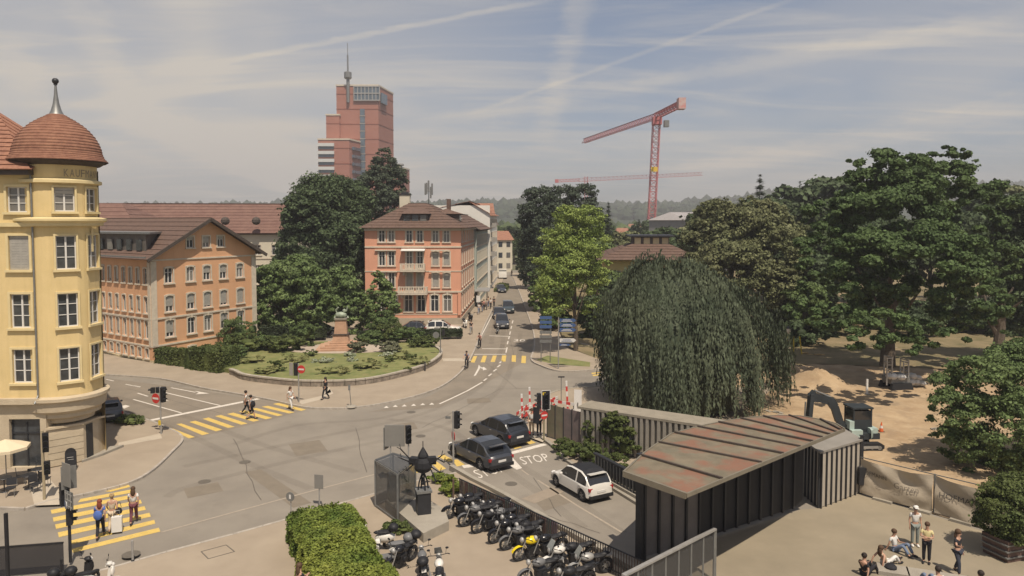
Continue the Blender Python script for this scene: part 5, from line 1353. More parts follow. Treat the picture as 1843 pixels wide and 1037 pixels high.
for i, (px, py, r, h, where) in enumerate(((1440, 622, 3.2, 1.8, 'left of the huge park tree trunk'), (1490, 606, 4, 2.4, 'in the shade behind the huge park tree'), (1640, 606, 4, 2.2, 'right of the huge park tree trunk'), (1700, 598, 4.5, 2.6, 'under the right half of the huge park tree'), (1770, 600, 4.5, 2.8, 'at the right rim of the park'),
        (1830, 602, 4.5, 3, 'at the right picture edge behind the near tree'), (1580, 592, 5, 3, 'at the back of the park'), (1400, 600, 3.5, 2.5, 'behind the right flank of the weeping beech'), (1110, 606, 2.6, 2.2, 'between the signposts and the beech'), (1460, 585, 5, 3, 'at the far left of the park'))):
    g = G(px, py, .1); me = leaf_mesh('foliage', random_blobs(500 + i, r, r * .8, h, h * .8, 6), 6000, .34, 500 + i, L_DARK, core=.4)
    plant('park_bush', 'dark bush ' + where, 'shrub', (g.x, g.y, .1), me, None, 'understorey of the park', 0, 1, 'foliage')
# weeping beech
def weeping(seed=7):
    r = np.random.default_rng(seed); V = []; N = 3600
    # dome profile: radius at height
    K = 85; kp = r.random(K) * 2 * math.pi; kt = r.random(K) ** .7; kr = r.uniform(.88, 1.07, K); ki = r.integers(0, K, N)
    ph = kp[ki] + r.normal(0, .11, N); st = np.clip(kt[ki] + r.normal(0, .08, N), 0, 1)
    loose = r.random(N) < .25; ph[loose] = r.random(loose.sum()) * 2 * math.pi; st[loose] = r.random(loose.sum()) ** .75
    lob = 1 + .10 * np.sin(ph * 3 + 1) + .07 * np.sin(ph * 7 + 2) + .05 * np.sin(ph * 13)
    for i in range(N):
        R0 = 6.25 * lob[i] * kr[ki[i]] * r.uniform(.94, 1.05) * (1 + .16 * math.cos(ph[i])); H0 = 10.9 * (1 - .05 * math.sin(ph[i] * 3 + 1)) * (.5 + .5 * kr[ki[i]]) * r.uniform(.96, 1.03)
        t = st[i] * .97                       # start angle on the dome: 0 top .. 1 rim
        rad = R0 * math.sin(t * math.pi / 2); z = 4.4 + (H0 - 4.4) * math.cos(t * math.pi / 2)
        L = r.uniform(2.0, 5.5) if t < .75 else r.uniform(3.2, z - .3 + .1) if z > 3.6 else z - .4
        if t > .9: L = z - r.uniform(.3, 1.3) + .1
        x, y, zz = rad * math.cos(ph[i]), rad * math.sin(ph[i]), z
        n = int(L / .20); tt = t; a = ph[i] + r.normal(0, .03)
        for k in range(n):
            f = tt
            if zz > 4.4:
                tt = min(1.0, tt + .20 / R0 * .75); rad = R0 * math.sin(tt * math.pi / 2); zz = min(zz - .09, 4.4 + (H0 - 4.4) * math.cos(tt * math.pi / 2) - .0)
            else:
                zz -= .20; rad *= 1.0005
            if zz < .25: break
            a += r.normal(0, .004)
            V.append((rad * math.cos(a), rad * math.sin(a), zz, a))
    V = np.array(V); n = len(V)
    V[:, 0] -= 1.0 * (V[:, 2] / 11) ** 1.3
    P = V[:, :3] + r.normal(0, .05, (n, 3)); a = V[:, 3] + r.normal(0, .5, n)
    u = np.stack([-np.sin(a), np.cos(a), r.normal(0, .15, n)], 1); d = np.stack([.10 * np.cos(a) + r.normal(0, .15, n), .10 * np.sin(a) + r.normal(0, .15, n), -1 + 0 * a], 1)
    s = r.uniform(.08, .20, n)[:, None]
    Q = np.stack([P - u * s * .45, P + d * s * 1.5, P + u * s * .45, P - d * s * .6], 1).reshape(-1, 3)
    mbx = MB(); mbx.ball((0, 0, 4.4), 4.7, 16, sz=1.1)
    mbx.cyl((0, 0, 0.3), (0, 0, 5), 4.6, 4.7, 16, caps=False)
    c = np.array(mbx.v); c[:, 0] -= .9 * (np.maximum(c[:, 2], 0) / 11) ** 1.3; c[:, :2] *= (1 + r.uniform(-.07, .03, len(c)))[:, None]
    me = bpy.data.meshes.new('crown'); F = np.arange(4 * n).reshape(-1, 4).tolist() + [tuple(i + 4 * n for i in f) for f in mbx.f]
    me.from_pydata(np.concatenate([Q, c]).tolist(), [], F); me.materials.append(L_BEECH); return me
wb_me = weeping()
plant('weeping_beech', 'great dark weeping beech hanging to the ground beside the ramp wall', 'tree', (12.6, 54.8, .1), wb_me, trunk_mb(6, .5, 3, 5, 3))
# side lobe of the beech: lower curtain on the right
# ---------------------------------------------------------------- hedges and shrubs
def hedge_mesh(L, w_, h, size, seed, n, m, name='foliage', bulge=.22):
    r = np.random.default_rng(seed)
    A = [(w_ * L, 0), (h * L, 1), (h * L, 2), (h * w_, 3), (h * w_, 4)]; pr = np.array([a[0] for a in A]); f = r.choice(5, n, p=pr / pr.sum())
    u, v = r.random(n), r.random(n); P = np.zeros((n, 3)); N = np.zeros((n, 3))
    for k in range(5):
        i = f == k
        if k == 0: P[i] = np.stack([u[i] * L - L / 2, (v[i] - .5) * w_, np.full(i.sum(), h)], 1); N[i] = (0, 0, 1)
        elif k in (1, 2): s = -1 if k == 1 else 1; P[i] = np.stack([u[i] * L - L / 2, np.full(i.sum(), s * w_ / 2), v[i] * h], 1); N[i] = (0, s, 0)
        else: s = -1 if k == 3 else 1; P[i] = np.stack([np.full(i.sum(), s * L / 2), (u[i] - .5) * w_, v[i] * h], 1); N[i] = (s, 0, 0)
    lump = (np.sin(P[:, 0] * 2.3 + seed) + np.sin(P[:, 1] * 3.1 + P[:, 2] * 2) + np.sin(P[:, 0] * 5.1 + P[:, 1] * 4)) / 3
    lump2 = np.sin(P[:, 0] * .9 + P[:, 1] * 1.1 + seed * 2); P += N * (lump * bulge + lump2 * bulge * .7 * (w_ > 2.5))[:, None] + r.normal(0, size * .35, (n, 3)); P[:, 2] -= (w_ > 2.5) * .25 * np.maximum(0, np.abs(P[:, 1]) / (w_ / 2) - .6) / .4 * (P[:, 2] / h); P[:, 2] = np.maximum(P[:, 2], .03)
    q = N + r.normal(0, .7, (n, 3)) + np.array([0, 0, .3]); q /= np.linalg.norm(q, axis=1)[:, None]
    a = np.cross(q, r.normal(size=(n, 3))); a /= np.linalg.norm(a, axis=1)[:, None]; b = np.cross(q, a)
    s = size * r.uniform(.6, 1.3, n)[:, None]; a *= s / 2; b *= s / 2
    V = np.stack([P - a - b * .3, P + b, P + a + b * .25, P - b], 1).reshape(-1, 3)
    ci = .5 if w_ > 2.5 else .12; c = MB(); c.box(0, 0, (h - ci) / 2 + .02, L - ci, w_ - ci, h - ci)
    me = bpy.data.meshes.new(name); me.from_pydata(V.tolist() + [tuple(x) for x in c.v], [], np.arange(4 * n).reshape(-1, 4).tolist() + [tuple(i + 4 * n for i in ff) for ff in c.f])
    me.materials.append(m); return me
def hedge(label, a, b, w_, h, z, m, seed, n, size=.16, cat='hedge', group=None):
    a, b = Vector(a[:2]), Vector(b[:2]); d = b - a; c = (a + b) / 2
    t = thing('clipped_hedge', label, cat, (c.x, c.y, z), math.atan2(d.y, d.x), group)
    link(bpy.data.objects.new('foliage', hedge_mesh(d.length, w_, h, size, seed, n, m)), t); return t
hedge('broad bright green hedge in the foreground beside the motorcycles', (-8.6, 31.4), (-5.3, 24.6), 2.7, 1.4, .12, L_HEDGE, 1, 42000, .10)
hedge('long clipped dark hedge left of the lawn, its left section', G(292, 652, .1), G(352, 660, .1), 1.6, 1.4, .12, L_HEDGED, 2, 9000)
hedge('clipped dark hedge corner block beside the lawn wall', G(352, 660, .1), G(412, 668, .1), 2.4, 1.9, .12, L_HEDGED, 3, 12000)
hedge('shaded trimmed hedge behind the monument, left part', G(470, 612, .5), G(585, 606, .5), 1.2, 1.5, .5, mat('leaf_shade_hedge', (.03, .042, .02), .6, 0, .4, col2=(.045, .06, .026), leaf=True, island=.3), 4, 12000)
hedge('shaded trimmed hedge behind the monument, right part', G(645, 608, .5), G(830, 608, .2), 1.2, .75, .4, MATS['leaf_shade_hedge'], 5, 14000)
def shrub(label, x, y, z, rx, ry, rz_, n, m, seed, size=.16, group='shrubs in the garden beds', name='shrub'):
    bl = random_blobs(seed, rx, ry, rz_, rz_ * .75, 5, .6); me = leaf_mesh('foliage', bl, int(n * 1.3), size, seed, m, core=.45)
    return plant(name, label, 'shrub', (x, y, z), me, None, group, 0, 1, 'foliage')
for i, (px, py, r, h, m, lab) in enumerate(((445, 630, 2.6, 1.1, L_HEDGED, 'low spreading shrub at the left end of the lawn'), (478, 628, 2.0, .9, L_MID, 'rounded shrub behind the lawn, second from its left end'), (515, 632, 2.4, 1.0, L_HEDGED, 'bright shrub left of the monument path'),
        (668, 618, 1.8, .9, L_MID, 'shrub just right of the monument path'), (700, 614, 2.2, 1.3, L_HEDGED, 'taller loose shrub right of the monument'), (733, 616, 2.2, 1.1, L_MID, 'broad shrub near the parked dark hatchback'), (755, 624, 1.5, .6, L_HEDGED, 'low shrub at the right end of the lawn'),
        (430, 622, 2.6, 1.9, L_MID, 'tall shrub behind the left hedge end'), (548, 622, 2.0, 1.6, L_MID, 'tall shrub left of the monument'), (690, 606, 2.4, 2.0, L_MID, 'tall shrub under the slender tree'), (775, 620, 1.2, .6, L_HEDGED, 'dense shrub at the far right of the garden'), (645, 634, 1.1, .7, mat('leaf_grey', (.12, .125, .075), .7, 0, 1, col2=(.18, .18, .11), leaf=True, island=.3), 'grey green tuft in front of the monument path'), (420, 645, 1.8, .8, L_MID, 'shrub next to the hedge corner block'), (700, 634, 1.4, .7, MATS['leaf_grey'], 'greyish tuft right of the monument steps'))):
    g = G(px, py, .5); shrub(lab, g.x, g.y, .5, r, r * .8, h, 3200, m, 200 + i)
for i, (px, py, r, lab) in enumerate(((585, 652, .9, 'white flowering cushion plant left on the lawn'), (632, 650, .45, 'small white flowering clump in the middle of the lawn'), (702, 640, .8, 'white flower cushion at right on the lawn'), (630, 641, .5, 'pale clump below the monument steps'))):
    g = G(px, py, .52); me = leaf_mesh('foliage', [(0, 0, .12, r * 1.3, r * .7, .28)], 900, .11, 300 + i, mat('flower_white', (.50, .50, .42), .7, 0, 5, col2=(.2, .26, .1), leaf=True, island=.4), core=.6)
    plant('flower_cushion', lab, 'flowers', (g.x, g.y, .52), me, None, 'flower cushions on the lawn', 0, 1, 'foliage')
for i, (px, py, r, lab) in enumerate(((508, 668, .5, 'dark grass tussock at the left of the lawn'), (497, 660, .7, 'grey bush near the no entry sign'), (642, 664, .4, 'tiny tussock below the white clump'), (700, 651, .6, 'tussock below the right flower cushion'), (741, 647, .6, 'tussock near the right end of the lawn'), (668, 651, .4, 'little tussock in the middle of the lawn'), (733, 667, .35, 'tiny tussock near the wall'), (560, 640, .9, 'loose tussock left of the steps'), (455, 652, 1.4, 'wide low tuft of long grass at the left end of the lawn'), (530, 650, 1.5, 'wide grass tuft left of the white cushion plant'), (600, 672, 1.3, 'long grass patch near the front wall'), (665, 662, 1.5, 'long grass patch right of the lawn centre'), (720, 645, 1.3, 'long grass patch beside the right flower cushion'), (755, 655, 1.2, 'long grass patch at the right rim of the lawn'), (480, 672, 1.2, 'long grass patch by the wall at left'))):
    g = G(px, py, .52); shrub(lab, g.x, g.y, .5, r * 1.2, r, min(.38, r * .6), 900, L_HEDGED if r < 1 else mat('leaf_grass_tuft', (.16, .18, .06), .7, 0, 1, col2=(.25, .24, .10), leaf=True, island=.3), 320 + i, .1, 'grass tussocks on the lawn', 'grass_tussock')
# weeds behind the ramp kerb, ivy
for i, (px, py, r, h, lab) in enumerate(((1015, 812, .8, .5, 'weeds growing at the foot of the panel fence'), (1035, 824, 1.0, .6, 'weeds beside the ramp kerb below the wall'), (1062, 833, 1.1, .7, 'tangled weeds above the ramp railing'), (1098, 843, 1.1, .6, 'weeds in front of the concrete wall'), (820, 888, 1.0, .35, 'bright weeds beside the sculpture plinth'), (800, 868, .9, .3, 'tall grass behind the sculpture plinth'), (715, 958, .9, .3, 'weeds along the left side of the concrete base'), (232, 762, 1.3, .35, 'low shrub on the corner behind the yellow building'))):
    g = G(px, py, .12); shrub(lab, g.x, g.y, .1, r, r * .7, h, 2600, L_HEDGED if i not in (4, 5) else L_HEDGE, 340 + i, .10, 'weeds and low growth by the ramp and base', 'weeds')
# potted bush, lower right
# ---------------------------------------------------------------- ramp walls, fences, canopy
M_WALLC = mat('ribbed_concrete', (.27, .245, .205), .9, .1, 1.5, bump=.3, bscale=12, stains=[(1.4, .6, .5, .75, (.17, .155, .13))])
M_RUST = mat('weathered_roof', (.135, .115, .08), .75, .1, 1.2, col2=(.20, .165, .115), bump=.2, bscale=15, stains=[(.9, .75, .46, .60, (.22, .10, .065)), (2.2, .4, .52, .72, (.17, .17, .125)), (5, .3, .55, .8, (.15, .13, .1))], spec=.25)
WA, WB_ = G(1045, 808), Vector((12.0, 39.2))
def put_slats(root, A, B, z0, h, n, w_, d_, m, nm='slat', jitter=0):
    A, B = Vector(A[:2]), Vector(B[:2]); me = None; t = (B - A); a = math.atan2(t.y, t.x)
    me = MB().box(0, 0, h / 2, w_, d_, h).mesh(nm, m)
    for i in range(n):
        p = A.lerp(B, (i + .5) / n); o = bpy.data.objects.new(nm, me); link(o, root)
        o.location = Vector((p.x, p.y, z0)) - root.location; o.rotation_euler = (0, 0, a)
def wall_run(name, label, A, B, h, thick, m, cap=True):
    A, B = Vector(A[:2]), Vector(B[:2]); t = thing(name, label, 'wall', (A.x, A.y, .02)); d = (B - A).normalized(); n = Vector((-d.y, d.x)) * thick
    mb = MB(); mb.prism([tuple(A), tuple(B), tuple(B + n), tuple(A + n)], .02, h); part(t, 'core', mb, m)
    if cap: mb = MB(); e = Vector((-d.y, d.x)); mb.prism([tuple(A - e * .22 - d * .1), tuple(B - e * .22), tuple(B + n), tuple(A + n - d * .1)], h, h + .14); part(t, 'coping', mb, mat('wall_top', (.25, .22, .17), .9, .12, 1.5, bump=.2))
    return t
rw = wall_run('ribbed_wall', 'tall ribbed concrete wall with ivy beside the ramp in front of the beech', WA, WB_, 2.55, 1.5, M_WALLC)
put_slats(rw, WA - Vector((.05, .12)), WB_ - Vector((.1, .12)), .05, 2.48, 26, .16, .16, M_WALLC, 'rib')
iv = leaf_mesh('ivy', [(0, 0, 1.5, 1.0, .28, 1.0), (.5, 0, .7, .8, .3, .7), (-.2, .1, 2.3, .8, .4, .35)], 5200, .12, 77, L_HEDGED, core=.5)
ivp = WA.lerp(WB_, .27); plant('ivy', 'thick patch of ivy hanging over the ribbed wall', 'plant', (ivp.x - .1, ivp.y - .4, 0), iv, None, crown='foliage', rz=math.atan2((WB_ - WA).y, (WB_ - WA).x))
iv2 = leaf_mesh('ivy', [(0, 0, 2.0, .4, .25, .7), (.1, 0, 1.2, .3, .2, .6)], 1300, .11, 78, L_HEDGED, core=.4)
ivp = WA.lerp(WB_, .06); plant('ivy', 'thin strand of ivy at the left end of the ribbed wall', 'plant', (ivp.x, ivp.y - .3, -.8), iv2, None, crown='foliage')
# panel fence left of it
PA, PB = G(985, 790), WA
pf = thing('panel_fence', 'grey green panel fence joining the ribbed wall at the traffic light', 'fence', (PA.x, PA.y, .12))
M_PANEL = mat('fence_panel', (.17, .155, .105), .7, .15, 1.5, stains=[(2, .5, .5, .7, (.2, .13, .1))])
for i in range(4):
    a, b = PA.lerp(PB, i / 4), PA.lerp(PB, (i + 1) / 4); d = b - a; mb = MB(); c = (a + b) / 2
    mb.box(c.x, c.y, 1.25, d.length - .08, .06, 2.1, math.atan2(d.y, d.x)); part(pf, 'panel', mb, M_PANEL if i < 2 else mat('graffiti_panel', (.13, .11, .10), .7, .2, 2, col2=(.19, .145, .135)))
    mb = MB(); mb.box(a.x, a.y, 1.2, .08, .09, 2.3); part(pf, 'post', mb, M_DARK)
# railing right of the ramp
RA, RB_ = G(1070, 858), Vector((8.4, 31.5))
rl_ = thing('ramp_railing', 'dark vertical bar railing on a kerb along the right of the ramp', 'railing', (RA.x, RA.y, .12))
d = (RB_ - RA); mb = MB(); c = (RA + RB_) / 2
mb.box(c.x, c.y, 1.32, d.length, .22, .09, math.atan2(d.y, d.x)); part(rl_, 'top_rail', mb, M_DARK)
mb = MB(); mb.box(c.x, c.y, .2, d.length, .3, .22, math.atan2(d.y, d.x)); part(rl_, 'kerb', mb, M_CONC)
put_slats(rl_, RA, RB_, .3, 1.0, 30, .07, .10, M_GREYM, 'bar')
mb = MB(); mb.box(c.x + .12, c.y + .12, .78, d.length, .02, .9, math.atan2(d.y, d.x)); part(rl_, 'backing_sheet', mb, M_DARK)
# left of the ramp: bar fence with coloured panels and a kerb wall
FA, FB = G(826, 902), Vector((5.1, 26.6))
bf = thing('bar_fence', 'long dark bar fence along the left of the ramp beside the motorcycles', 'fence', (FA.x, FA.y, .12))
d = FB - FA; c = (FA + FB) / 2; an_ = math.atan2(d.y, d.x)
for z in (1.16, .25): mb = MB(); mb.box(c.x, c.y, z, d.length, .05, .04, an_); part(bf, 'rail', mb, M_DARK)
put_slats(bf, FA, FB, .12, 1.06, 88, .03, .03, mat('fence_brown', (.10, .075, .06), .6, .2, 3, metal=.3), 'bar')
pcs = [(.30, .26, .24), (.33, .24, .20), (.22, .26, .24), (.36, .27, .22), (.20, .27, .30), (.34, .20, .20), (.25, .29, .24), (.30, .22, .26)]
for i in range(20):
    p = FA.lerp(FB, (i + .5) / 34) + Vector((-d.y, d.x)).normalized() * .06; mb = MB(); mb.box(p.x, p.y, .72, d.length / 34 - .03, .015, .8, an_)
    k = (i * 5) % 8; part(bf, 'coloured_panel', mb, mat(f'panel_colour_{k}', pcs[k], .8, .15, 3))
kw = thing('ramp_parapet', 'low concrete parapet along the left edge of the ramp', 'wall', (*G(812, 848), 0))
kp = smooth_pts([G(812, 848), G(840, 862), G(880, 884), G(940, 918)] )
kp = [G(812, 846), G(850, 868), G(905, 896)] + [FB + Vector((.45, .6))]
for i in range(len(kp) - 1):
    a, b = kp[i], kp[i + 1]; e = b - a; n = max(1, int(e.length / 1.5)); e = e / n
    for j in range(n):
        cc = a + e * (j + .5); mb = MB(); mb.box(cc.x, cc.y, .15, e.length - .015, .26, .3, math.atan2(e.y, e.x)); part(kw, 'block', mb, M_CONC)
# canopy over the ramp
cn = thing('canopy', 'lens shaped weathered metal canopy on a dark ribbed wall over the ramp mouth', 'canopy', (9, 30, 0))
zf = lambda t: 4.6 + .22 * math.sin(math.pi * t) - .3 * t
front = []
for i in range(13):
    t = i / 12; x, y = 1235 + (1520 - 1235) * t, 890 + (772 - 890) * t ** 1.0; y += 0
    front.append(G3(x, y, zf(t)))
backp = [(1122, 850), (1160, 815), (1208, 781), (1262, 767), (1310, 757), (1355, 751), (1400, 748), (1440, 749), (1480, 756), (1505, 763), (1520, 772)]
back = [G3(x, y, 4.75 - .04 * i) for i, (x, y) in enumerate(backp)]
def along(P, t):
    L = [0]
    for i in range(len(P) - 1): L.append(L[-1] + (P[i + 1] - P[i]).length)
    s = t * L[-1]
    for i in range(len(P) - 1):
        if L[i + 1] >= s: return P[i].lerp(P[i + 1], (s - L[i]) / (L[i + 1] - L[i]))
    return P[-1].copy()
# the seams run across, from the curved back to the straight front
NP = 10; tb = [0, .135, .26, .37, .47, .56, .65, .735, .82, .91, 1.0]; tf = [0, .155, .36, .50, .62, .72, .80, .865, .92, .965, 1.0]
for i in range(NP):
    a0, a1, b0, b1 = along(back, tb[i]), along(back, tb[i + 1]), along(front, tf[i]), along(front, tf[i + 1])
    sub = 5; pa = [along(back, tb[i] + (tb[i + 1] - tb[i]) * k / sub) for k in range(sub + 1)]; pb = [along(front, tf[i] + (tf[i + 1] - tf[i]) * k / sub) for k in range(sub + 1)]
    mb = MB(); z_ = Vector((0, 0, .0 + .012 * (i % 2)))
    for k in range(sub):
        q = [pa[k] + z_, pb[k] + z_, pb[k + 1] + z_, pa[k + 1] + z_]; lo = [v - Vector((0, 0, .09)) for v in q]
        mb.add(lo + q, [(3, 2, 1, 0), (4, 5, 6, 7), (0, 1, 5, 4), (1, 2, 6, 5), (2, 3, 7, 6), (3, 0, 4, 7)])
    part(cn, 'roof_panel', mb, M_RUST)
    if i: mb = MB(); mb.bar(a0 + Vector((0, 0, .05)), b0 + Vector((0, 0, .05)), .09, .07); part(cn, 'seam', mb, M_EAVE)
for P, nm in ((front, 'front_edge'), (back, 'back_edge')):
    mb = MB()
    for i in range(len(P) - 1): mb.bar(P[i] - Vector((0, 0, .04)), P[i + 1] - Vector((0, 0, .04)), .07, .15)
    part(cn, nm, mb, mat('edge_metal', (.21, .185, .14), .6, .1, 2, metal=.3))
mb = MB(); mb.bar(front[0] - Vector((0, 0, .05)), back[0] - Vector((0, 0, .05)), .1, .22); part(cn, 'side_edge', mb, MATS['edge_metal'])
# wall under the canopy
W0, W1 = Vector((5.45, 29.3)), Vector((14.15, 34.5))
M_SLATE = mat('dark_sheet', (.085, .085, .085), .6, .12, 1.2, metal=.2)
d = W1 - W0; an_ = math.atan2(d.y, d.x); nn = Vector((d.y, -d.x)).normalized()
NPn = 13
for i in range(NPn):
    c = W0.lerp(W1, (i + .5) / NPn); mb = MB(); mb.box(c.x, c.y, 2.3, d.length / NPn - .05, .05, 4.36 - .3 * i / NPn, an_); part(cn, 'wall_panel', mb, mat('wall_sheet_shaded', (.022, .022, .024) if i > 3 else (.20, .18, .165), .6, .1, 1.4) if i > 3 else mat('wall_sheet_sunlit', (.15, .135, .125), .6, .1, 1.4))  # roof shade and sun put into the sheet colour: left panels pale, rest near black
    c = W0.lerp(W1, i / NPn) + nn * .06; mb = MB(); mb.box(c.x, c.y, 2.3, .10, .13, 4.4 - .3 * i / NPn, an_); part(cn, 'rib', mb, M_DARK)
for z in (1.4, 2.9): mb = MB(); c = (W0 + W1) / 2 - nn * .06; mb.box(c.x, c.y, z, d.length, .05, .08, an_); part(cn, 'cross_rail', mb, M_DARK)
mb = MB(); mb.box(W0.x - .1, W0.y + .05, 2.2, .3, .35, 4.5, an_); part(cn, 'end_post', mb, M_DARK)
# the inner wall on the far side under the roof
I0, I1 = Vector((7.6, 34.0)), Vector((15.0, 38.3)); e = I1 - I0; mb = MB(); c = (I0 + I1) / 2; mb.box(c.x, c.y, 1.1, e.length, .2, 2.2, math.atan2(e.y, e.x)); part(cn, 'far_wall', mb, M_SLATE)
# ribbed cage at the right end
bx = thing('ribbed_cabinet', 'pale ribbed sheet enclosure with a flat lid at the right end of the canopy', 'cabinet', (*G(1475, 915), 0))
M_SHEET = mat('pale_sheet', (.40, .355, .29), .65, .08, 1.5, stains=[(2, .3, .5, .8, (.3, .26, .21))])
q0 = G(1475, 915); q1 = G(1545, 888); dv = (q1 - q0); qv = Vector((-dv.y, dv.x)).normalized(); q3 = q0 + (G(1438, 880) - q0) * 1.0; q3 = G(1434, 878); q2 = q1 + (q3 - q0)
hc = 2.75
for A_, B_, n in ((q0, q1, 8), (q3, q0, 7)):
    dd = B_ - A_; aa = math.atan2(dd.y, dd.x); on = Vector((dd.y, -dd.x)).normalized()
    for i in range(n):
        c = A_.lerp(B_, (i + .5) / n); mb = MB(); mb.box(c.x, c.y, hc / 2 + .02, dd.length / n - .05, .05, hc - .05, aa); part(bx, 'sheet', mb, M_SHEET)
    for i in range(n + 1):
        c = A_.lerp(B_, i / n) + on * .05; mb = MB(); mb.box(c.x, c.y, hc / 2, .07, .11, hc, aa); part(bx, 'rib', mb, M_DARK)
mb = MB(); mb.prism([tuple(p) for p in (q1, q2, q3, q3 + (q0 - q3) * .02 + dv * .02, q0 + dv * .02 + (q3 - q0) * .02)], .05, hc - .1); part(bx, 'core', mb, M_SLATE)
mb = MB(); ctr = (q0 + q2) / 2; mb.prism([tuple(p + (p - ctr).normalized() * .15) for p in (q0, q1, q2, q3)], hc, hc + .1); part(bx, 'lid', mb, mat('lid_metal', (.24, .22, .19), .6, .1, 1))
mb = MB(); sp_ = G(1541, 832 + 57); mb.box(sp_.x + .25, sp_.y - .15, 1.0, .5, .3, .9); solo('electric_box', 'small dark electric box hanging on the corner of the ribbed enclosure', 'box', mb, M_DARK, (sp_.x, sp_.y, .55))
gp_ = thing('gate_post', 'tall dark steel post at the corner of the enclosure', 'post', (q1.x + .12, q1.y + .02, 0)); mb = MB(); mb.box(q1.x + .12, q1.y + .02, 1.5, .14, .14, 3.0); part(gp_, 'shaft', mb, M_DARK); mb = MB(); mb.box(q1.x + .12, q1.y + .02, 3.02, .2, .2, .04); part(gp_, 'cap', mb, M_DARK)
# glazed stair balustrade in the foreground
bl = thing('stair_balustrade', 'slanting steel balustrade with thin posts at the foot of the canopy wall', 'balustrade', (*G(1287, 1040), 0))
b0, b1 = G3(1122, 1036, 2.1), G3(1287, 952, 2.1)
mb = MB(); mb.bar(b0, b1, .16, .07); part(bl, 'handrail', mb, M_GALV)
mb = MB(); mb.bar(b0 - Vector((0, 0, 1.95)), b1 - Vector((0, 0, 1.95)), .1, .06); part(bl, 'bottom_rail', mb, M_DARK)
for i in range(8):
    p = b1.lerp(b0, i / 7); mb = MB(); mb.box(p.x, p.y, 1.05, .06 if i else .11, .06 if i else .11, 2.08); part(bl, 'post', mb, M_GREYM)
for i in range(7):
    p, q = b1.lerp(b0, (i + .06) / 7), b1.lerp(b0, (i + .94) / 7); mb = MB(); mb.hexa([(p.x, p.y, .2), (q.x, q.y, .2), (q.x, q.y + .02, .2), (p.x, p.y + .02, .2), (p.x, p.y, 2.0), (q.x, q.y, 2.0), (q.x, q.y + .02, 2.0), (p.x, p.y + .02, 2.0)])
    part(bl, 'glass_pane', mb, mat('balustrade_glass', (.10, .10, .10), .15, spec=.5, trans=.72))
# banner fence of the building site
M_BAN = mat('banner_cloth', (.44, .375, .285), .85, .06, 1.2, bump=.5, bscale=3, stains=[(.9, .4, .5, .75, (.34, .28, .21))])
bA, bB = G(1547, 889), G(1900, 985)
bn = thing('banner_fence', 'mesh site fence hung with wrinkled beige lettered banners', 'fence', (bA.x, bA.y, 0))
Lb = (bB - bA).length; db = (bB - bA).normalized(); nb_ = Vector((db.y, -db.x)); H_ = 1.78
def folds(seed): r = random.Random(seed); return [(r.uniform(1.2, 4), r.uniform(-4, 4), r.uniform(0, 6), r.uniform(.015, .04)) for _ in range(5)]
def fold_off(kk, u, z, q): return .1 + sum(a * math.sin(f * u + g * z * 2 + p) for f, g, p, a in kk) * .9 + .09 * math.sin(math.pi * q)
def ban(u0, u1, seed):
    mb = MB(); nx, nz = 40, 14; r = random.Random(seed); kk = folds(seed)
    for j in range(nz + 1):
        for i in range(nx + 1):
            u = u0 + (u1 - u0) * i / nx; z = .12 + H_ * j / nz; o = fold_off(kk, u, z, i / nx)
            sag = -.10 * math.sin(math.pi * i / nx) * (j / nz) * r.uniform(.9, 1.1)
            p = bA + db * u + nb_ * o; mb.v.append((p.x, p.y, z + sag))
    for j in range(nz):
        for i in range(nx): mb.f.append((j * (nx + 1) + i, j * (nx + 1) + i + 1, (j + 1) * (nx + 1) + i + 1, (j + 1) * (nx + 1) + i)); mb.m.append(0)
    return mb
pm = (G(1678, 927) - bA).length; marks = [0, pm, pm * 2, pm * 3]
M_LET = mat('banner_letter', (.07, .065, .06), .8)
for i in range(3):
    o = part(bn, 'banner', ban(marks[i] + .05, marks[i + 1] - .05, 5 + i), M_BAN, smooth='all')
    for tx, ua, ub, z, h in (('HOFMANN', .03, .40, 1.12, .22), ('Garten', .50, .82, .85, .30)) if i == 0 else (('HOFMANN', .08, .62, .95, .26), ('Garten', .72, .98, .7, .3)):
        a = bA + db * (marks[i] + (marks[i + 1] - marks[i]) * ua); L_ = (marks[i + 1] - marks[i]) * (ub - ua)
        tm = text_mb(tx, (a.x, a.y, z), Vector((db.x, db.y, 0)) * L_, (0, 0, h)); kk = folds(5 + i); nv = []
        for x_, y_, z_ in tm.v: u = (Vector((x_, y_)) - bA).dot(db); o_f = fold_off(kk, u, z_, (u - marks[i] - .05) / (marks[i + 1] - marks[i] - .1)) + .065; nv.append((x_ + nb_.x * o_f, y_ + nb_.y * o_f, z_))
        tm.v = nv
        part(bn, 'lettering', tm, M_LET if tx == 'HOFMANN' else mat('banner_letter_pale', (.20, .17, .14), .8))
    mb = MB(); p = bA + db * marks[i + 1]; mb.box(p.x, p.y, .98, .07, .07, 1.96); part(bn, 'post', mb, M_GREYM)
    for z in (1.93, .2): mb = MB(); a, b = bA + db * marks[i], bA + db * marks[i + 1]; mb.bar((*a, z), (*b, z), .04, .04); part(bn, 'rail', mb, M_GREYM)
    for k in range(2): mb = MB(); p = bA + db * (marks[i] + (marks[i + 1] - marks[i]) * (.35 + .5 * k)); mb.box(p.x + nb_.x * .2, p.y + nb_.y * .2, .06, .9, .3, .12, math.atan2(db.y, db.x)); part(bn, 'foot', mb, M_CONC)
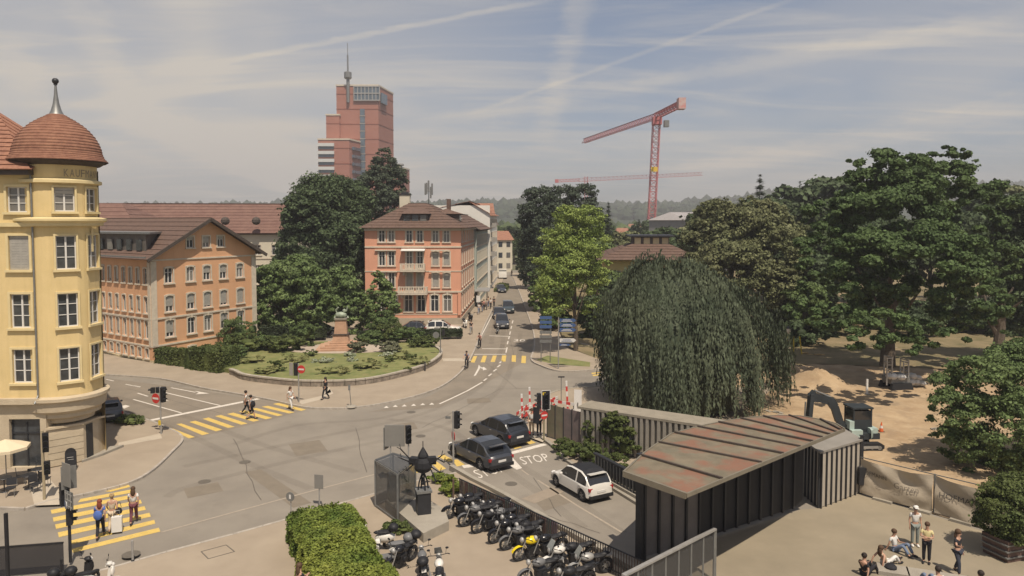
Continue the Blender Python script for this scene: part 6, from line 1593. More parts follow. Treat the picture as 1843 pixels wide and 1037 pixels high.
# concrete base with sculpture and glass enclosure
bs = [G(693, 903, .5), G(762, 962, .5), G(808, 940, .5), G(800, 918, .5), G(735, 880, .5)]
mb = MB(); mb.prism([(p.x, p.y) for p in bs], .12, .55); bsc = (sum((p for p in bs), Vector((0, 0)))) / 5
solo('concrete_base', 'low concrete slab under the sculpture', 'plinth', mb, M_CONC, (bsc.x, bsc.y, .12))
sc = G(762, 922, .55)
sq = thing('sculpture', 'dark wiry metal sculpture with spread arms on a tall square pedestal', 'sculpture', (sc.x, sc.y, .55))
mb = MB(); mb.box(sc.x, sc.y, .55 + .5, .62, .62, 1.0, .3); pd = part(sq, 'pedestal', mb, M_DARK); mb = MB(); mb.box(sc.x, sc.y, 1.6, .72, .72, .1, .3); part(pd, 'pedestal_cap', mb, M_GREYM)
S = Vector((sc.x, sc.y, 1.65))
for k in range(4):
    a = k * math.pi / 2 + .5; mb = MB(); mb.tube([S + Vector((.25 * math.cos(a), .25 * math.sin(a), 0)), S + Vector((.2 * math.cos(a), .2 * math.sin(a), .35)), S + Vector((.05 * math.cos(a), .05 * math.sin(a), .75))], .035, 6); part(sq, 'leg', mb, M_BLACK)
mb = MB(); mb.lathe([(.05, 0), (.13, .1), (.02, .35)], 8, tuple(S + Vector((0, 0, .2)))); mb.ball(tuple(S + Vector((0, 0, .35))), .1, 8); part(sq, 'inner_figure', mb, M_BLACK)
mb = MB(); mb.lathe([(.1, 0), (.34, .12), (.42, .3), (.38, .55), (.28, .72), (.1, .8)], 9, tuple(S + Vector((0, 0, .75)))); body = part(sq, 'torso', mb, M_BLACK)
mb = MB(); mb.box(*(S + Vector((.35, 0, 1.35))), .5, .3, .32, .2); mb.box(*(S + Vector((-.4, .1, 1.3))), .45, .35, .3, -.3); part(sq, 'shoulder', mb, M_BLACK)
mb = MB(); mb.lathe([(.26, 0), (.22, .1), (.1, .3), (.03, .42)], 9, tuple(S + Vector((0, 0, 1.55)))); mb.cyl(S + Vector((0, 0, 1.9)), S + Vector((0, 0, 2.25)), .02); part(sq, 'hat', mb, M_BLACK)
rr2 = random.Random(4)
for k, (dx, dz, ex, ez) in enumerate(((.5, .1, .9, .5), (-.5, .05, -.95, .35), (.45, -.1, .8, -.4), (-.45, -.1, -.8, -.45), (.6, .2, 1.0, .15), (-.6, .2, -1.0, .75), (.3, 0, .62, -.7))):
    mb = MB(); c_ = S + Vector((0, 0, 1.2)); pm_ = c_ + Vector((dx, rr2.uniform(-.3, .3), dz)); pe = c_ + Vector((ex, rr2.uniform(-.5, .5), ez))
    mb.tube([c_, pm_, pe], .03, 5); mb.tube([pe, pe + Vector((.05 * (1 if ex > 0 else -1), .05, .22))], .018, 5); mb.tube([pe, pe + Vector((.16 * (1 if ex > 0 else -1), -.05, .1))], .018, 5); part(sq, 'arm', mb, M_BLACK)
ge = thing('glass_cabin', 'dark framed glass cabin standing on the slab left of the sculpture', 'kiosk', (*G(700, 905), .12))
c0, c1_, c2_, c3_ = G(676, 912, .12), G(716, 927, .5), G(748, 897, .5), G(708, 884, .5); hz = 2.3
cs = [c0, c1_, c2_, c3_]
for p in cs: mb = MB(); mb.box(p.x, p.y, .12 + hz / 2, .08, .08, hz); part(ge, 'post', mb, M_GREYM)
for i in range(4):
    a, b = cs[i], cs[(i + 1) % 4]
    for z in (.2, hz + .1): mb = MB(); mb.bar((*a, z), (*b, z), .07, .07); part(ge, 'rail', mb, M_GREYM)
    mb = MB(); e = (b - a) * .03; mb.hexa([(*(a + e), .25), (*(b - e), .25), (*(b - e + Vector((.01, .01))), .25), (*(a + e + Vector((.01, .01))), .25), (*(a + e), hz), (*(b - e), hz), (*(b - e + Vector((.01, .01))), hz), (*(a + e + Vector((.01, .01))), hz)])
    part(ge, 'glass_wall', mb, mat('cabin_glass', (.07, .075, .08), .15, spec=.5, trans=.62))
mb = MB(); mb.prism([tuple(p) for p in cs], hz + .14, hz + .18); part(ge, 'glass_roof', mb, MATS['cabin_glass'])
mb = MB(); c_ = sum(cs, Vector((0, 0))) / 4; mb.box(c_.x - .1, c_.y, 1.0, .5, .5, 1.7, .4); part(ge, 'inner_column', mb, M_GREYM)
# pot with bush, lower right
pg = G(1812, 1000)
pt = thing('plant_tub', 'large brown tub planted with a feathery bush at the right edge of the plaza', 'planter', (pg.x, pg.y, .01))
mb = MB(); mb.box(pg.x, pg.y, .45, 1.3, 1.1, .9, .3, taper=1.08); part(pt, 'tub', mb, mat('tub_brown', (.12, .075, .06), .7, .2, 3))
for k in range(3): mb = MB(); mb.box(pg.x - .05, pg.y - .03, .22 + .26 * k, 1.42, 1.2, .05, .3); part(pt, 'tub_band', mb, M_GREYM)
bme = leaf_mesh('bush', [(0, 0, 1.9, 1.0, .9, 1.1), (.4, 0, 2.7, .9, .8, .7), (-.7, 0, 2.3, .5, .5, .6), (-.4, .1, 1.5, .7, .7, .5), (.2, -.2, 1.2, .9, .8, .5), (.9, 0, 1.8, .8, .7, .8)], 26000, .10, 81, L_HEDGED, clump=.36, gap=.2)
bo = bpy.data.objects.new('bush', bme); link(bo, pt)
# steps the group sits on
st_ = thing('plaza_step', 'low stone step where the young people sit on the plaza', 'step', (*G(1640, 1020), 0))
sA, sB = G(1608, 1000), G(1700, 1037); 
for k in range(5):
    p = G(1600, 1025) + Vector((.9, -.35)) * (k * 1.1); mb = MB(); mb.box(p.x, p.y - .3, .09, 1.12, .8, .17, -.37); part(st_, 'stone_slab', mb, M_CONC)
# dark shelter edge, bottom left
sh_ = thing('bike_shelter', 'dark framed shelter cut by the lower left corner', 'shelter', (-18, 26, 0))
sp0, sp1 = G3(-60, 990, 1.2), G3(114, 977, 1.2)
mb = MB(); mb.bar(sp0, sp1, .07, .07); part(sh_, 'rail', mb, M_BLACK)
mb = MB(); p = G(16, 1075); mb.box(p.x, p.y, 1.6, .1, .1, 3.2); part(sh_, 'post', mb, M_BLACK); p = G(112, 1062); mb = MB(); mb.box(p.x, p.y, .6, .06, .06, 1.2); part(sh_, 'post', mb, M_BLACK)
mb = MB(); mb.hexa([sp0 - Vector((0, .02, 1.15)), sp1 - Vector((0, .02, 1.15)), sp1 - Vector((0, 0, 1.15)), sp0 - Vector((0, 0, 1.15)), sp0 - Vector((0, .02, .05)), sp1 - Vector((0, .02, .05)), sp1 - Vector((0, 0, .05)), sp0 - Vector((0, 0, .05))]); part(sh_, 'tinted_panel', mb, mat('tinted_panel', (.03, .03, .035), .3, trans=.3))
# monument on the lawn
mo = thing('monument', 'red stone monument pedestal with a pale bronze group on top and wide steps', 'monument', (mc.x, mc.y, .53))
M_RST = mat('red_stone', (.42, .26, .17), .9, .12, 1.5, bump=.3, bscale=12)
x, y = mc.x, mc.y + .6
for k in range(4): mb = MB(); s = 4.2 - .75 * k; mb.box(x, y, .53 + .09 + .18 * k, s * 1.15, s, .18, .12); part(mo, 'step', mb, M_RST)
mb = MB(); mb.box(x, y, 1.6, 1.75, 1.5, .75, .12, taper=.86); part(mo, 'lower_block', mb, M_RST); mb = MB(); mb.box(x, y, 2.05, 1.7, 1.5, .14, .12); part(mo, 'moulding', mb, M_EAVE)
mb = MB(); mb.box(x, y, 2.85, 1.35, 1.2, 1.5, .12, taper=.82); part(mo, 'shaft', mb, M_RST); mb = MB(); mb.box(x, y, 3.68, 1.3, 1.2, .16, .12); part(mo, 'top_slab', mb, mat('weathered_slab', (.22, .2, .16), .9, .1, 2))
mb = MB(); M_BRZ = mat('bronze_pale', (.30, .34, .26), .6, .2, 4, metal=.2)
mb.ball((x, y, 4.0), .34, 10, sz=.8, sx=1.6); mb.ball((x + .3, y, 4.35), .17, 8); mb.tube([(x - .3, y, 4.0), (x - .45, y, 4.4), (x - .2, y - .1, 4.65)], .07, 6); mb.tube([(x + .1, y, 4.1), (x + .5, y, 4.35), (x + .6, y, 4.7)], .06, 6)
for k in (-.5, -.2, .3, .6): mb.tube([(x + k, y, 3.9), (x + k * 1.1, y - .1, 3.75)], .07, 6)
mb.v = [(x + (a - x) * 1.2, y + (b - y) * 1.2, 3.77 + (c - 3.77) * 1.3) for a, b, c in mb.v]; part(mo, 'bronze_group', mb, M_BRZ, smooth=True)
# umbrella terrace at the left edge
tu = thing('parasol', 'cream parasol over the cafe terrace at the left edge', 'parasol', (*G(12, 872, .12), .12))
ug = G(12, 872, .12); mb = MB(); mb.cyl((ug.x, ug.y, .12), (ug.x, ug.y, 2.5), .025); part(tu, 'pole', mb, M_GREYM)
for k in range(8):
    a, b = k * math.pi / 4, (k + 1) * math.pi / 4; mb = MB(); r = 1.15
    mb.add([(ug.x, ug.y, 2.55), (ug.x + r * math.cos(a), ug.y + r * math.sin(a), 2.15), (ug.x + r * math.cos(b), ug.y + r * math.sin(b), 2.15), (ug.x + r * math.cos(b), ug.y + r * math.sin(b), 2.0), (ug.x + r * math.cos(a), ug.y + r * math.sin(a), 2.0)], [(0, 1, 2), (1, 4, 3, 2)]); part(tu, 'canopy_panel', mb, mat('parasol_cloth', (.62, .52, .36), .8))
for k, (px, py) in enumerate(((8, 885), (52, 880), (70, 868))):
    g = G(px, py, .12); t = thing('cafe_table', ['small round cafe table under the parasol', 'cafe table in front of the shop window', 'cafe table next to the lamp pole'][k], 'table', (g.x, g.y, .12))
    mb = MB(); mb.lathe([(.34, .71), (.36, .73), (.34, .75)], 14, (g.x, g.y, .12)); part(t, 'tabletop', mb, M_DARK); mb = MB(); mb.cyl((g.x, g.y, .14), (g.x, g.y, .83), .03); mb.lathe([(.22, 0), (.2, .03)], 10, (g.x, g.y, .12)); part(t, 'stand', mb, M_DARK)
for k, (px, py, rz) in enumerate(((20, 893, .4), (38, 872, 2.2), (64, 886, 1.0), (82, 876, 3.4), (58, 860, -1))):
    g = G(px, py, .12); t = thing('cafe_chair', ['cafe chair nearest the street under the parasol', 'cafe chair between the first two tables', 'cafe chair turned to the lamp pole', 'cafe chair at the right end of the terrace', 'cafe chair against the shop window'][k], 'chair', (g.x, g.y, .12), rz, 'chairs of the cafe terrace')
    mb = MB(); mb.box(0, 0, .45, .42, .42, .04); part(t, 'seat', mb, M_DARK, world=False); mb = MB(); mb.box(0, .2, .7, .42, .03, .38, rx=-.12); part(t, 'backrest', mb, M_DARK, world=False)
    for sx in (-1, 1):
        for sy in (-1, 1): mb = MB(); mb.cyl((.18 * sx, .18 * sy, 0), (.17 * sx, .17 * sy, .44), .014, n=6); part(t, 'leg', mb, M_GREYM, world=False)
ab = G(128, 845, .12); t = thing('chalkboard', 'black chalkboard a-frame on the corner pavement', 'sign', (ab.x, ab.y, .12), .5)
for s in (-1, 1):
    mb = MB(); mb.box(0, .17 * s, .5, .55, .03, 1.0, rx=.17 * s); part(t, 'board', mb, M_BLACK, world=False)
mb = MB(); mb.lathe([(.27, 0), (.27, .03)], 14); mb.xform(Matrix.Translation((0, -.06, .98)) @ Matrix.Rotation(R(90), 4, 'X')); part(t, 'rounded_top', mb, M_BLACK, world=False)
for k in range(4):
    mb = MB(); mb.box(-.02 + .03 * (k % 2), -.2 + .02 * k, .75 - .13 * k, .32 - .05 * (k % 3), .012, .03, rx=-.17); part(t, 'chalk_line', mb, M_GALV, world=False)
bn_ = G(181, 812, .12); t = thing('litter_bin', 'slim dark litter bin by the corner of the yellow building', 'bin', (bn_.x, bn_.y, .12)); mb = MB(); mb.lathe([(.14, 0), (.17, .1), (.17, .75), (.15, .8)], 12, (bn_.x, bn_.y, .12)); part(t, 'body', mb, M_DARK); mb = MB(); mb.lathe([(.18, .8), (.16, .9)], 12, (bn_.x, bn_.y, .12)); part(t, 'lid', mb, M_BLACK)
# ---------------------------------------------------------------- cars
M_CARG = mat('car_glass', (.02, .022, .025), .08, spec=.8)
def ip(x, K): return float(np.interp(x, [k[0] for k in K], [k[1] for k in K]))
def wheel(t, x, y, r, wd, side):
    mb = MB(); prof = [(r * .62, -wd / 2), (r * .93, -wd / 2), (r, -wd * .3), (r, wd * .3), (r * .93, wd / 2), (r * .62, wd / 2)]
    M = Matrix.Translation((x, y, r)) @ Matrix.Rotation(R(90), 4, 'X')
    mb.lathe(prof, 20, cap=False); mb.lathe([(r * .62, -wd * .3), (.01, -wd * .3)], 14, cap=False); mb.lathe([(r * .62, wd * .3), (.01, wd * .3)], 14, cap=False); mb.xform(M); w_ = part(t, 'wheel', mb, M_RUB, smooth=30, world=False)
    mb = MB(); s = side
    for k in range(5):
        a = k * 2 * math.pi / 5; mb.bar((0, 0, s * wd * .36), (r * .6 * math.cos(a), r * .6 * math.sin(a), s * wd * .36), r * .2, .03)
    mb.lathe([(r * .64, s * wd * .30), (r * .64, s * wd * .4), (r * .56, s * wd * .4), (r * .56, s * wd * .30)], 18, cap=False); mb.xform(Matrix.Translation((x, y, r)) @ Matrix.Rotation(R(90) , 4, 'X') if True else M)
    part(w_, 'rim', mb, M_RIM, world=False)
M_RIM = mat('rim_alloy', (.30, .30, .31), .35, metal=.6)
def car(name, label, body_m, L, Wd, H, style, roof_m=None, rim_dark=False, plate=True, group=None, light_m=None):
    """x forward, centre of the car at the origin"""
    t = thing(name, label, 'car', (0, 0, 0), 0, group)
    h = L / 2; wr = .33 if style != 'mini' else .30; fx, rx_ = h - .82 * L / 4.4, -h + .86 * L / 4.4
    if style == 'mini': fx, rx_ = h - .66, -h + .62
    zb = .22; belt = H * .60
    if style == 'suv':   top = [(-h, belt * .93), (-h + .1, belt), (h - 1.35, belt), (h - .9, belt * .93), (h - .25, belt * .82), (h, belt * .6)]; roof = [(-h + .12, belt), (-h + .42, H * .93), (-h + .8, H), (h - 2.5, H), (h - 2.05, H * .93), (h - 1.25, belt)]
    elif style == 'mini': top = [(-h, belt * .8), (-h + .08, belt * 1.02), (h - 1.1, belt), (h - .6, belt * .92), (h - .15, belt * .72), (h, belt * .5)]; roof = [(-h + .12, belt), (-h + .45, H * .88), (-h + .85, H * .985), (-.1, H), (.3, H * .95), (h - .98, belt)]
    elif style == 'hatch': top = [(-h, belt * .85), (-h + .1, belt * 1.03), (h - 1.35, belt), (h - .9, belt * .92), (h - .2, belt * .75), (h, belt * .55)]; roof = [(-h + .1, belt), (-h + .55, H * .90), (-h + 1.0, H * .985), (h - 2.5, H), (h - 2.1, H * .94), (h - 1.2, belt)]
    else:                top = [(-h, belt * .85), (-h + .1, belt * 1.0), (h - 1.4, belt * .97), (h - .9, belt * .9), (h - .2, belt * .74), (h, belt * .55)]; roof = [(-h + .15, belt), (-h + .75, H * .9), (-h + 1.2, H * .985), (h - 2.6, H), (h - 2.2, H * .94), (h - 1.25, belt)]
    xs = sorted(set([round(-h + L * i / 44, 3) for i in range(45)] + [round(c + wr * 1.18 * math.cos(a * math.pi / 10), 3) for c in (fx, rx_) for a in range(11)]))
    def hw(x): return Wd / 2 * (1 - .22 * max(0, (abs(x) - h * .72) / (h * .28)) ** 2.2)
    def bot(x):
        z = zb + (.06 if abs(x) > h * .93 else 0)
        for c in (fx, rx_):
            q = abs(x - c)
            if q < wr * 1.18: z = max(z, wr + math.sqrt(max(0, (wr * 1.18) ** 2 - q * q)) * .98)
        return z
    B = MB(); rows = []
    for x in xs:
        w_ = hw(x); zt = ip(x, top); b_ = min(bot(x), zt - .12); row = []
        for sy in (-1, 1):
            s = [(x, sy * w_ * .86, b_), (x, sy * w_, b_ + (zt - b_) * .12), (x, sy * w_ * 1.0, b_ + (zt - b_) * .6), (x, sy * w_ * .975, zt - .07), (x, sy * w_ * .90, zt - .01), (x, sy * w_ * .45, zt + .025)]
            row.append(s)
        rows.append(row[0] + [(x, 0, zt + .03)] + list(reversed(row[1])))
    n = len(rows[0])
    for r_ in rows: B.v.extend(r_)
    for i in range(len(rows) - 1):
        for j in range(n - 1): a = i * n + j; B.f.append((a, a + n, a + n + 1, a + 1)); B.m.append(0)
        a = i * n; B.f.append((a, a + n - 1, a + 2 * n - 1, a + n)); B.m.append(1)
    B.f.append(tuple(range(n))); B.m.append(0); B.f.append(tuple(reversed(range((len(rows) - 1) * n, len(rows) * n)))); B.m.append(0)
    bd = part(t, 'body', B, [body_m, M_BLACK], smooth=35, world=False)
    # greenhouse
    x0, x1 = roof[0][0], roof[-1][0]; gx = sorted(set([round(x0 + (x1 - x0) * i / 26, 3) for i in range(27)] + [round(r_[0], 3) for r_ in roof]))
    Gm, Rm = MB(), MB(); rr_ = []
    for x in gx:
        zt = max(ip(x, roof), belt + .001); k = (zt - belt) / (H - belt); w0 = hw(x) * .95; w1 = w0 * (1 - .17 * k)
        zb_ = min(ip(x, top), belt) - .02
        rr_.append([(x, -w0, zb_), (x, -w1 * 1.0, zt - .07 * k), (x, -w1 * .9, zt - .01 * k), (x, 0, zt + .025 * k), (x, w1 * .9, zt - .01 * k), (x, w1, zt - .07 * k), (x, w0, zb_)])
    fl_a, fl_b = roof[2][0], roof[3][0]
    pill = [x0 + (x1 - x0) * .36, x0 + (x1 - x0) * .68] if style != 'mini' else [x0 + (x1 - x0) * .40]
    def at(P, Q, t_): return Vector(P).lerp(Vector(Q), t_)
    for i in range(len(gx) - 1):
        a, b = rr_[i], rr_[i + 1]; xm = (gx[i] + gx[i + 1]) / 2
        roofy = fl_a - .02 <= xm <= fl_b + .1
        for j in range(6):
            side = j in (0, 5)
            pm_ = any(abs(xm - p) < .07 for p in pill) or xm < x0 + .22 or xm > x1 - .12
            if side and not pm_: Gm.quad(a[j], b[j], b[j + 1], a[j + 1])
            elif side: Rm.quad(a[j], b[j], b[j + 1], a[j + 1])
            elif j in (1, 4): Rm.quad(a[j], b[j], b[j + 1], a[j + 1])
            else: (Rm if roofy else Gm).quad(a[j], b[j], b[j + 1], a[j + 1])
    part(t, 'windows', Gm, M_CARG, smooth=30, world=False)
    rf = part(t, 'roof', Rm, [body_m], smooth=30, world=False)
    if roof_m:
        mb = MB()
        for i in range(len(gx) - 1):
            a, b = rr_[i], rr_[i + 1]
            if gx[i] > fl_b + .05 or gx[i] < x0 + .12: continue
            for j in (2, 3): mb.quad(*[Vector(q) + Vector((0, 0, .012)) for q in (a[j], b[j], b[j + 1], a[j + 1])])
        part(t, 'soft_top', mb, roof_m, smooth=30, world=False)
    for x in (fx, rx_):
        for sy in (-1, 1): wheel(t, x, sy * (Wd / 2 - .12), wr, .22, -sy)
    ux = h - .02
    zr_ = belt * .80; zf_ = belt * .66
    for sy in (-1, 1):
        mb = MB(); mb.box(-h + .09, sy * Wd * .385, zr_, .14, Wd * .12, .16); part(t, 'tail_light', mb, mat('tail_lamp', (.32, .02, .02), .3), world=False)
        mb = MB(); mb.ball((h - .16, sy * Wd * .36, zf_), .14, 10, sy=1.1, sz=.7); part(t, 'headlight', mb, M_SIGNW, smooth=True, world=False)
        mb = MB(); mb.ball((x1 - .35, sy * (Wd / 2 + .09), belt + .07), .1, 8, sy=1.0, sz=.8); part(t, 'mirror', mb, body_m, smooth=True, world=False)
        mb = MB(); mb.box(pill[-1] - .35, sy * (Wd / 2 + .003), belt * .86, .2, .03, .035); part(t, 'door_handle', mb, M_GALV if body_m is not M_BLKG else M_BLACK, world=False)
    mb = MB(); mb.box(-h - .0, 0, zr_ - .12, .04, .52, .12); part(t, 'number_plate', mb, M_SIGNW, world=False)
    mb = MB(); mb.box(h - .0, 0, zf_ - .2, .04, .5, .11); part(t, 'number_plate', mb, M_SIGNW, world=False)
    mb = MB(); mb.box(-h + .04, 0, .33, .16, Wd * .86, .18); part(t, 'rear_bumper', mb, M_BLACK, world=False)
    mb = MB(); mb.box(h - .05, 0, .33, .14, Wd * .8, .2); part(t, 'grille', mb, M_BLACK, world=False)
    mb = MB(); mb.box(-h + .42, 0, H * .925, .3, Wd * .62, .03, ry=.1); part(t, 'spoiler', mb, body_m, world=False)
    return t
def place_car(t, pf, pr, Wd, z=0.0, side=1):
    """pf / pr: survey points of front and rear wheel on the near left side"""
    f, r = G(*pf, z), G(*pr, z); d = (f - r).normalized(); n = Vector((d.y, -d.x)) * side
    c = (f + r) / 2 + n * Wd / 2; t.location = (c.x, c.y, z + .006); t.rotation_euler = (0, 0, math.atan2(d.y, d.x)); return t
M_CBLK = mat('car_black', coat=.8, col=(.022, .024, .030), rough=.28, spec=.6); M_CGRY = mat('car_dark_grey', coat=.8, col=(.035, .038, .045), rough=.3, spec=.6)
M_CWHT = mat('car_white', coat=.8, col=(.66, .63, .57), rough=.3, spec=.5); M_CTEAL = mat('car_teal_dark', coat=.8, col=(.03, .045, .05), rough=.3, spec=.5)
M_CSIL = mat('car_silver', (.40, .40, .40), .35, metal=.3, spec=.5)
fi = place_car(car('small_white_car', 'small round white car with a black soft top driving up the ramp', M_CWHT, 3.65, 1.64, 1.47, 'mini', M_BLACK), (994.4, 873.2), (1049.8, 905.7), 1.66)
e1 = place_car(car('dark_estate_car', 'dark grey estate car stopped on the crossing nearest the camera', M_CGRY, 4.6, 1.85, 1.5, 'estate'), (814, 822), (866, 848), 1.85)
e2 = place_car(car('black_hatchback', 'black car ahead on the crossing by the two pedestrians', M_CBLK, 4.5, 1.85, 1.6, 'hatch'), (851, 783), (905, 806), 1.85)
def at_car(t, px, py, rz, z=.12): g = G(px, py, z); t.location = (g.x, g.y, z + .004); t.rotation_euler = (0, 0, rz); return t
at_car(car('parked_white_car', 'white suv with dark windows parked in front of the salmon house', M_CWHT, 4.4, 1.85, 1.65, 'suv'), 798, 600, R(4))
at_car(car('parked_dark_hatchback', 'dark hatchback parked left of the white suv', M_CGRY, 4.2, 1.8, 1.48, 'hatch'), 737, 599, R(182))
at_car(car('parked_black_car', 'black car parked behind the hedge at the apricot building', M_CBLK, 4.6, 1.85, 1.6, 'suv'), 402, 626, R(32))
at_car(car('parked_silver_car', 'silver car half hidden under the trees left of the monument', M_CSIL, 4.4, 1.8, 1.5, 'hatch'), 580, 602, R(5))
at_car(car('parked_silver_estate', 'pale estate car under the trees beside the apricot building', M_CSIL, 4.5, 1.8, 1.5, 'estate'), 500, 606, R(20))
s1 = at_car(car('dark_suv', 'dark suv waiting at the head of the street queue', M_CGRY, 4.4, 1.85, 1.7, 'suv'), 903, 589, R(-86), 0)
s2 = at_car(car('teal_suv', 'dark teal suv second in the street queue', M_CTEAL, 4.6, 1.85, 1.75, 'suv'), 914, 562, R(-86), 0)
at_car(car('queued_dark_car', 'low dark car between the two suvs of the street queue', M_CBLK, 4.3, 1.8, 1.5, 'hatch'), 898, 572, R(-86), 0)
at_car(car('far_parked_car', 'small dark car parked far up the street by the green strip', M_CBLK, 4.2, 1.8, 1.5, 'hatch'), 901, 526, R(-80), 0)
at_car(car('shaded_parked_car', 'black car standing in the shade behind the yellow corner building', M_CBLK, 4.3, 1.8, 1.5, 'hatch'), 193, 752, R(125), 0)

# ---------------------------------------------------------------- motorcycles and scooters
def wheel2(t, x, r, wd=.11):
    M = Matrix.Translation((x, 0, r)) @ Matrix.Rotation(R(90), 4, 'X')
    mb = MB(); n = 18
    for i in range(n):
        a, b = 2 * math.pi * i / n, 2 * math.pi * (i + 1) / n
        mb.cyl((r * .86 * math.cos(a), r * .86 * math.sin(a), 0), (r * .86 * math.cos(b), r * .86 * math.sin(b), 0), wd / 2, n=7, caps=False)
    mb.xform(M); w_ = part(t, 'wheel', mb, M_RUB, smooth=True, world=False)
    mb = MB()
    for k in range(6): a = k * math.pi / 3; mb.bar((0, 0, 0), (r * .8 * math.cos(a), r * .8 * math.sin(a), 0), .035, .02)
    mb.lathe([(r * .3, -.02), (r * .3, .02)], 12); mb.xform(M); part(w_, 'rim', mb, M_GREYM, world=False)
def motorbike(name, label, m_body, m_seat, topcase=None, screen=False, group='motorcycles parked by the ramp fence'):
    t = thing(name, label, 'motorcycle', (0, 0, 0), 0, group)
    wheel2(t, .72, .31); wheel2(t, -.68, .31, .15)
    def P(nm, mb, m, sm=True): return part(t, nm, mb, m, smooth=sm, world=False)
    for s in (-1, 1):
        mb = MB(); mb.tube([(.72, .09 * s, .31), (.50, .09 * s, .92)], .024, 7); P('fork', mb, M_GALV)
    mb = MB(); mb.tube([(.5, 0, .92), (.25, 0, .62), (-.1, 0, .35), (-.35, 0, .45), (-.55, 0, .75), (.45, 0, .85)], .03, 6); P('frame', mb, M_BLACK)
    mb = MB(); mb.box(.08, 0, .42, .42, .30, .34); mb.cyl((.2, 0, .45), (.34, 0, .7), .11, n=9); mb.cyl((-.02, -.2, .38), (-.02, .2, .38), .12, n=10); P('engine', mb, M_DARK, 35)
    mb = MB(); mb.ball((.18, 0, .83), .26, 12, sx=1.15, sy=.72, sz=.62); P('tank', mb, m_body)
    mb = MB(); mb.ball((-.32, 0, .80), .3, 10, sx=1.3, sy=.5, sz=.26); mb.ball((-.62, 0, .86), .16, 8, sx=1.3, sy=.7, sz=.4); P('seat', mb, m_seat)
    mb = MB(); mb.ball((-.72, 0, .78), .14, 8, sx=1.6, sy=.7, sz=.6); P('tail', mb, m_body)
    mb = MB(); mb.tube([(.42, -.36, 1.06), (.5, -.15, 1.0), (.5, .15, 1.0), (.42, .36, 1.06)], .014, 6); P('handlebar', mb, M_BLACK)
    for s in (-1, 1):
        mb = MB(); mb.tube([(.46, .28 * s, 1.03), (.5, .33 * s, 1.22)], .008, 5); mb.ball((.5, .36 * s, 1.25), .07, 8, sx=.25, sz=.7); P('mirror', mb, M_BLACK)
        mb = MB(); mb.tube([(.42, .36 * s, 1.06), (.36, .44 * s, 1.05)], .02, 6); P('grip', mb, M_RUB)
    mb = MB(); mb.ball((.63, 0, .92), .12, 10, sx=.8); P('headlight', mb, M_GALV)
    mb = MB(); mb.tube([(.25, -.16, .4), (-.1, -.19, .27), (-.75, -.22, .38)], [.03, .035, .055], 8); P('exhaust', mb, M_GALV)
    mb = MB()
    for k in range(7):
        a, b = R(20 + 20 * k), R(40 + 20 * k); mb.quad((.72 + .36 * math.cos(a), -.07, .31 + .36 * math.sin(a)), (.72 + .36 * math.cos(b), -.07, .31 + .36 * math.sin(b)), (.72 + .36 * math.cos(b), .07, .31 + .36 * math.sin(b)), (.72 + .36 * math.cos(a), .07, .31 + .36 * math.sin(a)))
    P('mudguard', mb, m_body)
    mb = MB(); mb.tube([(-.05, .1, .25), (-.1, .34, .01)], .014, 5); P('kickstand', mb, M_BLACK)
    mb = MB(); mb.box(-.86, 0, .7, .03, .18, .12, ry=.2); P('number_plate', mb, M_SIGNW, False)
    if topcase: mb = MB(); mb.ball((-.82, 0, 1.06), .24, 12, sz=.75); P('top_case', mb, topcase)
    if screen: mb = MB(); mb.hexa([(.66, -.16, 1.0), (.66, .16, 1.0), (.68, .16, 1.0), (.68, -.16, 1.0), (.48, -.13, 1.32), (.48, .13, 1.32), (.5, .13, 1.32), (.5, -.13, 1.32)]); P('windscreen', mb, M_GLASSL, False)
    return t
def scooter(name, label, m_body, topcase=None, group='scooters parked by the hedge'):
    t = thing(name, label, 'scooter', (0, 0, 0), 0, group)
    wheel2(t, .62, .23, .11); wheel2(t, -.58, .23, .12)
    def P(nm, mb, m, sm=True): return part(t, nm, mb, m, smooth=sm, world=False)
    mb = MB(); mb.hexa([(.36, -.22, .28), (.36, .22, .28), (.46, .16, .28), (.46, -.16, .28), (.44, -.2, .85), (.44, .2, .85), (.56, .12, .9), (.56, -.12, .9)]); mb.ball((.56, 0, .72), .16, 10, sz=1.4, sx=.6); P('leg_shield', mb, m_body, 40)
    mb = MB(); mb.box(.08, 0, .27, .6, .34, .07); P('footboard', mb, M_BLACK, False)
    mb = MB(); mb.ball((-.42, 0, .55), .32, 12, sx=1.35, sy=.62, sz=.72); P('rear_body', mb, m_body)
    mb = MB(); mb.ball((-.34, 0, .80), .32, 10, sx=1.3, sy=.5, sz=.22); P('seat', mb, M_BLACK)
    mb = MB(); mb.ball((.68, 0, .40), .2, 10, sx=1.0, sy=.45, sz=.45); P('mudguard', mb, m_body)
    mb = MB(); mb.tube([(.62, 0, .25), (.44, 0, .98)], .03, 7); P('steering_column', mb, M_BLACK)
    mb = MB(); mb.tube([(.36, -.33, 1.02), (.45, 0, .98), (.36, .33, 1.02)], .015, 6); mb.ball((.47, 0, 1.0), .13, 8, sy=1.2, sz=.7); P('handlebar', mb, m_body)
    for s in (-1, 1): mb = MB(); mb.tube([(.4, .24 * s, 1.0), (.42, .3 * s, 1.2)], .008, 5); mb.ball((.42, .33 * s, 1.23), .07, 8, sx=.25, sz=.7); P('mirror', mb, M_BLACK)
    mb = MB(); mb.ball((.58, 0, .95), .08, 8); P('headlight', mb, M_SIGNW)
    mb = MB(); mb.box(-.82, 0, .55, .04, .18, .12); P('number_plate', mb, M_SIGNW, False)
    if topcase: mb = MB(); mb.ball((-.78, 0, .98), .22, 12, sz=.8); P('top_case', mb, topcase)
    return t
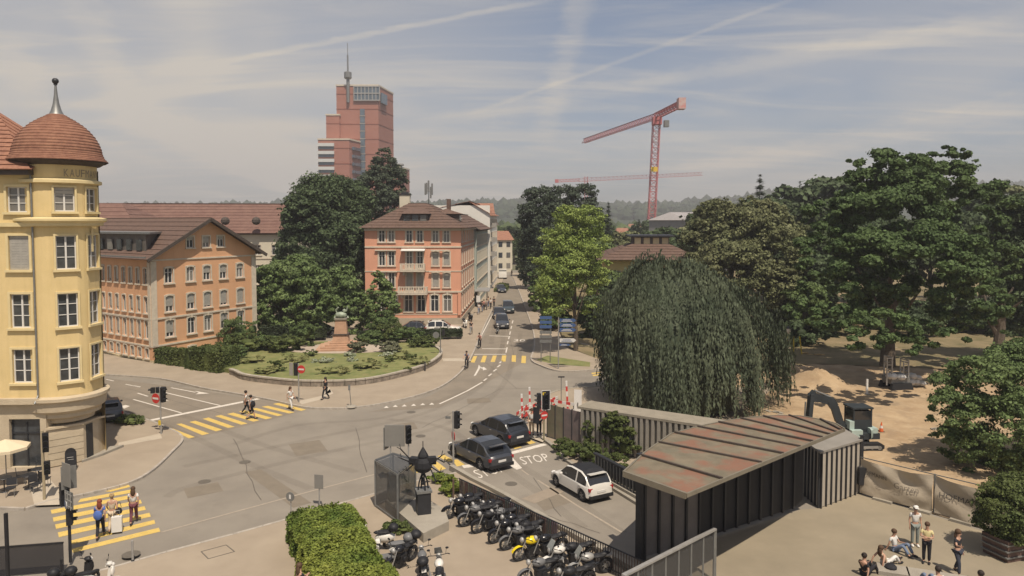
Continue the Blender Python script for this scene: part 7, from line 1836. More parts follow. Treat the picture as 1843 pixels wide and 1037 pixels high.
def put(t, px, py, rz, z=.12, lean=R(-7)):
    g = G(px, py, z); t.location = (g.x, g.y, z + .005); t.rotation_euler = (lean, 0, rz); return t
M_YELB = mat('bike_yellow', (.70, .52, .01), .3, spec=.5); M_DKRED = mat('case_red', (.35, .03, .03), .4); M_BGREY = mat('bike_grey', (.14, .14, .14), .4); M_ORG = mat('bike_orange', (.42, .12, .05), .4)
face = R(205)
m0 = put(motorbike('motorcycle', 'black motorcycle with white mirrors at the far end of the row', M_BLKG, M_BLACK), 832, 930, face)
seats = [((862, 944), 'dark grey motorcycle second in the row from the sculpture', M_BGREY), ((885, 955), 'all black motorcycle third in the row from the sculpture', M_BLACK),
         ((915, 972), 'black touring motorcycle in the middle of the row by the fence', M_BLKG), ((938, 985), 'dark grey motorcycle just left of the yellow one', M_BGREY)]
for k, ((px, py), lab, mm) in enumerate(seats): o = dup(m0, (0, 0, 0), 0, lab, swap={M_BLKG: mm}); put(o, px, py, face + R((k * 13) % 9 - 4))
put(motorbike('motorcycle', 'yellow motorcycle with a dark seat in the row by the bar fence', M_YELB, M_BLACK, None, False), 962, 1004, face)
for (px, py, lab, mm, dr) in ((848, 921, 'black motorcycle behind the first one at the head of the row', M_BLKG, 6), (873, 938, 'dull black motorcycle between the second and the third of the row', M_BLACK, -5), (905, 950, 'grey motorcycle against the fence behind the touring one', M_BGREY, 4),
        (926, 962, 'black motorcycle with its bars at the fence left of the yellow one', M_BLKG, -3), (950, 975, 'black motorcycle between the fence and the yellow one', M_BLACK, 5), (985, 1000, 'black motorcycle directly right of the yellow one', M_BLKG, 3), (1035, 1016, 'dark motorcycle at the fence behind the silver one', M_BLACK, -4)):
    put(dup(m0, (0, 0, 0), 0, lab, swap={M_BLKG: mm}), px, py, face + R(dr))
m2 = put(motorbike('motorcycle', 'white and chrome motorcycle with windscreen right of the yellow one', M_CWHT, M_BLACK, None, True), 1010, 1022, face + R(6))
put(dup(m2, (0, 0, 0), 0, 'silver motorcycle with windscreen nearest the canopy wall', swap={M_CWHT: M_GALV}), 1062, 1036, face - R(4))
put(dup(m0, (0, 0, 0), 0, 'dark motorcycle partly cut by the bottom edge below the yellow one', swap={M_BLKG: M_BGREY}), 975, 1046, face)
put(dup(m0, (0, 0, 0), 0, 'black motorcycle at the bottom edge left of the canopy wall', swap={M_BLKG: M_BLACK}), 1030, 1062, face)
put(dup(m0, (0, 0, 0), 0, 'black motorcycle squeezed against the fence behind the second one'), 888, 933, face + R(8))
# loose group by the hedge
sc0 = put(scooter('scooter', 'white scooter with a black and red top case beside the hedge', M_CWHT, M_BLACK), 675, 990, R(190))
m3 = put(motorbike('motorcycle', 'black motorcycle with a round top case beside the hedge', M_BLKG, M_BLACK, M_BLACK, group='scooters parked by the hedge'), 722, 1020, R(240))
put(dup(sc0, (0, 0, 0), 0, 'white scooter without gloss behind the black one with the round case', swap={M_BLACK: M_BGREY}), 700, 1012, R(200))
put(dup(m3, (0, 0, 0), 0, 'grey motorcycle with handlebars turned, middle of the loose group', swap={M_BLKG: M_BGREY}), 765, 1040, R(100))
put(dup(m2, (0, 0, 0), 0, 'black and white motorcycle at the bottom edge of the loose group'), 795, 1056, R(95))
put(dup(sc0, (0, 0, 0), 0, 'white scooter at the lower left corner by the shelter'), 172, 1068, R(25))
put(dup(sc0, (0, 0, 0), 0, 'black scooter at the lower left corner below the signal pole', swap={M_CWHT: M_BLACK}), 140, 1062, R(60))
mb = MB(); g = G(895, 592, 0); put(dup(m0, (0, 0, 0), 0, 'motorcycle waiting in front of the dark suv in the street', group='two wheelers in the street'), 895, 600, R(-90), 0)

# ---------------------------------------------------------------- mini excavator
ex = thing('mini_excavator', 'dark green mini excavator with raised arm on the building site', 'excavator', (*G(1540, 806), .06), R(4))
M_EXT = mat('machine_mint', (.36, .44, .40), .45, .1, 2); M_EXD = mat('machine_dark', (.032, .038, .042), .5, .15, 2)
def PX(par, nm, mb, m, sm=False): return part(par, nm, mb, m, smooth=sm, world=False)
for s in (-1, 1):
    mb = MB(); L2 = 1.25; hh = .24
    pr_ = [(L2 * .82, -hh), (L2, -hh * .4), (L2, hh * .4), (L2 * .82, hh), (-L2 * .82, hh), (-L2, hh * .4), (-L2, -hh * .4), (-L2 * .82, -hh)]
    n = len(pr_); y = s * .82; mb.add([(p[0], y - .19, p[1] + .27) for p in pr_] + [(p[0], y + .19, p[1] + .27) for p in pr_], [tuple(range(n)), tuple(reversed(range(n, 2 * n)))] + [(i, n + i, n + (i + 1) % n, (i + 1) % n) for i in range(n)])
    tk = PX(ex, 'track', mb, M_RUB)
    mb = MB(); mb.box(0, y, .27, 1.7, .42, .16); PX(tk, 'track_frame', mb, mat('machine_steel', (.25, .24, .22), .6, .1, 3))
    for k in range(5): mb = MB(); mb.cyl((-.95 + .475 * k, y - .2, .22), (-.95 + .475 * k, y + .2, .22), .13 if k in (0, 4) else .09, n=12); PX(tk, 'roller', mb, M_GREYM)
mb = MB(); mb.box(0, 0, .42, 1.0, 1.3, .25); mb.cyl((0, 0, .5), (0, 0, .68), .5, n=18); PX(ex, 'undercarriage', mb, M_EXD)
mb = MB(); mb.box(.15, 0, .86, 1.9, 1.5, .36); PX(ex, 'deck', mb, M_EXD)
mb = MB(); mb.lathe([(.95, 0), (1.0, .1), (1.0, .55), (.9, .66)], 16, (.0, 0, .72), a0=-1.1, a1=1.1); mb.box(.72, 0, 1.05, .5, 1.45, .6); PX(ex, 'rear_counterweight', mb, M_EXT, 35)
mb = MB(); mb.box(-.35, -.62, 1.0, .7, .3, .5); PX(ex, 'side_cover', mb, M_EXT)
cb = (.12, .1)
mb = MB()
for x, y in ((-.5, -.5), (-.5, .5), (.62, -.5), (.62, .5)): mb.box(x + .1, y + .1, 1.75, .08, .08, 1.45)
mb.box(.16, .1, 2.52, 1.32, 1.15, .1); mb.box(.16, .1, 1.12, 1.2, 1.05, .1); mb.box(.16, -.42, 1.5, 1.1, .05, .6); PX(ex, 'cab', mb, M_EXD)
mb = MB(); mb.box(.16, -.41, 1.95, 1.05, .02, .8); mb.box(-.42, .1, 1.9, .02, .95, 1.0); mb.box(.70, .1, 1.95, .02, .95, .8); mb.box(.16, .61, 1.95, 1.05, .02, .8); PX(ex, 'cab_glass', mb, M_CARG)
mb = MB(); mb.box(-.55, -.25, 1.5, .3, .5, .5); PX(ex, 'seat_console', mb, M_EXT)
# boom: from pivot up and out, then down, then the stick
bp_ = [(-.75, -.05, 1.15), (-1.15, -.05, 1.7), (-1.45, -.05, 2.55), (-1.75, -.05, 2.95), (-2.9, -.05, 3.2)]
mb = MB(); wds = [.4, .46, .52, .46, .34]
for i in range(4): mb.bar(bp_[i], bp_[i + 1], .22, wds[i])
for p in bp_[1:4]: mb.cyl((p[0], -.17, p[2]), (p[0], .07, p[2]), .17, n=12)
PX(ex, 'boom', mb, M_EXD)
mb = MB(); mb.bar((-2.75, -.05, 3.55), (-3.05, -.05, 3.2), .2, .3); mb.bar((-2.95, -.05, 3.4), (-3.12, -.05, 1.2), .24, .42); PX(ex, 'stick', mb, M_EXD)
mb = MB(); mb.cyl((-1.7, -.05, 3.15), (-2.75, -.05, 3.6), .06, n=8); mb.cyl((-.6, .1, 1.3), (-1.5, .05, 2.4), .06, n=8); mb.cyl((-3.3, -.05, 2.9), (-3.35, -.05, 1.6), .05, n=8); PX(ex, 'hydraulic_ram', mb, M_GREYM)
mb = MB(); mb.add([(-3.35, -.35, 1.25), (-2.95, -.35, 1.3), (-2.75, -.35, .85), (-3.0, -.35, .5), (-3.4, -.35, .6)] + [(-3.35, .25, 1.25), (-2.95, .25, 1.3), (-2.75, .25, .85), (-3.0, .25, .5), (-3.4, .25, .6)], [(0, 1, 2, 3, 4), (9, 8, 7, 6, 5), (1, 6, 7, 2), (2, 7, 8, 3), (3, 8, 9, 4), (0, 5, 6, 1)]); PX(ex, 'bucket', mb, M_EXD)
mb = MB(); mb.box(-1.35, 0, .28, .08, 1.75, .36); mb.bar((-1.3, -.4, .3), (-.5, -.4, .4), .1, .1); mb.bar((-1.3, .4, .3), (-.5, .4, .4), .1, .1); PX(ex, 'dozer_blade', mb, M_EXD)
# compact loader with frames, sand bags
ld = thing('compact_loader', 'small tracked grey machine with two upright steel frames on the site', 'machine', (*G(1612, 700), .06), R(8))
for s in (-1, 1):
    mb = MB(); mb.box(0, s * .7, .3, 2.0, .35, .55, taper=.85); PX(ld, 'track', mb, M_RUB)
mb = MB(); mb.box(0, 0, .75, 1.7, 1.2, .5); mb.box(.4, 0, 1.1, .6, 1.0, .3); PX(ld, 'body', mb, M_GREYM)
for x in (-.75, .75):
    mb = MB()
    for s in (-1, 1): mb.bar((x, s * .5, .4), (x, s * .5, 2.75 - .3 * (x > 0)), .09, .09)
    for z in (1.5, 2.2, 2.7 - .3 * (x > 0)): mb.bar((x, -.5, z), (x, .5, z), .07, .07)
    mb2 = MB(); mb2.bar((x - .45, -.5, .4), (x - .45, -.5, 2.7 - .3 * (x > 0)), .08, .08); mb2.bar((x - .45, -.5, 2.65 - .3 * (x > 0)), (x, -.5, 2.65 - .3 * (x > 0)), .07, .07); mb2.bar((x - .45, -.5, 2.1), (x, -.5, 2.1), .07, .07)
    PX(ld, 'frame', mb, M_GALV); PX(ld, 'side_frame', mb2, M_GALV)
mb = MB(); mb.ball((-.6, -.3, 1.1), .5, 9, sz=.6); mb.ball((.1, -.5, 1.05), .4, 9, sz=.7); PX(ld, 'engine_cover', mb, M_WPL)
sb = thing('sand_bags', 'heap of pale bags and a tarpaulin beside the tracked machine', 'bags', (*G(1636, 697), .05))
for k, (x, y, z, r) in enumerate(((0, 0, .4, .55), (.6, .1, .35, .5), (.3, .2, .85, .5), (1.0, -.1, .3, .4), (-.4, .1, .3, .4), (.8, .1, .75, .35))):
    mb = MB(); mb.ball((x, y, z), r, 9, sz=.62); PX(sb, 'bag', mb, mat('bag_white', (.52, .49, .44), .8, .15, 3), True)
g = G(1586, 779); t = thing('traffic_cone', 'orange and white cone behind the excavator', 'cone', (g.x, g.y, .07))
for z0_, z1_, r0_, r1_, m_ in ((.03, .25, .14, .10, mat('cone_orange', (.6, .12, .03), .6)), (.25, .42, .10, .07, M_SIGNW), (.42, .65, .07, .025, MATS['cone_orange'])): mb = MB(); mb.cyl((0, 0, z0_), (0, 0, z1_), r0_, r1_, 12); PX(t, 'band', mb, m_)
mb = MB(); mb.box(0, 0, .015, .36, .36, .03); PX(t, 'foot', mb, M_BLACK)
g = G(1560, 711); t = thing('marker_post', 'white marker post standing alone on the site', 'post', (g.x, g.y, .05)); mb = MB(); mb.box(0, 0, .6, .14, .14, 1.3); PX(t, 'shaft', mb, M_WPL); mb = MB(); mb.box(.05, 0, .03, .5, .4, .06); PX(t, 'foot', mb, M_CONC)
for k, (px, py, s, lab) in enumerate(((1690, 775, 1, 'flat stone lying in the tree shade on the site'), (1502, 688, 1.6, 'plank edge by the gravel heap'), (1400, 745, 1.2, 'rubble by the weeping beech on the site'), (1460, 640, 1.6, 'timber stack under the old lamp'))):
    g = G(px, py, .05); t = thing('rubble', lab, 'rubble', (g.x, g.y, .06), k)
    r = random.Random(k)
    for j in range(5): mb = MB(); mb.box(r.uniform(-.6, .6) * s, r.uniform(-.3, .3) * s, .06 + .05 * j * (k == 3), .4 * s, .22 * s, .1, r.uniform(0, .5)); PX(t, 'piece', mb, M_CONC if k != 3 else mat('timber', (.40, .27, .13), .8, .1, 2))
# ---------------------------------------------------------------- signals, signs, lamps, barriers
def pole(t, h, r=.055, m=None, nm='pole', lean=(0, 0)):
    mb = MB(); mb.cyl((0, 0, 0), (lean[0], lean[1], h), r, r * .9, 10); part(t, nm, mb, m or M_GALV, smooth=True, world=False)
def signal(t, x, y, z, rz=0.0, n=3, board=False):
    """signal head whose lamps look along local -y turned by rz"""
    M = Matrix.Translation((x, y, z)) @ Matrix.Rotation(rz, 4, 'Z')
    h = .3 * n; mb = MB(); mb.box(0, 0, h / 2, .27, .22, h + .06); mb.xform(M); s = part(t, 'signal_head', mb, M_BLACK, world=False)
    if board:
        mb = MB(); mb.box(0, .03, h / 2, .52, .02, h + .3); mb.xform(M); part(s, 'backing_board', mb, M_BLACK, world=False)
        mb = MB()
        for sx in (-1, 1): mb.box(sx * .27, .025, h / 2, .03, .03, h + .34)
        for sz in (-.17, h + .17): mb.box(0, .025, sz, .57, .03, .03)
        mb.xform(M); part(s, 'board_rim', mb, M_SIGNW, world=False)
    for k in range(n):
        mb = MB(); mb.lathe([(.095, 0), (.095, .012)], 12); mb.xform(M @ Matrix.Translation((0, -.115, .15 + .3 * k)) @ Matrix.Rotation(R(90), 4, 'X')); part(s, 'lens', mb, mat('dark_lens', (.03, .035, .03), .3), world=False)
        mb = MB(); mb.lathe([(.11, 0), (.11, .16)], 12, cap=False, a0=0, a1=math.pi); mb.xform(M @ Matrix.Translation((0, -.11, .15 + .3 * k)) @ Matrix.Rotation(R(90), 4, 'X')); part(s, 'visor', mb, M_BLACK, world=False)
    return s
def disc_sign(t, x, y, z, rz, r, kind):
    M = Matrix.Translation((x, y, z)) @ Matrix.Rotation(rz, 4, 'Z') @ Matrix.Rotation(R(90), 4, 'X')
    mb = MB(); mb.lathe([(r, 0), (r, .02)], 24); mb.xform(M); s = part(t, 'sign_disc', mb, M_RED if kind == 'no' else (M_SIGNW if kind != 'back' else M_GREYM), world=False)
    if kind == 'no': mb = MB(); mb.box(0, 0, .026, r * 1.5, r * .38, .01); mb.xform(M); part(s, 'white_bar', mb, M_SIGNW, world=False)
    if kind == 'arrow': mb = MB(); mb.lathe([(r * .92, .022), (r * .92, .026)], 24); mb.xform(M); part(s, 'blue_field', mb, M_BLUE, world=False); mb = MB(); mb.box(0, -.02, .03, r * .25, r * 1.0, .008); mb.xform(M); part(s, 'white_bar', mb, M_SIGNW, world=False)
    return s
def plate(t, nm, x, y, z, w_, h, rz, m, th=.025):
    mb = MB(); mb.box(0, 0, h / 2, w_, th, h); mb.xform(Matrix.Translation((x, y, z)) @ Matrix.Rotation(rz, 4, 'Z')); return part(t, nm, mb, m, world=False)
def place_t(name, label, cat, px, py, rz=0.0, z=.12, group=None):
    g = G(px, py, z); return thing(name, label, cat, (g.x, g.y, z), rz, group)
GS = 'traffic signals of the junction'
t = place_t('traffic_signal', 'signal pole with a no entry disc at the left end of the middle crossing', 'traffic light', 290, 781, R(-22), group=GS)
pole(t, 3.1); disc_sign(t, -.28, -.1, 2.35, 0, .33, 'no'); signal(t, .2, .05, 2.15, R(90)); signal(t, -.35, .15, 2.7, R(150), 1); signal(t, .05, .2, 2.75, R(200), 1); signal(t, -.75, .1, 2.65, R(-60), 1)
mb = MB(); mb.box(-.03, -.07, .75, .14, .1, .3); part(t, 'push_button_box', mb, mat('button_yellow', (.62, .45, .04), .5), world=False)
t = place_t('traffic_signal', 'signal pole with a no entry disc in front of the lawn wall', 'traffic light', 538, 724, R(-16), group=GS)
pole(t, 3.0); disc_sign(t, .32, -.1, 2.6, 0, .32, 'no'); plate(t, 'backing_board', -.62, -.02, 2.05, .32, 1.0, 0, M_GALV); signal(t, -.22, 0, 2.1, R(180))
t = place_t('traffic_signal', 'yellowish signal pole in front of the cafe terrace', 'traffic light', 80, 899, R(-30), group=GS)
pole(t, 3.5, .07, mat('pole_tan', (.34, .28, .18), .6)); signal(t, .28, 0, 2.5, R(60)); signal(t, .25, .05, 1.35, R(60), 2)
t = place_t('traffic_signal', 'tall near signal pole with grey sign backs at the lower left', 'traffic light', 127, 1012, R(-38), group=GS)
pole(t, 4.0, .06, M_DARK); signal(t, -.42, -.02, 2.3, R(-95), 3); plate(t, 'sign_back', .10, -.09, 3.2, .62, .95, R(6), mat('sign_back_grey', (.20, .19, .17), .6, .06, 2)); plate(t, 'sign_back', -.12, .08, 3.0, .55, .95, R(70), M_GREYM)
plate(t, 'lattice_sign', .32, -.1, 2.35, .62, .7, R(6), M_GREYM)
for k in range(3): mb = MB(); mb.box(.32, -.13, 2.45 + .25 * k, .66, .02, .03); part(t, 'sign_bar', mb, M_GALV, world=False)
for k in range(3): mb = MB(); mb.box(.08 + .24 * k, -.14, 2.7, .03, .02, .72); part(t, 'sign_bar', mb, M_GALV, world=False)
disc_sign(t, 0, -.1, 2.45, R(-10), .2, 'arrow'); signal(t, .0, .02, 1.6, R(150), 2)
t = place_t('traffic_signal', 'signal pole with a red sign at the kerb beside the dark estate car', 'traffic light', 816, 840, R(-6), group=GS)
pole(t, 3.2); signal(t, .22, 0, 2.25, R(70), 3); disc_sign(t, -.02, .08, 1.75, R(120), .28, 'no'); plate(t, 'small_plate', -.3, 0, 2.75, .3, .14, 0, M_GREYM)
t = place_t('traffic_signal', 'signal pole with a white rimmed board by the panel fence', 'traffic light', 979, 793, R(4), group=GS)
pole(t, 3.0, .05, mat('pole_dark_base', (.22, .2, .12), .6)); s = signal(t, .12, -.05, 2.15, R(8), 3, True); signal(t, -.32, .05, 2.1, R(-80), 3); disc_sign(t, .0, -.09, 1.65, R(25), .26, 'no'); plate(t, 'sign_back', -.5, .0, 1.1, .42, 1.05, R(-30), M_DARK)
mb = MB(); mb.box(0, 0, 3.02, .2, .14, .16); part(t, 'yellow_lamp', mb, MATS['button_yellow'], world=False)
t = place_t('boxed_sign', 'big grey boxed sign back on two posts with a small signal, centre of the picture', 'sign', 715, 868, R(-4))
for x in (-.35, .62): mb = MB(); mb.cyl((x, 0, 0), (x, 0, 2.1), .04, n=8); part(t, 'post', mb, M_GALV, world=False)
plate(t, 'sign_back', -.12, 0, 1.95, 1.05, 1.15, R(4), MATS['sign_back_grey'], .12); plate(t, 'side_plate', -.62, .15, 1.75, .5, 1.2, R(75), M_GREYM, .05); signal(t, .62, 0, 2.15, R(30), 3)
t = place_t('sign_back_on_post', 'grey square sign back on a short post behind the foreground hedge', 'sign', 575, 908, R(-12)); pole(t, .9, .035); plate(t, 'plate', 0, -.04, .8, .46, .7, 0, MATS['sign_back_grey'])
t = place_t('round_sign', 'small round sign with an upright arrow on a post left of the foreground hedge', 'sign', 524, 935, R(-15)); pole(t, 1.0, .03); disc_sign(t, 0, -.04, 1.1, 0, .22, 'back'); mb = MB(); mb.box(0, -.07, 1.1, .09, .01, .2); part(t, 'white_mark', mb, M_SIGNW, world=False)
t = place_t('mobile_sign', 'small temporary sign leaning on a round rubber foot by the kerb of the lawn', 'sign', 632, 732, 0); mb = MB(); mb.lathe([(.42, 0), (.36, .07), (.1, .12)], 16); part(t, 'foot', mb, M_CONC, world=False); pole(t, 1.6, .03, M_GREYM, lean=(-.12, 0)); plate(t, 'plate', -.12, -.03, 1.25, .16, .42, R(20), M_GREYM)
t = place_t('bollard', 'thin grey bollard with a base ring on the front pavement', 'bollard', 239, 1010, 0); mb = MB(); mb.cyl((0, 0, 0), (0, 0, .85), .045, n=10); part(t, 'shaft', mb, M_GALV, world=False); mb = MB(); mb.lathe([(.07, 0), (.06, .06)], 10); part(t, 'foot', mb, M_DARK, world=False)
t = place_t('bollard', 'brown bollard between the sculpture and the bar fence', 'bollard', 816, 898, 0); mb = MB(); mb.cyl((0, 0, 0), (0, 0, 1.0), .05, n=10); part(t, 'shaft', mb, mat('bollard_brown', (.12, .08, .06), .6), world=False); mb = MB(); mb.lathe([(.11, 0), (.09, .05)], 10); part(t, 'foot', mb, M_SIGNW, world=False)
t = place_t('bollard', 'small dark bollard on the lawn wall pavement', 'bollard', 765, 668, 0); mb = MB(); mb.cyl((0, 0, 0), (0, 0, .8), .06, n=10); part(t, 'shaft', mb, M_DARK, world=False); mb = MB(); mb.ball((0, 0, .82), .08, 8); part(t, 'cap', mb, M_DARK, world=False)
# direction sign posts
t = place_t('direction_sign', 'signpost with four blue arrow boards pointing right', 'sign', 1005, 664, 0); pole(t, 4.9, .06, M_GALV)
def arrow_board(t, x0, x1, z, h, m, y=-.08, d=1):
    mb = MB(); P = [(x0, z), (x1, z), (x1 + .22 * d, z + h / 2), (x1, z + h), (x0, z + h)]
    if x1 < x0: P.reverse()
    n = len(P); mb.add([(p[0], y, p[1]) for p in P] + [(p[0], y + .04, p[1]) for p in P], [tuple(range(n)), tuple(reversed(range(n, 2 * n)))] + [(i, n + i, n + (i + 1) % n, (i + 1) % n) for i in range(n)])
    b = part(t, 'arrow_board', mb, m, world=False); mb = MB(); xm = (x0 + x1) / 2; k = abs(x1 - x0)
    for s in (0, 1): mb.box(xm, y - .006, z + h * (.3 + .35 * s), k * (.75 - .2 * s), .008, h * .14)
    part(b, 'text_band', mb, M_SIGNW if m is M_BLUE else M_BLUE, world=False)
for k, z in enumerate((4.45, 4.0, 3.55)): arrow_board(t, .1, 1.45, z, .34, M_BLUE)
arrow_board(t, .1, 1.45, 2.55, .36, M_SIGNW); arrow_board(t, .1, .95, 2.2, .2, M_BLUE)
t = place_t('direction_sign', 'signpost of stacked blue and grey boards in the tree shade left of the other', 'sign', 982, 652, 0)
for x in (-.45, .45): mb = MB(); mb.cyl((x, 0, 0), (x, 0, 4.6), .045, n=8); part(t, 'post', mb, M_GREYM, world=False)
for k, (z, m_) in enumerate(((4.3, M_BLUE), (3.85, M_BLUE), (3.4, M_BLUE), (2.85, M_GREYM), (2.4, M_GREYM), (1.95, M_GREYM))): plate(t, 'board', 0, -.07, z, 1.2, .3, 0, m_)
t = place_t('keep_right_sign', 'round sign and small signal on a pole at the right end of the lawn', 'sign', 793, 645, 0); pole(t, 3.3, .05, M_GREYM); disc_sign(t, -.45, -.06, 2.4, 0, .33, 'back'); signal(t, .3, 0, 2.35, R(180), 2); plate(t, 'small_plate', -.4, -.1, 3.0, .5, .18, 0, M_GREYM)
t = place_t('low_sign', 'small dark sign on a thin pole in front of the barriers', 'sign', 1010, 722, 0); pole(t, 1.9, .03, M_GREYM); plate(t, 'plate', 0, -.03, 1.85, .5, .1, 0, M_DARK)
t = place_t('white_board', 'tall white board leaning by the construction barrier', 'board', 1040, 742, R(-10)); plate(t, 'board', 0, 0, .05, .55, 1.6, 0, M_WPL, .05)
mb = MB(); mb.box(0, .1, .4, .06, .3, .7, rx=.2); part(t, 'brace', mb, M_GREYM, world=False)
t = place_t('park_lamp', 'old fashioned lamp on a grey post beside the weeping beech', 'lamp', 1418, 668, 0, .1); pole(t, 3.6, .05); mb = MB(); mb.lathe([(.08, 3.55), (.2, 3.75), (.22, 4.0), (.05, 4.15)], 8); part(t, 'lantern', mb, M_SIGNW, world=False)
mb = MB(); mb.lathe([(.27, 4.0), (.08, 4.2), (.02, 4.3)], 8); part(t, 'lantern_hat', mb, M_DARK, world=False)
t = place_t('play_structure', 'yellow play frame half hidden in the park shade', 'playground', 1428, 640, 0, .1)
for k in range(3): mb = MB(); mb.bar((-.9 + .9 * k, 0, 0), (-.6 + .6 * k, 0, 2.0), .1, .1); part(t, 'bar', mb, mat('play_yellow', (.62, .45, .04), .6), world=False)
# construction barriers: red and white
def stripes(root, a, b, w_, h, n, nm='striped_plank'):
    a, b = Vector(a), Vector(b)
    for k in range(n):
        p, q = a.lerp(b, k / n), a.lerp(b, (k + 1) / n); mb = MB(); mb.bar(p, q, w_, h); part(root, nm, mb, M_RED if k % 2 == 0 else M_SIGNW, world=False)
bar_l = [((940, 752), 'upright red white post at the left of the barriers'), ((954, 738), 'leaning red white post beside the pedestrians'), ((1022, 742), 'tall red white post at the right of the barriers')]
for (px, py), lab in bar_l:
    t = place_t('striped_post', lab, 'barrier', px, py, 0, .12, 'striped construction posts'); hgt = 2.3 if px > 1000 else 1.7
    stripes(t, (0, 0, .05), (-.05 if px < 1000 else -.12, 0, hgt), .13, .13, 6, 'band'); mb = MB(); mb.box(0, 0, .04, .5, .4, .08); part(t, 'foot', mb, M_BLACK, world=False)
for (pa, pb, lab) in (((944, 762), (985, 742), 'striped plank barrier in front of the two pedestrians'), ((972, 752), (1004, 738), 'striped plank barrier behind the signal board'), ((990, 744), (1034, 752), 'striped plank barrier next to the white board'), ((930, 770), (952, 752), 'striped plank barrier at the road corner')):
    a, b = G(*pa, .12), G(*pb, .12); d = b - a; t = thing('plank_barrier', lab, 'barrier', (a.x, a.y, .12), math.atan2(d.y, d.x), 'striped plank barriers')
    stripes(t, (0, 0, .95), (d.length, 0, .95), .04, .2, 6); stripes(t, (0, 0, .5), (d.length, 0, .5), .04, .16, 6)
    for x in (.1, d.length - .1): mb = MB(); mb.bar((x, .03, 0), (x, .03, 1.05), .05, .05); mb.box(x, .03, .03, .3, .5, .06); part(t, 'stand', mb, M_GREYM, world=False)
# bus shelter up the street
t = place_t('bus_shelter', 'grey bus shelter in front of the grey green house', 'shelter', 866, 553, 0, .12); 
for y in (0, 5): mb = MB(); mb.box(-.6, y, 1.3, .1, .1, 2.6); mb.box(.9, y, 1.3, .1, .1, 2.6); part(t, 'post', mb, M_GREYM, world=False)
mb = MB(); mb.box(.15, 2.5, 2.65, 2.4, 6, .15); part(t, 'roof', mb, M_GALV, world=False); mb = MB(); mb.box(-.6, 2.5, 1.4, .03, 4.8, 1.9); part(t, 'glass_wall', mb, M_GLASSL, world=False); mb = MB(); mb.box(-.3, 2.5, .5, .4, 3, .06); part(t, 'bench', mb, M_GREYM, world=False)
t = place_t('information_pillar', 'white timetable board at the near end of the bus shelter', 'sign', 861, 564, 0); mb = MB(); mb.box(0, 0, 2.2, .6, .1, 1.0); part(t, 'board', mb, M_WPL, world=False); pole(t, 2.7, .05)
t = place_t('green_strip', 'strip of low planting beside the far end of the street', 'planting', 903, 520, 0)
link(bpy.data.objects.new('foliage', hedge_mesh(14, 2.2, .5, .3, 8, 2500, L_HEDGED)), t).rotation_euler = (0, 0, R(88))
t = place_t('white_van', 'white van standing far off where the street ends', 'van', 905, 501, R(-90), 0)
mb = MB(); mb.box(0, 0, 1.35, 5, 2, 1.9, taper=.95); mb.box(2.3, 0, .9, 1.4, 1.95, 1.0, taper=.9); part(t, 'body', mb, M_CWHT, world=False)
for x in (-1.6, 1.9):
    for s in (-1, 1): mb = MB(); mb.cyl((x, s * .8, .35), (x, s * 1.02, .35), .35, n=14); part(t, 'wheel', mb, M_RUB, world=False)
mb = MB(); mb.box(2.1, 0, 1.85, .6, 1.8, .6); part(t, 'windscreen', mb, M_CARG, world=False)

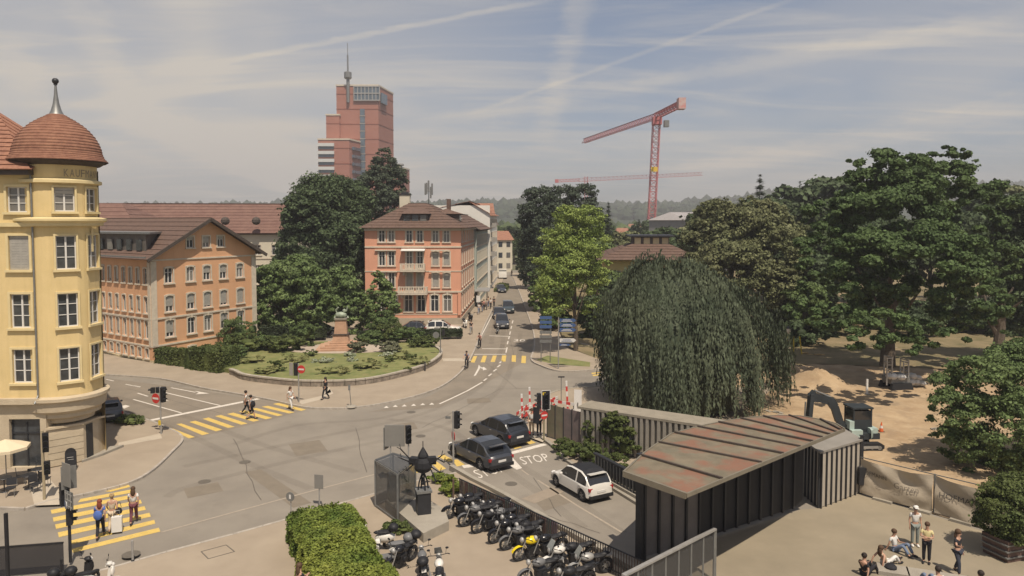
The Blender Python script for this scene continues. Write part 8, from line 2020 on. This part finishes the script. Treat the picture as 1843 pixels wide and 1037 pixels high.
# ---------------------------------------------------------------- people
SKIN = mat('skin', (.44, .26, .18), .6); SKIN2 = mat('skin_tan', (.34, .19, .12), .6)
def skin_mesh(name, V, E, rad, sub=1, root=0):
    me = bpy.data.meshes.new(name); me.from_pydata([tuple(v) for v in V], E, []); me.update()
    ob = bpy.data.objects.new(name, me); COL.objects.link(ob)
    md = ob.modifiers.new('s', 'SKIN'); md.use_smooth_shade = True; md.branch_smoothing = .4
    sk = me.skin_vertices[0].data
    for i, r in enumerate(rad): sk[i].radius = r if isinstance(r, tuple) else (r, r)
    sk[root].use_root = True
    if sub: m2_ = ob.modifiers.new('u', 'SUBSURF'); m2_.levels = sub
    dg = bpy.context.evaluated_depsgraph_get(); res = bpy.data.meshes.new_from_object(ob.evaluated_get(dg)); res.name = name
    bpy.data.objects.remove(ob); bpy.data.meshes.remove(me)
    return res
def figure(J):
    """J: joints dict -> body vertices / edges"""
    N = ['pelvis', 'waist', 'chest', 'neck', 'head', 'crown', 'shL', 'elL', 'wrL', 'shR', 'elR', 'wrR', 'hipL', 'knL', 'anL', 'toL', 'hipR', 'knR', 'anR', 'toR']
    rad = [(.13, .10), (.115, .09), (.14, .10), .05, (.078, .095), (.07, .085), .052, .038, .026, .052, .038, .026, .085, .055, .038, .03, .085, .055, .038, .03]
    E = [('pelvis', 'waist'), ('waist', 'chest'), ('chest', 'neck'), ('neck', 'head'), ('head', 'crown'), ('chest', 'shL'), ('shL', 'elL'), ('elL', 'wrL'), ('chest', 'shR'), ('shR', 'elR'), ('elR', 'wrR'),
         ('pelvis', 'hipL'), ('hipL', 'knL'), ('knL', 'anL'), ('anL', 'toL'), ('pelvis', 'hipR'), ('hipR', 'knR'), ('knR', 'anR'), ('anR', 'toR')]
    V = [Vector(J[n]) for n in N]; Ei = [(N.index(a), N.index(b)) for a, b in E]; Rr = list(rad)
    for s in ('L', 'R'):                       # palms and five fingers
        el, wr = Vector(J['el' + s]), Vector(J['wr' + s]); d = (wr - el).normalized(); sd = d.cross(Vector((0, 1, .2))).normalized(); q = d.cross(sd)
        b = len(V); V.append(wr + d * .07); Rr.append((.038, .018)); Ei.append((N.index('wr' + s), b))
        for k, (o, ln) in enumerate(((-.03, .07), (-.01, .085), (.011, .08), (.03, .062))):
            c = len(V); V.append(wr + d * .10 + q * o); Rr.append(.0095); V.append(wr + d * (.10 + ln * .9) + q * o * 1.15 + sd * .018); Rr.append(.008); Ei += [(b, c), (c, c + 1)]
        c = len(V); V.append(wr + d * .05 + q * .045); Rr.append(.011); V.append(wr + d * .10 + q * .06 + sd * .01); Rr.append(.009); Ei += [(b, c), (c, c + 1)]
    return N, V, Ei, Rr
def pose(kind, r):
    H = dict(pelvis=(0, 0, .95), waist=(0, 0, 1.10), chest=(0, -.01, 1.33), neck=(0, 0, 1.47), head=(0, .025, 1.58), crown=(0, .01, 1.68), shL=(.17, 0, 1.40), shR=(-.17, 0, 1.40),
             elL=(.22, -.03, 1.13), elR=(-.22, -.03, 1.13), wrL=(.23, .05, .89), wrR=(-.23, .05, .89), hipL=(.09, 0, .90), hipR=(-.09, 0, .90), knL=(.10, .02, .49), knR=(-.10, .02, .49), anL=(.10, -.01, .08), anR=(-.10, -.01, .08), toL=(.12, .15, .04), toR=(-.12, .15, .04))
    if kind == 'walk':
        H.update(knL=(.09, .16, .51), anL=(.09, .26, .10), toL=(.09, .41, .06), knR=(-.09, -.02, .49), anR=(-.09, -.30, .14), toR=(-.09, -.17, .05), elL=(.22, -.12, 1.15), wrL=(.22, -.10, .92), elR=(-.22, .05, 1.15), wrR=(-.2, .22, .98))
    if kind == 'phone': H.update(elL=(.22, .08, 1.16), wrL=(.08, .28, 1.22), elR=(-.21, .06, 1.15), wrR=(-.06, .27, 1.18))
    if kind == 'crossed': H.update(elL=(.24, .08, 1.16), wrL=(-.06, .20, 1.17), elR=(-.24, .08, 1.16), wrR=(.06, .22, 1.14))
    if kind == 'reach': H.update(elL=(.30, .12, 1.22), wrL=(.42, .32, 1.30), knL=(.16, .16, .52), anL=(.22, .20, .10), toL=(.24, .34, .05), knR=(-.14, -.02, .50), anR=(-.22, -.20, .10), toR=(-.24, -.06, .05))
    if kind == 'sit':                        # on the ground / low step, knees drawn up
        H = {k: (v[0], v[1], v[2] - .78) for k, v in H.items()}
        H.update(waist=(0, -.06, .30), chest=(0, -.12, .52), neck=(0, -.10, .66), head=(0, -.06, .77), crown=(0, -.07, .87), shL=(.17, -.12, .59), shR=(-.17, -.12, .59), elL=(.24, -.16, .34), elR=(-.24, .02, .36), wrL=(.26, -.26, .10), wrR=(-.16, .26, .42),
                 hipL=(.09, .02, .14), hipR=(-.09, .02, .14), knL=(.14, .38, .42), knR=(-.14, .42, .46), anL=(.13, .62, .08), anR=(-.13, .66, .08), toL=(.14, .78, .04), toR=(-.14, .82, .04), pelvis=(0, 0, .16))
    if kind == 'lean':                       # sitting, leaning back, one leg bent
        H.update(pelvis=(0, 0, .15), waist=(0, -.10, .26), chest=(0, -.24, .45), neck=(0, -.27, .59), head=(0, -.25, .70), crown=(0, -.27, .80), shL=(.17, -.25, .52), shR=(-.17, -.25, .52), elL=(.25, -.40, .30), elR=(-.25, -.42, .30), wrL=(.26, -.46, .09), wrR=(-.26, -.48, .09),
                 hipL=(.09, .02, .13), hipR=(-.09, .02, .13), knL=(.12, .40, .38), knR=(-.10, .44, .12), anL=(.12, .60, .08), anR=(-.1, .86, .07), toL=(.13, .76, .05), toR=(-.12, .93, .18))
    if kind == 'ride':                       # on a bicycle
        H.update(pelvis=(0, -.25, 1.0), waist=(0, -.18, 1.13), chest=(0, -.03, 1.33), neck=(0, .03, 1.46), head=(0, .08, 1.56), crown=(0, .08, 1.66), shL=(.17, -.02, 1.38), shR=(-.17, -.02, 1.38), elL=(.24, .18, 1.18), elR=(-.24, .18, 1.18), wrL=(.24, .42, 1.08), wrR=(-.24, .42, 1.08),
                 hipL=(.09, -.22, .96), hipR=(-.09, -.22, .96), knL=(.10, .14, .80), knR=(-.10, .08, .62), anL=(.10, .0, .42), anR=(-.10, .0, .22), toL=(.10, .14, .40), toR=(-.10, .14, .20))
    return H
def person(label, px, py, rz, kind='stand', top=None, legs=None, hair=None, hairlen='short', skirt=False, skin=None, shorts=False, sleeves='short', z=.0, s=1.0, group=None, shoes=None, cap=None, bag=None, seed=0):
    g = G(px, py, z) if not isinstance(px, Vector) else px
    t = thing('person', label, 'person', (g.x, g.y, z + .012), rz, group); t.scale = (s, s, s)
    J = pose(kind, seed); N, V, E, Rr = figure(J); skin = skin or SKIN
    body = skin_mesh('body', V, E, Rr, 1); body.materials.clear(); body.materials.append(skin)
    link(bpy.data.objects.new('body', body), t)
    def cloth(nm, names, edges, radii, m):
        VV = [Vector(J[n]) if isinstance(n, str) else Vector(n) for n in names]; me = skin_mesh(nm, VV, edges, radii, 1); me.materials.clear(); me.materials.append(m); return link(bpy.data.objects.new(nm, me), t)
    mixp = lambda a, b, f: Vector(J[a]).lerp(Vector(J[b]), f)
    f = .55 if sleeves == 'short' else (.98 if sleeves == 'long' else .15)
    nm = ['pelvis', 'waist', 'chest', mixp('chest', 'neck', .75), 'shL', 'shR']; Ed = [(0, 1), (1, 2), (2, 3), (2, 4), (2, 5)]; Ra = [(.150, .120), (.132, .108), (.158, .118), .07, .068, .068]
    nm[0] = mixp('waist', 'pelvis', .55)
    for sd, i in (('L', 4), ('R', 5)):
        if sleeves == 'none': continue
        if sleeves == 'long': nm += ['el' + sd, mixp('el' + sd, 'wr' + sd, .95)]; Ra += [.052, .040]; Ed += [(i, len(nm) - 2), (len(nm) - 2, len(nm) - 1)]
        else: nm.append(mixp('sh' + sd, 'el' + sd, .6)); Ra.append(.060); Ed.append((i, len(nm) - 1))
    cloth('shirt', nm, Ed, Ra, top)
    fl = .45 if shorts else .93
    nm = [mixp('pelvis', 'waist', .2), 'hipL', 'knL', 'hipR', 'knR']; Ra = [(.155, .125), .105, .075, .105, .075]; Ed = [(0, 1), (1, 2), (0, 3), (3, 4)]
    if not shorts: nm += [mixp('knL', 'anL', .93), mixp('knR', 'anR', .93)]; Ra += [.062, .062]; Ed += [(2, 5), (4, 6)]
    cloth('shorts' if shorts else 'trousers', nm, Ed, Ra, legs)
    for sd in 'LR':
        a, b = Vector(J['an' + sd]), Vector(J['to' + sd]); mb = MB(); c = (a + b) / 2; mb.ball((c.x, c.y, c.z - .01), .085, 8, sy=1.75, sx=.62, sz=.6); part(t, 'shoe', mb, shoes or M_BLACK, smooth=True, world=False)
    hd = Vector(J['head']); cr = Vector(J['crown']); hc_ = (hd + cr) / 2
    hm = hair or mat('hair_dark', (.025, .018, .014), .7)
    mb = MB(); mb.ball((hc_.x, hc_.y - .022, hc_.z + .035), .108, 12, sz=1.0, sy=1.08)
    if hairlen == 'long': mb.ball((hc_.x, hc_.y - .085, hc_.z - .12), .10, 10, sz=2.0, sy=.6, sx=1.1)
    if hairlen == 'bun': mb.ball((hc_.x, hc_.y - .09, hc_.z + .11), .05, 8)
    part(t, 'hair', mb, hm, smooth=True, world=False)
    mb = MB(); mb.ball((hc_.x, hc_.y + .095, hc_.z - .035), .018, 6, sz=1.3)
    part(t, 'nose', mb, skin, smooth=True, world=False)
    mb = MB()
    for sx in (-1, 1): mb.ball((hc_.x + sx * .032, hc_.y + .082, hc_.z - .005), .010, 6)
    part(t, 'eyes', mb, M_BLACK, world=False)
    if cap: mb = MB(); mb.ball((hc_.x, hc_.y, hc_.z + .055), .112, 10, sz=.75); mb.box(hc_.x, hc_.y + .13, hc_.z + .05, .15, .13, .015); part(t, 'cap', mb, cap, smooth=30, world=False)
    if bag:
        m_, (bx_, by_, bz_), (sx_, sy_, sz_) = bag; mb = MB(); mb.box(bx_, by_, bz_, sx_, sy_, sz_, taper=.85); mb.tube([(bx_, by_, bz_ + sz_ / 2), (bx_ * .5, by_ * .6, 1.42)], .012, 5)
        b_ = bpy.data.objects.new('bag', mb.mesh('bag', m_)); b_.location = t.location; b_.rotation_euler = t.rotation_euler; b_.scale = t.scale; link(b_); tag(b_, 'bag carried by the ' + label.replace('person ', 'person ', 1)[:60].rsplit(' ', 1)[0], 'bag')
    return t
def clo(n, c): return mat('cloth_' + n, c, .85, .08, 8)
WHT, BLK, BLU, DEN, MAR, GRY, YLW, PNK, BEI, RDH, BRH, BLH = clo('white', (.60, .58, .54)), clo('black', (.02, .02, .024)), clo('blue', (.08, .14, .38)), clo('denim', (.14, .18, .26)), clo('maroon', (.13, .045, .055)), clo('grey', (.24, .24, .24)), clo('yellow', (.58, .50, .26)), clo('pink', (.45, .22, .20)), clo('beige', (.52, .42, .30)), mat('hair_red', (.20, .05, .025), .7), mat('hair_brown', (.08, .045, .025), .7), mat('hair_blond', (.40, .28, .14), .7)
# three women on the near crossing, walking away to the left
aw = R(20)
person('person with long red hair and a blue backpack on the near crossing', 181, 969, aw, 'walk', BLU, BLK, RDH, 'long', sleeves='short', seed=1)
person('person in pale clothes pulling a white suitcase on the near crossing', 203, 957, aw, 'walk', BEI, BEI, BLH, 'bun', sleeves='none', seed=2)
person('person in white top and maroon trousers on the near crossing', 241, 943, aw, 'walk', WHT, MAR, BRH, 'long', seed=3)
g = G(211, 960); sk_ = thing('suitcase', 'white upright suitcase pulled over the near crossing', 'suitcase', (g.x, g.y, .02), aw)
mb = MB(); mb.box(0, 0, .42, .42, .25, .68); part(sk_, 'shell', mb, M_WPL, world=False); mb = MB(); mb.tube([(-.12, 0, .76), (-.12, 0, 1.02), (.12, 0, 1.02), (.12, 0, .76)], .012, 5); part(sk_, 'handle', mb, M_GREYM, world=False)
for x in (-.15, .15): mb = MB(); mb.cyl((x, -.03, .05), (x, .03, .05), .045, n=8); part(sk_, 'wheel', mb, M_BLACK, world=False)
def side_thing(name, label, cat, px, py, z0, dx, mbf, m):
    g = G(px, py); t = thing(name, label, cat, (g.x + dx, g.y, z0)); mb = MB(); mbf(mb); part(t, 'body', mb, m, smooth=30, world=False)
    mb = MB(); mb.tube([(-.1, 0, .28), (-.03, 0, .5), (.06, 0, .52), (.12, 0, .28)], .012, 5); part(t, 'strap', mb, m, world=False)
side_thing('backpack', 'blue backpack worn by the red haired person', 'backpack', 181, 969, .98, .04, lambda mb: mb.ball((.0, -.24, .15), .2, 10, sy=.6, sz=1.1), BLU)
side_thing('handbag', 'black shoulder bag of the person with the suitcase', 'handbag', 203, 957, .85, .30, lambda mb: mb.ball((0, 0, .12), .17, 8, sy=.5), BLK)
person('person in white shirt and dark shorts walking over the middle crossing', 443, 746, R(-60), 'walk', WHT, BLK, None, seed=4)
person('person in grey shorts with a black backpack on the middle crossing', 452, 755, R(-60), 'walk', GRY, BLK, None, shorts=True, seed=5)
side_thing('backpack', 'black backpack of the person in shorts on the middle crossing', 'backpack', 452, 755, .98, .15, lambda mb: mb.ball((0, -.1, .15), .22, 10, sy=.7, sz=1.2), BLK)
person('person in white top at the far end of the middle crossing', 523, 738, R(-120), 'walk', WHT, WHT, BRH, 'long', seed=6)
person('person in black standing on the pale strip before the lawn wall', 586, 719, R(150), 'walk', BLK, BLK, None, 'long', sleeves='long', seed=7, z=.12)
person('person in white outfit waiting by the barriers', 957, 783, R(170), 'stand', WHT, BEI, BRH, seed=8, z=.12)
person('person in dark clothes next to the signal board', 970, 783, R(200), 'stand', BLK, BLK, BRH, sleeves='long', seed=9, z=.12)
for k, (px, py, rz, tp, lg, lab) in enumerate(((862, 566, 3.0, WHT, DEN, 'person in white with jeans nearest in the group at the bus shelter'), (871, 559, .5, PNK, BLK, 'person in a red top in the group at the bus shelter'), (876, 558, 2.0, WHT, GRY, 'person in white with grey trousers in the group at the shelter'),
        (883, 556, 3.3, WHT, BLK, 'person in white with black trousers in the group at the shelter'), (889, 553, 3.0, BLK, BLK, 'person in black at the kerb side of the group'), (879, 553, 1.0, BEI, DEN, 'person in beige at the back of the group'), (868, 562, 1.5, BLK, DEN, 'person in a dark top beside the timetable board'),
        (848, 602, 3.1, BLK, GRY, 'person in black walking on the pavement by the salmon house'), (943, 510, 3, WHT, DEN, 'person in white far up the street in the tree shade'), (921, 497, 3, BLK, BLK, 'person in black at the far end of the street'))):
    person(lab, px, py, rz, 'walk' if k in (0, 3, 7) else 'stand', tp, lg, BRH if k % 2 else None, seed=10 + k, z=.12 if px < 895 else .0, group='people along the street')
# cyclists
def bicycle(label, px, py, rz, m, z=0.0):
    t = place_t('bicycle', label, 'bicycle', px, py, rz, z, 'bicycles in the street')
    for y in (.52, -.52):
        mb = MB(); n = 16
        for i in range(n):
            a, b = 2 * math.pi * i / n, 2 * math.pi * (i + 1) / n; mb.cyl((0, y + .32 * math.cos(a), .34 + .32 * math.sin(a)), (0, y + .32 * math.cos(b), .34 + .32 * math.sin(b)), .018, n=5, caps=False)
        for i in range(8): a = math.pi * i / 4; mb.cyl((0, y, .34), (0, y + .32 * math.cos(a), .34 + .32 * math.sin(a)), .004, n=3)
        part(t, 'wheel', mb, M_RUB, world=False)
    mb = MB(); mb.tube([(0, -.52, .34), (0, -.12, .3), (0, -.2, .85), (0, .36, .85), (0, -.12, .3)], .018, 6); mb.tube([(0, .52, .34), (0, .36, .95)], .018, 6); mb.tube([(0, -.52, .34), (0, -.2, .85)], .012, 5); part(t, 'frame', mb, m, world=False)
    mb = MB(); mb.ball((0, -.24, .93), .12, 8, sx=.6, sy=1.1, sz=.3); part(t, 'saddle', mb, M_BLACK, world=False)
    mb = MB(); mb.tube([(-.26, .38, 1.03), (0, .38, 1.0), (.26, .38, 1.03)], .014, 5); part(t, 'handlebar', mb, M_BLACK, world=False)
    return t
for k, (px, py, tp, lg, lab) in enumerate(((840, 664, DEN, BLK, 'cyclist nearest the far crossing'), (863, 627, PNK, BLK, 'cyclist in a reddish top beside the kerb'))):
    bicycle('bicycle under the ' + lab, px, py, R(170), M_DARK); person('person riding a bicycle, ' + lab.replace('cyclist ', ''), px, py, R(170), 'ride', tp, lg, None, seed=30 + k)
put(dup(sc0, (0, 0, 0), 0, 'white scooter parked at the corner of the salmon house', group='two wheelers in the street'), 836, 590, R(-70))
put(dup(sc0, (0, 0, 0), 0, 'dark scooter parked beside the side wall of the salmon house', group='two wheelers in the street', swap={M_CWHT: M_BLACK}), 846, 578, R(-70))
# plaza group
person('person standing in white t-shirt, cap and grey jeans on the plaza', 1646, 983, R(170), 'stand', WHT, mat('cloth_greygreen', (.20, .22, .20), .85), BRH, seed=40, s=1.02, shoes=M_WPL, cap=WHT)
person('person with crossed arms in a yellow top and wide black trousers', 1667, 1014, R(150), 'crossed', YLW, BLK, BRH, seed=41, s=.98)
person('person in a black top and dark wide jeans stepping forward on the plaza', 1722, 1034, R(-150), 'reach', BLK, clo('navy', (.035, .04, .055)), BRH, 'long', seed=42, s=1.04)
person('person sitting on the plaza in white t-shirt and blue jeans', 1612, 993, R(215), 'sit', WHT, DEN, BRH, seed=43)
person('person leaning back in white trousers on the plaza', 1594, 1018, R(-70), 'lean', BEI, WHT, BRH, 'long', seed=44, sleeves='none')
person('person in black sitting hunched at the left of the plaza group', 1557, 1037, R(-60), 'sit', BLK, BLK, None, 'bun', seed=45)
person('person in a white t-shirt seen from behind at the bottom edge', 1684, 1064, R(10), 'sit', WHT, DEN, None, seed=46, s=1.05)
person('person with black hair in a pale yellow top at the bottom edge', 1760, 1072, R(20), 'sit', YLW, DEN, None, seed=47, s=1.05)
g = G(1603, 1030); t = thing('rucksack', 'black rucksack lying beside the person in white trousers', 'bag', (g.x, g.y, .015), .4); mb = MB(); mb.ball((0, 0, .17), .24, 10, sz=.75); part(t, 'body', mb, BLK, smooth=True, world=False); mb = MB(); mb.tube([(-.1, 0, .3), (0, 0, .42), (.1, 0, .3)], .015, 5); part(t, 'handle', mb, BLK, world=False)
person('person with raised dark hair cut by the bottom edge left of the hedge', 540, 1100, R(-40), 'phone', BLK, DEN, BRH, 'long', seed=48, z=.12)

# ---------------------------------------------------------------- hazy air
hz = MB(); hz.box(0, 690, 60, 5400, 1900, 122.2)
ho = bpy.data.objects.new('haze', hz.mesh('haze', [])); link(ho); ho['kind'] = 'stuff'
hm = bpy.data.materials.new('hazy_air'); hm.use_nodes = True; hm.node_tree.nodes.clear()
ov = hm.node_tree.nodes.new('ShaderNodeOutputMaterial'); pv_ = hm.node_tree.nodes.new('ShaderNodeVolumePrincipled')
pv_.inputs['Color'].default_value = (.90, .88, .90, 1); pv_.inputs['Density'].default_value = .00050; pv_.inputs['Anisotropy'].default_value = .2
hm.node_tree.links.new(pv_.outputs[0], ov.inputs['Volume']); ho.data.materials.append(hm)
